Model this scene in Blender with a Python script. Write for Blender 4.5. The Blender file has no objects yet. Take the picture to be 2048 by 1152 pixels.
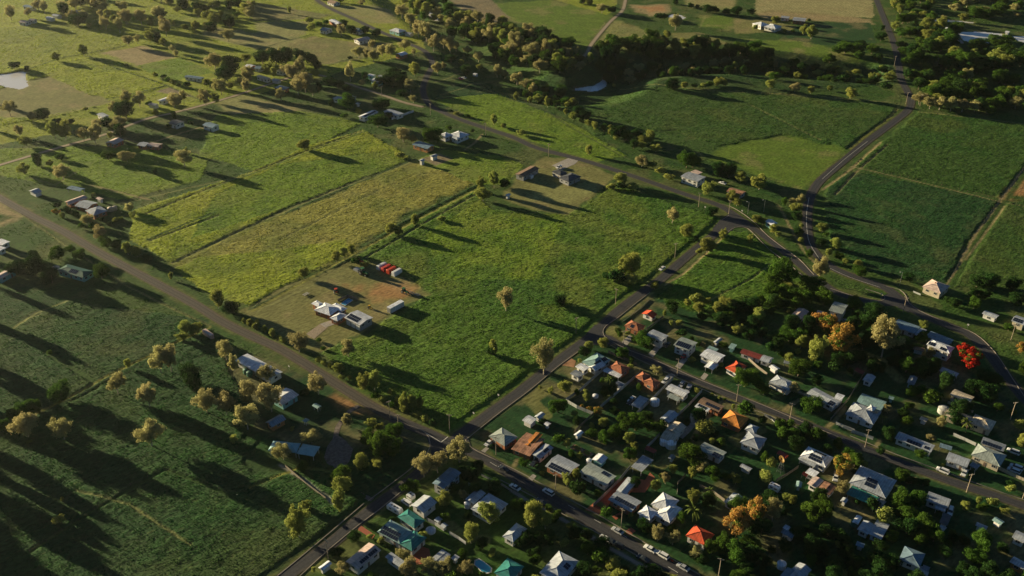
import bpy, math, random
import numpy as np
from mathutils import Vector, Matrix
R = math.radians
S = bpy.context.scene
COL = S.collection
rnd = random.Random(7)

# ---------------------------------------------------------------- camera
CAM_H, PITCH, FPX = 260.0, R(30.6), 1936.0
cam_d = bpy.data.cameras.new('camera')
cam = bpy.data.objects.new('camera', cam_d); COL.objects.link(cam)
cam_d.sensor_width = 36.0; cam_d.lens = FPX / 2048 * 36.0
cam_d.clip_start = 1.0; cam_d.clip_end = 30000.0
cam.location = (0, 0, CAM_H); cam.rotation_euler = (math.pi / 2 - PITCH, 0, 0)
S.camera = cam
# ---------------------------------------------------------------- light
SUN_EL, SUN_AZ = 9.0, 31.0          # shadows run 31 degrees below the +x axis
SUN_STRENGTH, SKY_STRENGTH, EXPOSURE = 5.0, 0.026, 1.52
sd = Vector((-math.cos(R(SUN_AZ)) * math.cos(R(SUN_EL)), math.sin(R(SUN_AZ)) * math.cos(R(SUN_EL)), math.sin(R(SUN_EL))))
ld = bpy.data.lights.new('sun', 'SUN'); ld.energy = SUN_STRENGTH; ld.angle = R(0.5); ld.color = (1.0, 0.83, 0.51)
lo = bpy.data.objects.new('sun', ld); COL.objects.link(lo)
lo.rotation_euler = (-sd).to_track_quat('-Z', 'Y').to_euler()
lo.location = (0, 0, 500)
W = bpy.data.worlds.new('World'); S.world = W; W.use_nodes = True
wn = W.node_tree.nodes; wl = W.node_tree.links
for n in list(wn): wn.remove(n)
sky = wn.new('ShaderNodeTexSky'); sky.sky_type = 'NISHITA'; sky.sun_disc = False
sky.sun_elevation = R(SUN_EL); sky.sun_rotation = math.atan2(sd.x, sd.y)
sky.altitude = 200; sky.air_density = 1.0; sky.dust_density = 0.4; sky.ozone_density = 4.0
bg = wn.new('ShaderNodeBackground'); bg.inputs[1].default_value = SKY_STRENGTH
wo = wn.new('ShaderNodeOutputWorld')
wl.new(sky.outputs[0], bg.inputs[0]); wl.new(bg.outputs[0], wo.inputs[0])
S.view_settings.view_transform = 'Standard'; S.view_settings.look = 'None'
S.view_settings.exposure = EXPOSURE; S.view_settings.gamma = 1.0
HAZE = 0.000020
S.cycles.max_bounces = 5; S.cycles.diffuse_bounces = 2; S.cycles.glossy_bounces = 2
S.cycles.transmission_bounces = 3; S.cycles.transparent_max_bounces = 4; S.cycles.volume_bounces = 1
S.cycles.caustics_reflective = False; S.cycles.caustics_refractive = False

# ---------------------------------------------------------------- ground geometry helpers
cp, sp = math.cos(PITCH), math.sin(PITCH)
def flat(px, py, z=0.0):
    """ground position (metres) of a spot surveyed on the photograph, at height z"""
    dx, dy = (px - 1024) / FPX, (576 - py) / FPX
    d = (dx, cp + dy * sp, -sp + dy * cp)
    t = (z - CAM_H) / d[2]
    return (d[0] * t, d[1] * t)
def pxm(py):                         # pixels per metre across the view on the ground
    return cp * (py - (576 - FPX * math.tan(PITCH))) / CAM_H
def T(tx, ty, x, y): return (512 * tx + x / 4.0, 288 * ty + y / 4.0)

ROADS = {
 'R1': ([(-60,362),(0,396),(60,430),(125,462),(200,506),(300,560),(385,606),(450,646),(512,676),(564,700),(642,748),(724,800),(787,836),(862,869),(902,888),(962,913),(1049,965),(1124,1010),(1199,1054),(1249,1082),(1324,1124),(1374,1151),(1460,1200)], 5.6),
 'R2': ([(500,1207),(572,1152),(662,1087),(732,1028),(824,959),(890,897),(937,858),(1024,795),(1049,776),(1124,716),(1184,671),(1236,622),(1294,578),(1319,561),(1374,513),(1429,468),(1458,436)], 5.6),
 'R3': ([(600,-25),(652,12),(712,40),(762,64),(812,85),(850,103),(865,128),(853,155),(846,180),(857,207),(887,225),(937,245),(1024,274),(1074,296),(1174,323),(1274,355),(1374,390),(1436,410),(1474,433),(1536,478),(1586,518),(1628,553),(1670,583),(1720,599),(1770,607),(1802,606)], 5.2),
 'R4': ([(1740,-30),(1753,0),(1771,45),(1786,82),(1796,120),(1801,155),(1813,180),(1822,200),(1816,220),(1786,245),(1736,282),(1686,323),(1640,362),(1620,395),(1614,438),(1618,483),(1636,512),(1674,540),(1736,563),(1773,577),(1801,598),(1830,622),(1873,642),(1936,668),(1973,701),(2011,751),(2048,796),(2100,850)], 6.0),
 'R5': ([(1186,671),(1219,677),(1249,697),(1324,731),(1399,764),(1474,796),(1536,820),(1598,843),(1649,863),(1711,889),(1761,910),(1836,939),(1911,966),(1986,990),(2048,1012),(2110,1036)], 5.0),
 'R6': ([(-40,342),(0,330),(60,312),(125,293),(207,270),(287,240),(345,226),(400,212),(475,190),(540,168),(600,150),(637,150),(675,161),(712,173),(762,189),(805,204),(846,214)], 3.6),
 'R7': ([(1256,-20),(1251,0),(1244,22),(1219,45),(1184,87),(1171,110),(1144,125)], 4.0),
}
def densify(pts, step=4.0):
    """smooth a world polyline (Catmull-Rom) and resample it"""
    P = [Vector(p) for p in pts]; out = []
    P = [P[0] * 2 - P[1]] + P + [P[-1] * 2 - P[-2]]
    for i in range(1, len(P) - 2):
        a, b, c, d = P[i-1], P[i], P[i+1], P[i+2]
        n = max(2, int((c - b).length / step))
        for k in range(n):
            t = k / n
            out.append(0.5 * ((2*b) + (c-a)*t + (2*a-5*b+4*c-d)*t*t + (3*b-a-3*c+d)*t*t*t))
    out.append(P[-2]); return out
ROADW = {k: (densify([flat(*p) for p in v[0]]), v[1]) for k, v in ROADS.items()}

def seg_dist(X, Y, pts):
    d = np.full(X.shape, 1e9)
    for a, b in zip(pts[:-1], pts[1:]):
        ax, ay, bx, by = a[0], a[1], b[0], b[1]
        L2 = (bx-ax)**2 + (by-ay)**2 + 1e-9
        t = np.clip(((X-ax)*(bx-ax) + (Y-ay)*(by-ay)) / L2, 0, 1)
        d = np.minimum(d, np.hypot(X - ax - t*(bx-ax), Y - ay - t*(by-ay)))
    return d
def sstep(a, b, x):
    t = np.clip((x - a) / (b - a), 0, 1); return t*t*(3-2*t)
def in_poly(X, Y, poly):
    r = np.zeros(X.shape, bool); n = len(poly); j = n - 1
    for i in range(n):
        xi, yi = poly[i][0], poly[i][1]; xj, yj = poly[j][0], poly[j][1]
        if yi != yj:
            c = ((yi > Y) != (yj > Y)) & (X < (xj-xi)*(Y-yi)/(yj-yi) + xi)
            r ^= c
        j = i
    return r
CREEK = [flat(*p) for p in [(770,-30),(830,10),(880,38),(915,70),(965,112),(1015,150),(1080,176),(1150,182),(1200,172),(1235,145),(1300,128),(1450,122),(1600,132),(1750,142),(1850,150),(1950,160),(2060,180)]]
CREEK = densify(CREEK, 15)
MAIN = [ROADW['R3'][0][::4], ROADW['R4'][0][::4]]
def macro(X, Y):
    """smooth lie of the land: level fields with the creek valley cut into them"""
    X = np.asarray(X, float); Y = np.asarray(Y, float)
    d = seg_dist(X, Y, CREEK)
    dip = -8.5 * (1 - sstep(8, 42, d))
    rd = np.minimum(seg_dist(X, Y, MAIN[0]), seg_dist(X, Y, MAIN[1]))
    return dip * sstep(6, 26, rd)
def macro1(x, y): return float(macro(np.array([x]), np.array([y]))[0])
def at(px, py, up=0.0):
    z = 0.0
    for _ in range(6):
        x, y = flat(px, py, z + up); z = 0.5 * z + 0.5 * macro1(x, y) if _ < 5 else z
    return (x, y, z)

_perm = np.random.RandomState(3).rand(512, 512)
def vnoise(x, y, s):
    x = x / s + 1000.3; y = y / s + 1000.7
    ix = np.floor(x).astype(int); iy = np.floor(y).astype(int); fx = x - ix; fy = y - iy
    fx = fx*fx*(3-2*fx); fy = fy*fy*(3-2*fy)
    g = lambda a, b: _perm[a % 512, b % 512]
    return (g(ix,iy)*(1-fx)+g(ix+1,iy)*fx)*(1-fy) + (g(ix,iy+1)*(1-fx)+g(ix+1,iy+1)*fx)*fy
def fbm(x, y, s, o=3):
    r = 0; a = 1; t = 0
    for k in range(o):
        r = r + a * vnoise(x + 37*k, y - 91*k, s / 2**k); t += a; a *= .55
    return r / t

# ---------------------------------------------------------------- object helpers
def link(o, parent=None):
    COL.objects.link(o)
    if parent: o.parent = parent
    return o
def mesh_obj(name, V, F, mats, parent=None, mi=None, smooth=False):
    me = bpy.data.meshes.new(name); me.from_pydata([tuple(v) for v in V], [], F)
    for m in (mats if isinstance(mats, (list, tuple)) else [mats]): me.materials.append(m)
    if mi: me.polygons.foreach_set('material_index', mi)
    if smooth: me.polygons.foreach_set('use_smooth', [True] * len(me.polygons))
    me.update()
    return link(bpy.data.objects.new(name, me), parent)
def empty(name, loc, rz=0.0):
    o = bpy.data.objects.new(name, None); o.empty_display_size = 1; COL.objects.link(o)
    o.location = loc; o.rotation_euler = (0, 0, rz); return o
def tag(o, label=None, cat=None, group=None, kind=None):
    if label: o['label'] = label
    if cat: o['category'] = cat
    if group: o['group'] = group
    if kind: o['kind'] = kind
    return o
class MB:
    def __init__(s): s.v = []; s.f = []; s.mi = []
    def quad(s, pts, m=0):
        n = len(s.v); s.v += [tuple(p) for p in pts]; s.f.append(tuple(range(n, n+len(pts)))); s.mi.append(m)
    def box(s, x0, x1, y0, y1, z0, z1, m=0, M=None):
        n = len(s.v)
        vs = [(x0,y0,z0),(x1,y0,z0),(x1,y1,z0),(x0,y1,z0),(x0,y0,z1),(x1,y0,z1),(x1,y1,z1),(x0,y1,z1)]
        if M: vs = [tuple(M @ Vector(v)) for v in vs]
        s.v += vs
        s.f += [(n,n+3,n+2,n+1),(n+4,n+5,n+6,n+7),(n,n+1,n+5,n+4),(n+1,n+2,n+6,n+5),(n+2,n+3,n+7,n+6),(n+3,n,n+4,n+7)]
        s.mi += [m]*6
    def bar(s, a, b, r0, r1=None, n=6, m=0, cap=True):
        r1 = r0 if r1 is None else r1
        a = Vector(a); b = Vector(b); d = (b-a).normalized()
        u = d.orthogonal().normalized(); w = d.cross(u); k = len(s.v)
        for (c, r) in ((a, r0), (b, r1)):
            for i in range(n):
                t = 2*math.pi*i/n; s.v.append(tuple(c + (u*math.cos(t) + w*math.sin(t))*r))
        for i in range(n):
            j = (i+1) % n; s.f.append((k+i, k+j, k+n+j, k+n+i)); s.mi.append(m)
        if cap:
            s.f.append(tuple(range(k+n, k+2*n))); s.mi.append(m)
            s.f.append(tuple(range(k+n-1, k-1, -1))); s.mi.append(m)
    def lathe(s, prof, n=16, m=0, c=(0,0,0)):
        k = len(s.v)
        for (r, z) in prof:
            for i in range(n):
                t = 2*math.pi*i/n; s.v.append((c[0]+r*math.cos(t), c[1]+r*math.sin(t), c[2]+z))
        for a in range(len(prof)-1):
            for i in range(n):
                j = (i+1) % n; s.f.append((k+a*n+i, k+a*n+j, k+(a+1)*n+j, k+(a+1)*n+i)); s.mi.append(m)
        s.f.append(tuple(range(k+(len(prof)-1)*n, k+len(prof)*n))); s.mi.append(m)
    def build(s, name, mats, parent=None, smooth=False):
        return mesh_obj(name, s.v, s.f, mats, parent, s.mi, smooth)

# ---------------------------------------------------------------- materials
def mat(name, col, rough=.8, metal=0.0, var=.12, scale=1.0, bump=0.0, spec=.3, col2=None, objvar=0.0, stretch=None, coords='Object'):
    m = bpy.data.materials.new(name); m.use_nodes = True
    N = m.node_tree.nodes; L = m.node_tree.links; b = N['Principled BSDF']
    b.inputs['Roughness'].default_value = rough; b.inputs['Metallic'].default_value = metal
    b.inputs['Specular IOR Level'].default_value = spec
    tc = N.new('ShaderNodeTexCoord'); mp = N.new('ShaderNodeMapping'); L.new(tc.outputs[coords], mp.inputs[0])
    if stretch: mp.inputs['Scale'].default_value = stretch
    nz = N.new('ShaderNodeTexNoise'); nz.inputs['Scale'].default_value = scale; nz.inputs['Detail'].default_value = 5
    L.new(mp.outputs[0], nz.inputs['Vector'])
    mx = N.new('ShaderNodeMix'); mx.data_type = 'RGBA'
    c2 = col2 or tuple(c * (1 - 2.2*var) for c in col)
    c1 = tuple(min(1, c * (1 + var)) for c in col)
    rp = N.new('ShaderNodeMapRange'); rp.inputs[1].default_value = .35; rp.inputs[2].default_value = .68
    L.new(nz.outputs[0], rp.inputs[0]); L.new(rp.outputs[0], mx.inputs[0])
    mx.inputs[6].default_value = (*c1, 1); mx.inputs[7].default_value = (*c2, 1)
    out = mx.outputs[2]
    if objvar:
        oi = N.new('ShaderNodeObjectInfo'); hs = N.new('ShaderNodeHueSaturation')
        r1 = N.new('ShaderNodeMapRange'); r1.inputs[3].default_value = 1-objvar; r1.inputs[4].default_value = 1+objvar
        L.new(oi.outputs['Random'], r1.inputs[0]); L.new(r1.outputs[0], hs.inputs['Value'])
        L.new(out, hs.inputs['Color']); out = hs.outputs[0]
    L.new(out, b.inputs['Base Color'])
    if bump:
        bp = N.new('ShaderNodeBump'); bp.inputs['Strength'].default_value = 1; bp.inputs['Distance'].default_value = bump
        L.new(nz.outputs[0], bp.inputs['Height']); L.new(bp.outputs[0], b.inputs['Normal'])
    return m
def leaf_mat(name, c1, c2, trans=.35, objvar=.18, hv=.012):
    m = bpy.data.materials.new(name); m.use_nodes = True
    N = m.node_tree.nodes; L = m.node_tree.links; N.remove(N['Principled BSDF']); out = N['Material Output']
    g = N.new('ShaderNodeNewGeometry'); mx = N.new('ShaderNodeMix'); mx.data_type = 'RGBA'
    L.new(g.outputs['Random Per Island'], mx.inputs[0])
    mx.inputs[6].default_value = (*c1, 1); mx.inputs[7].default_value = (*c2, 1)
    oi = N.new('ShaderNodeObjectInfo'); hs = N.new('ShaderNodeHueSaturation')
    r1 = N.new('ShaderNodeMapRange'); r1.inputs[3].default_value = 1-objvar; r1.inputs[4].default_value = 1+objvar
    r2 = N.new('ShaderNodeMapRange'); r2.inputs[3].default_value = .5-hv; r2.inputs[4].default_value = .5+hv
    ml = N.new('ShaderNodeMath'); ml.operation = 'MULTIPLY'; ml.inputs[1].default_value = 7.31
    fr = N.new('ShaderNodeMath'); fr.operation = 'FRACT'
    L.new(oi.outputs['Random'], r1.inputs[0]); L.new(oi.outputs['Random'], ml.inputs[0]); L.new(ml.outputs[0], fr.inputs[0]); L.new(fr.outputs[0], r2.inputs[0])
    L.new(r1.outputs[0], hs.inputs['Value']); L.new(r2.outputs[0], hs.inputs['Hue']); L.new(mx.outputs[2], hs.inputs['Color'])
    d = N.new('ShaderNodeBsdfDiffuse'); t = N.new('ShaderNodeBsdfTranslucent'); ms = N.new('ShaderNodeMixShader')
    L.new(hs.outputs[0], d.inputs[0]); L.new(hs.outputs[0], t.inputs[0]); ms.inputs[0].default_value = trans
    L.new(d.outputs[0], ms.inputs[1]); L.new(t.outputs[0], ms.inputs[2]); L.new(ms.outputs[0], out.inputs[0])
    return m
M = {}
def roofm(k, col, rough=.45, metal=.0, var=.14):
    m = mat('roof_' + k, col, rough, metal, var, .45, 0, .4, objvar=.14); M[k] = m
    N = m.node_tree.nodes; L = m.node_tree.links; b = N['Principled BSDF']; src = b.inputs['Base Color'].links[0].from_socket
    tc = N.new('ShaderNodeTexCoord'); w = N.new('ShaderNodeTexWave'); w.inputs['Scale'].default_value = .34; w.inputs['Distortion'].default_value = .15; w.inputs['Detail'].default_value = 1; L.new(tc.outputs['Object'], w.inputs['Vector'])
    st = N.new('ShaderNodeMapping'); st.inputs['Scale'].default_value = (1.6, .25, .25); L.new(tc.outputs['Object'], st.inputs[0])
    n2 = N.new('ShaderNodeTexNoise'); n2.inputs['Scale'].default_value = 1.2; n2.inputs['Detail'].default_value = 6; L.new(st.outputs[0], n2.inputs['Vector'])
    r1 = N.new('ShaderNodeMapRange'); r1.inputs[3].default_value = .90; r1.inputs[4].default_value = 1.08; L.new(w.outputs['Fac'], r1.inputs[0])
    r2 = N.new('ShaderNodeMapRange'); r2.inputs[1].default_value = .3; r2.inputs[2].default_value = .7; r2.inputs[3].default_value = .78; r2.inputs[4].default_value = 1.18; L.new(n2.outputs[0], r2.inputs[0])
    mu = N.new('ShaderNodeMath'); mu.operation = 'MULTIPLY'; L.new(r1.outputs[0], mu.inputs[0]); L.new(r2.outputs[0], mu.inputs[1])
    sc = N.new('ShaderNodeVectorMath'); sc.operation = 'SCALE'; L.new(src, sc.inputs[0]); L.new(mu.outputs[0], sc.inputs['Scale']); L.new(sc.outputs[0], b.inputs['Base Color'])
roofm('white', (.64,.66,.70)); roofm('lgrey', (.36,.39,.43)); roofm('grey', (.19,.21,.235)); roofm('dark', (.075,.078,.085))
roofm('teal', (.035,.20,.175)); roofm('tealgrey', (.22,.34,.33)); roofm('greengrey', (.30,.34,.31)); roofm('terra', (.33,.115,.055), .85, var=.22)
roofm('orange', (.52,.19,.03), .8, var=.2); roofm('red', (.52,.07,.02), .7, var=.2); roofm('dred', (.20,.035,.025), .6); roofm('rust', (.34,.17,.10), .8, var=.3)
roofm('brown', (.22,.14,.09), .8); roofm('cream', (.52,.44,.33)); roofm('pink', (.55,.42,.36)); roofm('bluegrey', (.16,.24,.30)); roofm('green', (.03,.10,.07)); roofm('yellow', (.55,.36,.07))
for k, c in dict(wwhite=(.62,.61,.58), wcream=(.52,.45,.33), wbrick=(.34,.14,.07), wtimber=(.42,.19,.07), wteal=(.20,.42,.40), wgrey=(.28,.28,.28), wdark=(.10,.10,.10), wblue=(.16,.32,.42)).items():
    M[k] = mat('wall_' + k[1:], c, .85, 0, .08, 1.5, 0, .2)
M['glass'] = mat('window_glass', (.03,.04,.05), .12, 0, .1, .5, 0, .6)
M['trim'] = mat('trim_paint', (.55,.54,.52), .7)
M['door'] = mat('door_paint', (.18,.13,.10), .7)
M['roller'] = mat('roller_door', (.58,.60,.61), .5, 0, .05, 2)
M['metal'] = mat('steel', (.35,.36,.37), .4, .6)
M['concrete'] = mat('concrete', (.36,.33,.29), .9, 0, .12, .8, 0, .2)
M['pad'] = mat('yard_paving', (.17,.14,.12), .9, 0, .2, .8, 0, .2)
M['kerb'] = mat('kerb_concrete', (.27,.235,.195), .9, 0, .15, .4, 0, .2, coords='Generated')
M['timberpole'] = mat('pole_timber', (.36,.29,.21), .9, 0, .1, 3)
M['fencewhite'] = mat('fence_panel', (.40,.41,.40), .6, 0, .08, 1)
M['fencewood'] = mat('fence_timber', (.20,.17,.13), .9, 0, .1, 2)
M['wirepost'] = mat('fence_post', (.13,.11,.085), .95, 0, .1, 2, 0, .05)
M['rubber'] = mat('rubber', (.02,.02,.02), .9)
M['trunk'] = mat('tree_bark', (.22,.17,.12), .9, 0, .25, 4)
M['gumbark'] = mat('gum_bark', (.45,.38,.30), .9, 0, .3, 4)
M['poolwater'] = mat('pool_water', (.05,.33,.50), .08, 0, .05, .5, 0, .6)
M['paving'] = mat('red_paving', (.36,.11,.06), .85, 0, .1, 2)
M['tank'] = mat('tank_steel', (.42,.42,.40), .5, .1, .1, 1)
M['greentank'] = mat('tank_green', (.06,.17,.12), .5, .0, .1, 1)
M['dirtm'] = mat('bare_dirt', (.36,.20,.11), .95, 0, .2, .3, 0, .1)
M['machred'] = mat('machine_red', (.55,.06,.02), .5); M['machgreen'] = mat('machine_green', (.04,.14,.05), .5)
M['machyellow'] = mat('machine_yellow', (.65,.40,.04), .5)
M['canvas'] = mat('canvas_white', (.66,.66,.64), .7, 0, .05, 1); M['canvasred'] = mat('canvas_red', (.50,.035,.02), .7, 0, .1, 1)
for k, c in dict(cwhite=(.72,.72,.70), csilver=(.36,.37,.38), cdark=(.03,.035,.04), cred=(.42,.02,.02), cblue=(.05,.11,.20)).items():
    M[k] = mat('car_' + k[1:], c, .25, 0, .02, 1, 0, .6)
M['sailteal'] = mat('shade_sail_teal', (.26,.44,.46), .8, 0, .08, .5)
def solar_mat():
    m = bpy.data.materials.new('solar_cells'); m.use_nodes = True
    N = m.node_tree.nodes; L = m.node_tree.links; b = N['Principled BSDF']
    b.inputs['Roughness'].default_value = .22; b.inputs['Base Color'].default_value = (.012,.018,.035,1); b.inputs['Specular IOR Level'].default_value = .5
    return m
M['solar'] = solar_mat()
def asphalt(name, base, dirty, rut):
    m = bpy.data.materials.new(name); m.use_nodes = True
    N = m.node_tree.nodes; L = m.node_tree.links; b = N['Principled BSDF']; b.inputs['Roughness'].default_value = .85
    b.inputs['Specular IOR Level'].default_value = .2
    uv = N.new('ShaderNodeUVMap'); sx = N.new('ShaderNodeSeparateXYZ'); L.new(uv.outputs[0], sx.inputs[0])
    geo = N.new('ShaderNodeNewGeometry')
    nz = N.new('ShaderNodeTexNoise'); nz.inputs['Scale'].default_value = .18; nz.inputs['Detail'].default_value = 6; L.new(geo.outputs['Position'], nz.inputs['Vector'])
    nz2 = N.new('ShaderNodeTexNoise'); nz2.inputs['Scale'].default_value = 1.3; nz2.inputs['Detail'].default_value = 4; L.new(geo.outputs['Position'], nz2.inputs['Vector'])
    # distance from the centre line (uv.x runs 0..1 across), rutted wheel tracks, dusty edges
    a = N.new('ShaderNodeMath'); a.operation = 'SUBTRACT'; a.inputs[1].default_value = .5; L.new(sx.outputs[0], a.inputs[0])
    ab = N.new('ShaderNodeMath'); ab.operation = 'ABSOLUTE'; L.new(a.outputs[0], ab.inputs[0])
    ad = N.new('ShaderNodeMath'); ad.operation = 'MULTIPLY_ADD'; ad.inputs[1].default_value = .35; L.new(nz.outputs[0], ad.inputs[0]); L.new(ab.outputs[0], ad.inputs[2])
    rp = N.new('ShaderNodeMapRange'); rp.inputs[1].default_value = .46; rp.inputs[2].default_value = .66; L.new(ad.outputs[0], rp.inputs[0])
    mx = N.new('ShaderNodeMix'); mx.data_type = 'RGBA'; mx.inputs[6].default_value = (*base,1); mx.inputs[7].default_value = (*dirty,1); L.new(rp.outputs[0], mx.inputs[0])
    wv = N.new('ShaderNodeMath'); wv.operation = 'MULTIPLY'; wv.inputs[1].default_value = 25.0; L.new(ab.outputs[0], wv.inputs[0])
    sn = N.new('ShaderNodeMath'); sn.operation = 'SINE'; L.new(wv.outputs[0], sn.inputs[0])
    r2 = N.new('ShaderNodeMapRange'); r2.inputs[1].default_value = -1; r2.inputs[2].default_value = 1; r2.inputs[3].default_value = 1-rut; r2.inputs[4].default_value = 1+rut; L.new(sn.outputs[0], r2.inputs[0])
    r3 = N.new('ShaderNodeMapRange'); r3.inputs[1].default_value = .3; r3.inputs[2].default_value = .7; r3.inputs[3].default_value = .75; r3.inputs[4].default_value = 1.25; L.new(nz2.outputs[0], r3.inputs[0])
    mm = N.new('ShaderNodeMath'); mm.operation = 'MULTIPLY'; L.new(r2.outputs[0], mm.inputs[0]); L.new(r3.outputs[0], mm.inputs[1])
    vm = N.new('ShaderNodeVectorMath'); vm.operation = 'SCALE'; L.new(mx.outputs[2], vm.inputs[0]); L.new(mm.outputs[0], vm.inputs['Scale'])
    L.new(vm.outputs[0], b.inputs['Base Color'])
    return m
M['asphalt'] = asphalt('road_asphalt', (.044,.045,.050), (.080,.068,.054), .14)
M['asphaltdirt'] = asphalt('road_dusty_gravel', (.068,.060,.051), (.105,.080,.052), .2)
M['track'] = asphalt('farm_track', (.30,.24,.17), (.16,.16,.07), .3)
M['mark'] = mat('road_paint', (.62,.60,.55), .8)
def water_mat():
    m = bpy.data.materials.new('still_water'); m.use_nodes = True
    N = m.node_tree.nodes; L = m.node_tree.links; b = N['Principled BSDF']
    b.inputs['Base Color'].default_value = (.70,.68,.66,1); b.inputs['Roughness'].default_value = .12; b.inputs['Specular IOR Level'].default_value = 1.0
    b.inputs['IOR'].default_value = 1.6
    g = N.new('ShaderNodeNewGeometry'); nz = N.new('ShaderNodeTexNoise'); nz.inputs['Scale'].default_value = .5; L.new(g.outputs['Position'], nz.inputs['Vector'])
    bp = N.new('ShaderNodeBump'); bp.inputs['Distance'].default_value = .05; bp.inputs['Strength'].default_value = .4; L.new(nz.outputs[0], bp.inputs['Height']); L.new(bp.outputs[0], b.inputs['Normal'])
    return m
M['water'] = water_mat()
# ---------------------------------------------------------------- lie-of-the-land table
_gx = np.arange(-1000, 1001, 5.0); _gy = np.arange(140, 1500, 5.0)
_GX, _GY = np.meshgrid(_gx, _gy); _GM = macro(_GX, _GY)
def macro1(x, y):
    fx = (x + 1000) / 5; fy = (y - 140) / 5
    if fx < 0 or fy < 0 or fx >= len(_gx)-1 or fy >= len(_gy)-1: return 0.0
    i, j = int(fx), int(fy); fx -= i; fy -= j
    return float((_GM[j,i]*(1-fx)+_GM[j,i+1]*fx)*(1-fy) + (_GM[j+1,i]*(1-fx)+_GM[j+1,i+1]*fx)*fy)
def W2(pts): return [at(*p)[:2] for p in pts]

# ---------------------------------------------------------------- fields: plain ground colour of each paddock (surveyed outlines)
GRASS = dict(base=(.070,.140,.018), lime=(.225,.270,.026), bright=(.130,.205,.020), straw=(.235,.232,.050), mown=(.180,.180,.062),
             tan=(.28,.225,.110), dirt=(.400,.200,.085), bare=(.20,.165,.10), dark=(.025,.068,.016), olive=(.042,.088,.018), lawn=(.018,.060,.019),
             pale=(.225,.230,.082), scrub=(.028,.065,.018), smooth=(.105,.168,.022), rows=(.33,.29,.14), deep=(.020,.062,.018))
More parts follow.
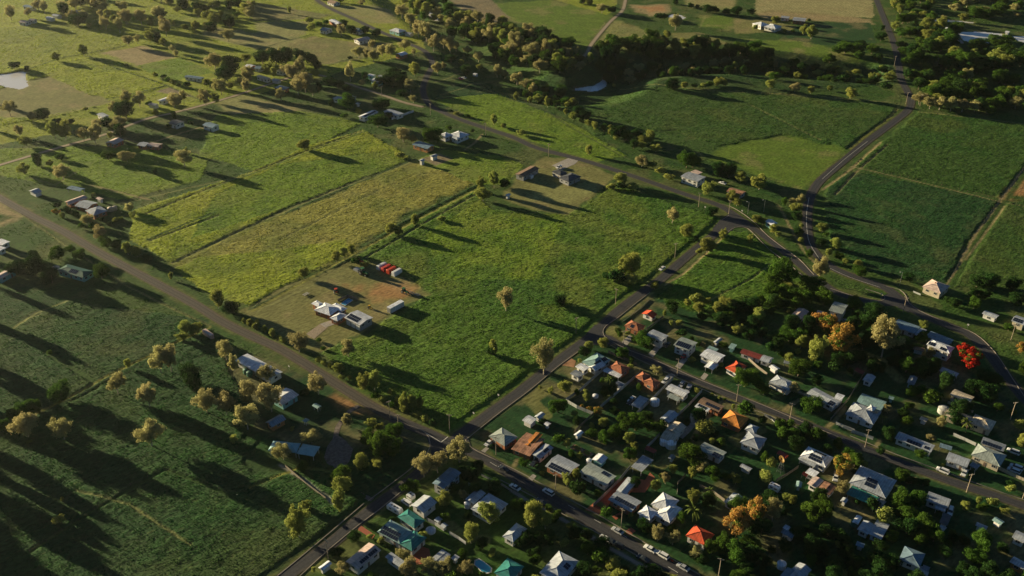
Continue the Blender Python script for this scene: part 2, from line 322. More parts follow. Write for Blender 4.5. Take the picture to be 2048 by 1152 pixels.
# (colour, tall-grass amount, pattern, outline)
FIELDS = [
 ('lime', .6, 0, [(-700,-150),(800,-150),(850,100),(470,200),(-700,420)]),
 ('lime', .7, 1, [(-60,60),(200,40),(255,92),(120,118),(-60,150)]),
 ('lime', .9, 0, [(-60,150),(180,115),(330,172),(225,205),(100,235),(-60,260)]),
 ('mown', .2, 0, [(20,170),(110,150),(230,205),(80,235),(-60,235),(-60,200)]),
 ('lime', .8, 0, [(60,135),(170,118),(260,142),(330,170),(240,195),(180,190)]),
 ('tan', .2, 0, [(200,105),(285,92),(362,115),(275,131)]),
 ('bright', .6, 0, [(275,131),(362,115),(430,145),(330,165)]),
 ('pale', .25, 0, [(430,55),(560,70),(612,80),(600,100),(512,100),(400,70)]),
 ('mown', .3, 0, [(512,42),(640,38),(660,30),(512,5),(480,20)]),
 ('pale', .2, 0, [(512,45),(620,42),(612,70),(512,75)]),
 ('pale', .3, 0, [(512,70),(600,72),(590,78),(512,98)]),
 ('mown', .3, 0, [(560,100),(625,72),(710,85),(790,85),(720,120),(640,130)]),
 ('pale', .1, 0, [(660,12),(780,18),(800,48),(725,45),(690,25)]),
 ('pale', .1, 0, [(425,205),(480,190),(520,196),(600,220),(520,245),(470,232)]),
 ('bright', .8, 0, [(430,232),(600,222),(725,245),(620,300),(520,345),(400,310)]),
 ('bare', .1, 0, [(312,183),(340,174),(400,198),(360,190)]),
 ('bright', .7, 0, [(-60,300),(250,290),(420,310),(400,360),(250,400),(-60,340)]),
 ('lime', .9, 0, [(270,420),(500,345),(620,292),(725,260),(820,315),(560,420),(420,490),(350,530),(300,500),(260,480)]),
 ('bright', .8, 0, [(430,390),(560,330),(780,300),(812,322),(600,405),(380,480)]),
 ('straw', .75, 0, [(345,527),(470,465),(640,400),(830,322),(915,330),(948,368),(800,435),(690,512),(500,612),(430,590)]),
 ('lime', .8, 0, [(345,540),(400,515),(560,500),(690,480),(700,500),(500,612),(420,590)]),
 ('bright', .7, 0, [(830,322),(880,300),(1000,312),(1050,330),(1010,370),(950,368)]),
 ('deep', .6, 0, [(870,180),(960,165),(1075,210),(1180,270),(1260,310),(1200,325),(1000,260),(880,215)]),
 ('bright', .7, 0, [(870,200),(1000,190),(1150,250),(1255,312),(1190,325),(1000,262)]),
 ('base', 1.0, 0, [(640,705),(735,665),(862,590),(770,528),(705,520),(800,458),(950,378),(975,420),(1134,432),(1230,370),(1450,440),(1190,660),(900,870),(720,780)]),
 ('bright', 1.0, 0, [(850,470),(960,400),(990,425),(1130,430),(1080,560),(880,560)]),
 ('mown', .06, 0, [(480,622),(560,575),(690,525),(760,525),(862,590),(790,618),(735,662),(640,706),(585,690)]),
 ('dirt', .03, 0, [(745,580),(775,565),(830,575),(815,596),(765,600)]),
 ('dirt', .03, 0, [(695,580),(720,572),(735,585),(705,590)]),
 ('mown', .06, 0, [(1000,395),(1040,350),(1090,312),(1150,320),(1235,352),(1202,378),(1134,430),(1060,420)]),
 ('pale', .05, 0, [(1050,400),(1080,370),(1190,365),(1200,378),(1140,405)]),
 ('bare', .1, 0, [(840,318),(880,308),(905,318),(870,332)]),
 ('smooth', .25, 0, [(930,10),(1100,0),(1225,28),(1170,100),(1110,85),(1000,55),(1080,60)]),
 ('bare', .15, 0, [(870,-20),(960,-20),(1020,35),(1005,50),(955,42)]),
 ('lime', .4, 0, [(960,-10),(1230,-30),(1235,10),(1215,30),(1110,0)]),
 ('pale', .55, 0, [(1190,90),(1230,40),(1320,70),(1340,92),(1250,98)]),
 ('tan', .05, 0, [(1260,10),(1340,8),(1345,25),(1300,32),(1268,22)]),
 ('dirt', .03, 0, [(1278,14),(1325,12),(1330,22),(1300,26)]),
 ('mown', .1, 0, [(1340,65),(1400,65),(1480,95),(1460,90),(1350,82)]),
 ('pale', .1, 0, [(1368,-20),(1480,-20),(1465,20),(1370,14)]),
 ('rows', .1, 1, [(1512,-40),(1742,-40),(1748,36),(1640,30),(1540,24),(1510,28)]),
 ('tan', .05, 0, [(1510,28),(1540,18),(1640,26),(1740,38),(1745,48),(1530,36)]),
 ('smooth', .1, 0, [(1400,30),(1470,34),(1466,60),(1395,52)]),
 ('mown', .15, 0, [(1468,36),(1540,40),(1620,60),(1470,68)]),
 ('smooth', .1, 0, [(1465,78),(1600,80),(1740,115),(1700,132),(1560,108),(1470,98)]),
 ('deep', .2, 0, [(1610,45),(1740,45),(1755,85),(1640,90),(1560,75)]),
 ('scrub', .8, 0, [(1190,100),(1500,95),(1790,130),(1800,165),(1560,190),(1400,170),(1250,190),(1130,215),(1010,175),(1100,150)]),
 ('olive', .9, 0, [(1230,190),(1500,185),(1700,205),(1800,215),(1740,260),(1690,298),(1560,270),(1440,292),(1350,260),(1190,270),(1130,215)]),
 ('smooth', .3, 0, [(1440,292),(1560,268),(1692,298),(1655,350),(1600,378),(1500,345),(1420,320)]),
 ('dark', .6, 0, [(1130,225),(1220,265),(1330,330),(1500,350),(1590,385),(1560,400),(1400,340),(1280,300)]),
 ('olive', 1.0, 0, [(1838,225),(2070,250),(2048,330),(2000,395),(1700,330),(1760,290)]),
 ('deep', .8, 0, [(1690,340),(2000,402),(1940,470),(1885,575),(1740,545),(1660,490),(1650,390)]),
 ('olive', .8, 0, [(2012,405),(2110,420),(2110,600),(1900,570),(1960,480)]),
 ('dirt', .3, 0, [(2030,370),(2070,345),(2060,390),(2010,398)]),
 ('base', 1.0, 0, [(1300,610),(1400,520),(1455,462),(1500,465),(1560,520),(1640,580),(1560,620),(1380,620)]),
 ('olive', 1.0, 0, [(1320,610),(1540,650),(1600,680),(1560,700),(1400,660)]),
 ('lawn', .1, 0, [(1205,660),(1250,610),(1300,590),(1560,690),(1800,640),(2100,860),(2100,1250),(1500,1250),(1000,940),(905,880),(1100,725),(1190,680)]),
 ('mown', .1, 0, [(1205,655),(1222,640),(1238,660),(1300,690),(1270,690),(1215,675)]),
 ('mown', .1, 0, [(1215,640),(1280,595),(1300,590),(1280,610),(1240,642)]),
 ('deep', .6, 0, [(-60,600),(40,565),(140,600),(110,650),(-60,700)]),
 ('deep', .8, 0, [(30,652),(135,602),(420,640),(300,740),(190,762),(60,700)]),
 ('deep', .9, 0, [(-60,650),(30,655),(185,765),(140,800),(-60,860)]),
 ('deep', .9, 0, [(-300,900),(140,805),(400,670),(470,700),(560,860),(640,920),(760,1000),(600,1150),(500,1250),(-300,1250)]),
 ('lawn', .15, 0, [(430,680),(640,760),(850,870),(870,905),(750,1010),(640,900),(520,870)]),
 ('dirt', .05, 0, [(675,797),(700,797),(735,806),(790,840),(760,838),(700,812)]),
 ('tan', .03, 0, [(-60,415),(30,436),(60,422),(-60,380)]),
 ('tan', .03, 0, [(-60,470),(10,442),(45,418),(63,430),(0,450),(-60,490)]),
]
# narrow things on the ground: (colour, width in metres, tall amount, line)
STRIPS = [
 ('pale', 1.6, .1, [(345,527),(480,462),(640,392),(820,325)]), ('deep', 1.2, .78, [(560,432),(700,372),(830,318)]),
 ('deep', 1.6, .85, [(500,618),(690,522),(800,448),(950,372)]), ('straw', 1.6, .2, [(505,622),(640,545),(805,455),(955,378)]), ('pale', 1.2, .2, [(520,620),(700,535),(860,440),(960,385)]),
 ('pale', 1.2, .3, [(292,428),(380,392),(467,358),(512,342),(612,303),(725,262)]), ('deep', 1.0, .8, [(410,384),(467,361),(514,345),(614,306),(727,265)]), ('pale', .9, .3, [(247,407),(360,380),(467,356)]), 
 ('deep', 1.6, .85, [(295,480),(430,425)]), ('pale', 1.2, .2, [(300,482),(440,430)]),

 ('pale', 1.4, .3, [(1210,45),(1182,88),(1165,115)]),
 ('olive', 2.2, .2, [(1700,330),(1800,352),(1900,375),(2000,400),(2060,412)]), ('tan', .7, .1, [(1702,333),(1800,355),(1900,379),(2000,404),(2060,415)]),
 ('tan', 1.2, .1, [(2060,320),(2005,395),(1950,470),(1890,580)]), ('olive', 3.0, .2, [(2065,325),(2012,402),(1960,480),(1900,575)]), ('tan', .8, .1, [(2010,412),(1968,470),(1930,520)]),
 ('tan', 1.4, .1, [(1760,285),(1700,340),(1645,380)]), ('tan', .8, .1, [(1775,290),(1712,345),(1670,390)]),
 ('straw', 1.8, .5, [(1800,212),(1780,235),(1740,265),(1700,297)]),
 ('pale', 1.4, .3, [(1838,224),(1950,236),(2060,250)]), ('pale', 1.2, .3, [(1240,178),(1420,182),(1600,190),(1780,205)]),
 ('olive', 1.0, .1, [(1024,185),(1075,212),(1150,260),(1230,305),(1262,322)]), ('tan', 1.6, 0, [(1253,688),(1275,668),(1285,655)]), ('tan', 1.4, 0, [(1300,1060),(1322,1040),(1340,1030)]), ('tan', 1.5, 0, [(1560,830),(1580,810),(1600,800)]), ('tan', 1.5, 0, [(1650,860),(1672,838),(1690,815)]), ('tan', 1.2, 0, [(1745,905),(1760,880)]),
 ('tan', 1.6, 0, [(1800,950),(1815,962),(1830,958)]), ('tan', 1.4, 0, [(1910,962),(1925,950)]), ('tan', 1.2, 0, [(1700,1000),(1740,1040),(1745,1070)]), ('tan', 1.3, 0, [(1450,790),(1440,810),(1400,850),(1385,880)]), ('tan', 1.2, 0, [(1180,1040),(1200,1010),(1215,990)]),
 ('tan', 1.3, 0, [(930,915),(945,900)]), ('tan', 1.3, 0, [(1010,950),(1030,930),(1035,920)]), ('mown', 5, .05, [(1320,930),(1360,900),(1400,890)]), ('mown', 6, .05, [(1090,830),(1060,800),(1090,780)]), ('mown', 5, .05, [(1500,900),(1470,880),(1520,860)]), ('mown', 5, .05, [(1700,700),(1760,720),(1800,760)]),
 ('mown', 4, .05, [(900,1050),(930,1075),(970,1080)]), ('concrete', 1.0, 0, [(1560,760),(1600,785),(1640,800)]),  ('pale', .6, .4, [(560,480),(640,440),(760,380)]), ('pale', .7, .3, [(150,980),(260,1010),(380,1090)]),
 ('pale', .6, .3, [(1500,210),(1560,240),(1640,280)]), ('pale', .6, .4, [(1420,600),(1500,560),(1540,530)]), ('pale', 1.0, .1, [(870,165),(900,155),(925,147)]), ('pale', .8, .1, [(880,190),(930,175),(975,163)]),
 ('tan', 1.1, .05, [(1556,410),(1572,438),(1588,468),(1606,500),(1630,525)]),
 ('tan', .9, .1, [(1330,570),(1370,545),(1420,500),(1452,468)]), ('pale', 1.2, .1, [(1235,640),(1280,600),(1305,585)]),
 ('olive', 2.6, .1, [(-60,628),(30,660),(110,715),(190,765)]),
 ('pale', 1.0, .3, [(28,655),(75,625),(135,602)]), ('straw', 1.2, .6, [(-60,885),(60,835),(140,795),(220,750),(300,712),(360,682),(420,655)]), ('deep', 1.4, .82, [(-60,890),(60,840),(140,800),(220,756),(300,718),(360,687),(420,660)]),
 ('pale', .7, .2, [(45,430),(130,490),(260,575),(340,615),(420,652)]),
 ('pale', .8, .2, [(1100,1130)]*2, ),
 ('concrete', 1.2, .0, [(1024,982),(1060,1004),(1110,1030),(1160,1060),(1219,1096),(1304,1142),(1370,1180)]),
 ('concrete', 1.0, .0, [(560,930),(620,970),(680,1015)]),
 ('straw', 1.0, .3, [(500,975),(600,935),(700,950)]),
 ('olive', 1.0, .2, [(60,1105),(190,1020),(330,940),(460,990)]),
 ('tan', 1.5, .05, [(225,270),(290,290),(350,270),(400,255),(415,260)]), ('tan', 2.5, .05, [(590,690),(620,672),(650,655)]),
 ('tan', 1.6, .05, [(180,370),(240,385),(300,400)]), ('pale', 1.4, .1, [(60,355),(110,370),(150,345)]),
 ('dark', 1.3, .8, [(0,150),(60,138),(120,116),(170,108),(250,92)]), ('deep', 1.2, .8, [(175,112),(240,140),(330,170),(400,200)]),
 ('tan', .8, .05, [(90,235),(150,222),(200,205)]), ('deep', 1.2, .78, [(215,198),(240,195),(330,172)]),
 ('dark', 1.1, .8, [(512,42),(600,34),(665,30)]), ('dark', 1.1, .8, [(512,100),(560,85),(620,70)]), ('dark', 1.0, .8, [(650,132),(710,115),(760,118)]),
 ('concrete', 2.0, 0, [(1130,330),(1150,322),(1156,316)]),
 
 ('straw', 1.5, .2, [(640,12),(760,52),(850,95)]), ('straw', 1.2, .2, [(700,20),(800,58),(880,95)]),
 ('tan', 1.2, .05, [(930,300),(950,285),(965,268)]),
 ('olive', 2.4, .1, [(1466,60),(1470,96)]), ('pale', .9, .1, [(1412,30),(1400,55)]),
]
GRASS['concrete'] = (.33,.31,.27)
STRIPS = [s for s in STRIPS if len(set(s[3])) > 1]

def build_ground():
    rows = list(np.arange(-400, 180, 40)) 
    y = 185.0
    while y < 1300: rows.append(y); y += 0.72 + 0.0019 * max(0, y - 220)
    while y < 14000: rows.append(y); y += max(4, (y - 1290) * .18)
    Yr = np.array(rows); n = 760
    tt = np.linspace(-1, 1, n)
    Wd = np.where(Yr < 1300, 0.60 * np.maximum(Yr, 220) + 75, 0.60 * Yr + 75)
    # denser in the middle part, stretched skirt at the sides
    prof = np.sign(tt) * (np.abs(tt) * .93 + np.maximum(0, np.abs(tt) - .96) * 120)
    X = Wd[:, None] * prof[None, :]; Y = np.repeat(Yr[:, None], n, 1)
    jit = ((np.random.RandomState(1).rand(*X.shape)) - .5) * .5
    X = X + np.where(np.abs(tt)[None, :] < .95, jit, 0)
    col = np.zeros(X.shape + (3,)); col[:] = GRASS['olive']; tall = np.full(X.shape, .6); rowp = np.zeros(X.shape)
    jx = (fbm(X, Y, 5, 2) - .5) * 3.0; jy = (fbm(X + 500, Y, 5, 2) - .5) * 3.0
    for (c, t, p, poly) in FIELDS:
        w = W2(poly); m = in_poly(X + jx, Y + jy, w)
        if c in ('dirt', 'tan', 'bare', 'pale', 'mown', 'smooth', 'straw'):
            sd_ = seg_dist(X, Y, w + [w[0]]) * np.where(in_poly(X, Y, w), 1, -1)
            wd_ = {'dirt': 5.0, 'straw': 3.5, 'smooth': 3.5, 'tan': 3.0, 'pale': 2.5}.get(c, 1.5)
            q = sstep(-wd_, wd_, sd_ + (fbm(X+60, Y, 9, 4) - .5) * wd_ * 3.2) * ({'dirt': .75}.get(c, 1)) 
            col = col * (1-q[..., None]) + np.array(GRASS[c]) * q[..., None]; tall = tall*(1-q) + t*q
        else: col[m] = GRASS[c]; tall[m] = t
        if p: rowp[m] = 1
    # broad patches of drier and greener growth
    n1 = fbm(X, Y, 60, 4); n2 = fbm(X + 300, Y - 200, 14, 3)
    dry = sstep(.48, .75, .6*n1 + .4*n2)[..., None]
    dryc = np.array([.22,.21,.05]); g = tall[..., None]
    dk_ = .32 * (1 - .6*(col.mean(-1, keepdims=True) < .07)) 
    col = col * (1 - dry*dk_*g) + dryc * dry*dk_*g
    wet = sstep(.52, .30, .5*fbm(X-700, Y, 35, 3) + .5*n2)[..., None] if False else (1 - sstep(.30, .52, .5*fbm(X-700, Y, 35, 3) + .5*n2))[..., None]
    col = col * (1 - wet*.5*g) + np.array([.030,.095,.016]) * wet*.5*g
    # mown ground: dusty and worn patches
    worn = sstep(.5, .72, fbm(X+90, Y+40, 16, 4))[..., None] * (1-g) * .45
    col = col * (1 - worn) + np.array([.30,.225,.115]) * worn
    for (c, w, t, line) in STRIPS:
        d = seg_dist(X + jx*.25, Y + jy*.25, W2(line)); m = sstep(w*.5+.5, w*.5-.4, -d*0 + d) if False else 1 - sstep(w*.5-.3, w*.5+.7, d)
        m = m * (.65 + .35 * vnoise(X, Y, 3)); 
        col = col * (1-m[..., None]) + np.array(GRASS[c]) * m[..., None]; tall = tall * (1-m) + t * m
    road = np.full(X.shape, 1e9)
    for k, (pts, w) in ROADW.items():
        d = seg_dist(X, Y, pts[::2] + [pts[-1]]) - w/2; road = np.minimum(road, d)
        verge = (1 - sstep(.2, 2.2 if k in ('R1','R3','R2') else 1.4, d + (vnoise(X, Y, 4)-.5)*2.5))[..., None]
        vc = np.array([.115,.125,.040]) if k in ('R1','R2','R3','R4') else np.array([.13,.13,.05])
        col = col * (1-verge*.75) + vc * verge * .75
        tall = tall * sstep(3.2, 4.8, d) + np.minimum(tall, .25) * (1 - sstep(3.2, 4.8, d))
    for (bx, by) in CLEAR:
        tall = tall * sstep(9, 15, np.hypot(X-bx, Y-by) + (vnoise(X, Y, 5)-.5)*6) 
    # micro relief of tussocky pasture, combed along the paddocks
    a = R(38); U = X*math.cos(a) + Y*math.sin(a); V = -X*math.sin(a) + Y*math.cos(a)
    h = (fbm(U*.45, V, 1.7, 3) - .5) * .30 + (fbm(U*.5, V, 8, 2) - .5) * .16
    rank = .38 * sstep(.55, .9, tall) * (.8 + .4*vnoise(X, Y, 20))      # the standing height of rank pasture
    lumps = sstep(.60, .85, vnoise(X+11, Y-7, 1.7)) * .08
    Z = macro(np.clip(X,-1000,1000), np.clip(Y,140,1490)) + ((h + lumps) * tall + rank) * sstep(.5, 3, road)
    Z = Z + rowp * .07 * np.sin((X*math.cos(R(8)) + Y*math.sin(R(8))) * 2*math.pi / 4.2)
    rowc = rowp * (.5 + .5*np.sin((X*math.cos(R(8)) + Y*math.sin(R(8))) * 2*math.pi / 4.2)) * .45
    col = col * (1-rowc[..., None]) + np.array([.16,.19,.05]) * rowc[..., None]
    for (poly, z, _n, _l) in WATERS:
        w = [flat(px, py, z) for px, py in poly]
        cx = sum(p[0] for p in w)/len(w); cy = sum(p[1] for p in w)/len(w)
        m = in_poly(X + jx*.6, Y + jy*.6, w); d = seg_dist(X, Y, w + [w[0]])
        Z = np.where(m, np.minimum(Z, z - .05 - .3*np.minimum(d, 4)/4), np.where(d < 6, np.maximum(Z*0 + np.minimum(Z, z+.35+d*.05*8), z+.04), Z))
        mud = (1 - sstep(0, 3.5, d + vnoise(X, Y, 3)*2))[..., None] * .6
        col = col*(1-mud) + np.array([.20,.15,.09])*mud
    Z = Z - .02 * (road < 0)
    Z = np.where(road < .4, np.minimum(Z, macro(np.clip(X,-1000,1000), np.clip(Y,140,1490)) - .0), Z)
    V3 = np.stack([X, Y, Z], -1).reshape(-1, 3)
    nr = len(Yr); idx = np.arange(nr*n).reshape(nr, n)
    F = np.stack([idx[:-1,:-1], idx[:-1,1:], idx[1:,1:], idx[1:,:-1]], -1).reshape(-1, 4)
    me = bpy.data.meshes.new('ground'); me.vertices.add(len(V3)); me.vertices.foreach_set('co', V3.ravel())
    me.loops.add(F.size); me.loops.foreach_set('vertex_index', F.ravel())
    me.polygons.add(len(F)); me.polygons.foreach_set('loop_start', np.arange(0, F.size, 4)); me.polygons.foreach_set('loop_total', np.full(len(F), 4))
    me.update(calc_edges=True)
    ca = me.color_attributes.new('ground_cover', 'FLOAT_COLOR', 'POINT')
    rgba = np.ones((len(V3), 4)); rgba[:, :3] = col.reshape(-1, 3); ca.data.foreach_set('color', rgba.ravel())
    ta = me.attributes.new('tall', 'FLOAT', 'POINT'); ta.data.foreach_set('value', tall.ravel())
    m = bpy.data.materials.new('pasture'); m.use_nodes = True
    N = m.node_tree.nodes; L = m.node_tree.links; b = N['Principled BSDF']
    b.inputs['Roughness'].default_value = .95; b.inputs['Specular IOR Level'].default_value = .1
    at_ = N.new('ShaderNodeAttribute'); at_.attribute_name = 'ground_cover'
    tl = N.new('ShaderNodeAttribute'); tl.attribute_name = 'tall'
    g = N.new('ShaderNodeNewGeometry')
    mp = N.new('ShaderNodeMapping'); mp.vector_type = 'TEXTURE'; mp.inputs['Rotation'].default_value = (0,0,a); mp.inputs['Scale'].default_value = (2.2,1,1); L.new(g.outputs['Position'], mp.inputs[0])
    nz = N.new('ShaderNodeTexNoise'); nz.inputs['Scale'].default_value = .8; nz.inputs['Detail'].default_value = 6; nz.inputs['Roughness'].default_value = .65; L.new(mp.outputs[0], nz.inputs['Vector'])
    r = N.new('ShaderNodeMapRange'); r.inputs[1].default_value = .3; r.inputs[2].default_value = .7; r.inputs[3].default_value = .5; r.inputs[4].default_value = 1.5; L.new(nz.outputs[0], r.inputs[0])
    nb = N.new('ShaderNodeTexNoise'); nb.inputs['Scale'].default_value = .11; nb.inputs['Detail'].default_value = 4; L.new(g.outputs['Position'], nb.inputs['Vector'])
    rb = N.new('ShaderNodeMapRange'); rb.inputs[1].default_value = .3; rb.inputs[2].default_value = .7; rb.inputs[3].default_value = .84; rb.inputs[4].default_value = 1.16; L.new(nb.outputs[0], rb.inputs[0])
    mu = N.new('ShaderNodeMath'); mu.operation = 'MULTIPLY'; L.new(r.outputs[0], mu.inputs[0]); L.new(rb.outputs[0], mu.inputs[1])
    sc = N.new('ShaderNodeVectorMath'); sc.operation = 'SCALE'; L.new(at_.outputs[0], sc.inputs[0]); L.new(mu.outputs[0], sc.inputs['Scale'])
    # rank weeds and bare spots standing out of the sward
    nw = N.new('ShaderNodeTexNoise'); nw.inputs['Scale'].default_value = .75; nw.inputs['Detail'].default_value = 5; nw.inputs['Roughness'].default_value = .7; L.new(mp.outputs[0], nw.inputs['Vector'])
    rw = N.new('ShaderNodeMapRange'); rw.inputs[1].default_value = .54; rw.inputs[2].default_value = .66; L.new(nw.outputs[0], rw.inputs[0])
    wt = N.new('ShaderNodeMath'); wt.operation = 'MULTIPLY'; L.new(rw.outputs[0], wt.inputs[0]); L.new(tl.outputs['Fac'], wt.inputs[1])
    w2 = N.new('ShaderNodeMath'); w2.operation = 'MULTIPLY'; w2.inputs[1].default_value = .52; L.new(wt.outputs[0], w2.inputs[0])
    mw = N.new('ShaderNodeMix'); mw.data_type = 'RGBA'; mw.inputs[7].default_value = (.030,.070,.016,1); L.new(w2.outputs[0], mw.inputs[0]); L.new(sc.outputs[0], mw.inputs[6])
    rd = N.new('ShaderNodeMapRange'); rd.inputs[1].default_value = .42; rd.inputs[2].default_value = .30; L.new(nw.outputs[0], rd.inputs[0])
    d2 = N.new('ShaderNodeMath'); d2.operation = 'MULTIPLY'; d2.inputs[1].default_value = .22; L.new(rd.outputs[0], d2.inputs[0])
    md = N.new('ShaderNodeMix'); md.data_type = 'RGBA'; md.inputs[7].default_value = (.26,.235,.065,1); L.new(d2.outputs[0], md.inputs[0]); L.new(mw.outputs[2], md.inputs[6])
    L.new(md.outputs[2], b.inputs['Base Color'])
    bs = N.new('ShaderNodeMath'); bs.operation = 'MULTIPLY_ADD'; bs.inputs[1].default_value = .55; bs.inputs[2].default_value = .06; L.new(tl.outputs['Fac'], bs.inputs[0])
    bp = N.new('ShaderNodeBump'); bp.inputs['Strength'].default_value = 1.0; L.new(bs.outputs[0], bp.inputs['Distance']); L.new(nz.outputs[0], bp.inputs['Height']); L.new(bp.outputs[0], b.inputs['Normal'])
    me.materials.append(m); me.polygons.foreach_set('use_smooth', np.ones(len(F), bool))
    o = link(bpy.data.objects.new('ground', me)); tag(o, kind='structure')
    return X, Y, Z, col, tall, road
# (outline, water level, name, label)
WATERS = [
 ([(-70,147),(-5,150),(45,142),(54,145),(51,155),(58,172),(42,179),(15,175),(-5,170),(-70,180)], -.25, 'pond', 0),
 ([(1148,182),(1150,176),(1183,172),(1199,165),(1210,152),(1213,160),(1212,172),(1198,181),(1178,183)], -8.0, 'creek_water', 0),
 ([(853,18),(862,24),(875,34),(879,42),(869,41),(858,31)], -8.0, 'creek_water', 0),
 ([(1334,33),(1346,28),(1362,30),(1372,35),(1366,39),(1344,38)], -.3, 'pond', 0),
 ([(1845,37),(1870,37),(1915,41),(1948,44),(1948,47),(1910,45),(1850,41)], -.4, 'creek_water', 0),
 ([(1914,64),(1960,63),(2005,67),(2003,76),(1983,88),(1946,87),(1926,81),(1920,73)], -.3, 'reservoir_water', 0),
 ([(2022,72),(2110,74),(2110,92),(2060,88),(2035,82)], -.3, 'reservoir_water', 0),
]
def grass_tufts(n=190000):
    """knee-high tussocks standing in the rough pasture, more of them where it is rank"""
    X, Y, Z, col, tall, road = GXY; r = np.random.RandomState(5)
    Xf, Yf, Zf, tf = X.ravel(), Y.ravel(), Z.ravel(), tall.ravel(); cf = col.reshape(-1, 3)
    clump = sstep(.25, .80, fbm(Xf, Yf, 4, 2)) + .5
    w = np.where((Yf > 225) & (Yf < 1120) & (np.abs(Xf) < Yf*.60+30) & (road.ravel() > 1.2), np.maximum(tf - .28, 0) * clump, 0); w = w/w.sum()
    idx = r.choice(len(Xf), n, p=w)
    x = Xf[idx] + r.uniform(-.6,.6,n); y = Yf[idx] + r.uniform(-.5,.5,n); z = Zf[idx]; c = cf[idx] * r.uniform(1.0, 1.9, (n,1))
    s = r.uniform(.13, .32, n) * (.6 + y/800); hgt = s * r.uniform(.45, 1.1, n)
    V = np.zeros((n, 3, 3, 3)); a0 = r.uniform(0, 6.28, n)
    for k in range(3):
        a = a0 + k*2.1; ux, uy = np.cos(a), np.sin(a)
        V[:,k,0] = np.stack([x-ux*s, y-uy*s, z-.1], -1); V[:,k,1] = np.stack([x+ux*s, y+uy*s, z-.1], -1)
        V[:,k,2] = np.stack([x-uy*s*.5+ux*s*.3, y+ux*s*.5+uy*s*.3, z+hgt], -1)
    V = V.reshape(-1, 3); me = bpy.data.meshes.new('tall_grass'); me.vertices.add(len(V)); me.vertices.foreach_set('co', V.ravel())
    me.loops.add(len(V)); me.loops.foreach_set('vertex_index', np.arange(len(V))); me.polygons.add(n*3)
    me.polygons.foreach_set('loop_start', np.arange(0, len(V), 3)); me.polygons.foreach_set('loop_total', np.full(n*3, 3)); me.update(calc_edges=True)
    ca = me.color_attributes.new('blade', 'FLOAT_COLOR', 'POINT'); rg = np.ones((len(V), 4)); rg[:, :3] = np.repeat(c, 9, 0); ca.data.foreach_set('color', rg.ravel())
    m = bpy.data.materials.new('grass_blades'); m.use_nodes = True; N = m.node_tree.nodes; L = m.node_tree.links; N.remove(N['Principled BSDF'])
    at_ = N.new('ShaderNodeAttribute'); at_.attribute_name = 'blade'; d = N.new('ShaderNodeBsdfDiffuse'); t = N.new('ShaderNodeBsdfTranslucent'); ms = N.new('ShaderNodeMixShader'); ms.inputs[0].default_value = .45
    L.new(at_.outputs[0], d.inputs[0]); L.new(at_.outputs[0], t.inputs[0]); L.new(d.outputs[0], ms.inputs[1]); L.new(t.outputs[0], ms.inputs[2]); L.new(ms.outputs[0], N['Material Output'].inputs[0])
    me.materials.append(m); o = link(bpy.data.objects.new('tall_grass', me)); tag(o, 'tussocks of rough grass growing all over the paddocks', 'grass', kind='stuff')
for poly, z, nm, _ in WATERS:
    V = [(*flat(px, py, z), z) for px, py in poly]
    # spread the sheet a little under the banks
    cx = sum(v[0] for v in V)/len(V); cy = sum(v[1] for v in V)/len(V)
    V = [(cx+(v[0]-cx)*1.06, cy+(v[1]-cy)*1.06, z) for v in V]
    o = mesh_obj(nm, V, [tuple(range(len(V)))], M['water']); tag(o, kind='structure')

# ---------------------------------------------------------------- roads
def ribbon(name, pts, w, m, z=.06, kind='structure', offs=0.0, cross=1):
    P = [Vector((p[0], p[1], 0)) for p in pts]; V = []; F = []; UV = []
    L = 0
    for i, p in enumerate(P):
        a = P[max(0, i-1)]; b = P[min(len(P)-1, i+1)]; d = (b-a).normalized(); nrm = Vector((d.y, -d.x, 0))
        if i: L += (p - P[i-1]).length
        zz = macro1(p.x, p.y) + z
        for s in (-1, 1):
            q = p + nrm * (offs + s*w/2); V.append((q.x, q.y, zz)); UV.append(((s+1)/2, L/10))
        if i: k = 2*i; F.append((k-2, k, k+1, k-1)[::-1])
    o = mesh_obj(name, V, F, m)
    uv = o.data.uv_layers.new(name='UVMap')
    for lp in o.data.loops: uv.data[lp.index].uv = UV[lp.vertex_index]
    tag(o, kind=kind); return o
RM = dict(R1='asphaltdirt', R2='asphalt', R3='asphalt', R4='asphalt', R5='asphalt', R6='track', R7='track')
for i, (k, (pts, w)) in enumerate(ROADW.items()):
    if k == 'R1':
        # unsealed on the country side, sealed through the town
        cut = min(range(len(pts)), key=lambda j: (Vector(pts[j]) - Vector(flat(780,833))).length)
        ribbon('road', pts[:cut+2], w, M['asphaltdirt'], z=.060); ribbon('road', pts[cut:], w, M['asphalt'], z=.072)
    else: ribbon('road', pts, w, M[RM[k]], z=.06 + .006*(i+2))
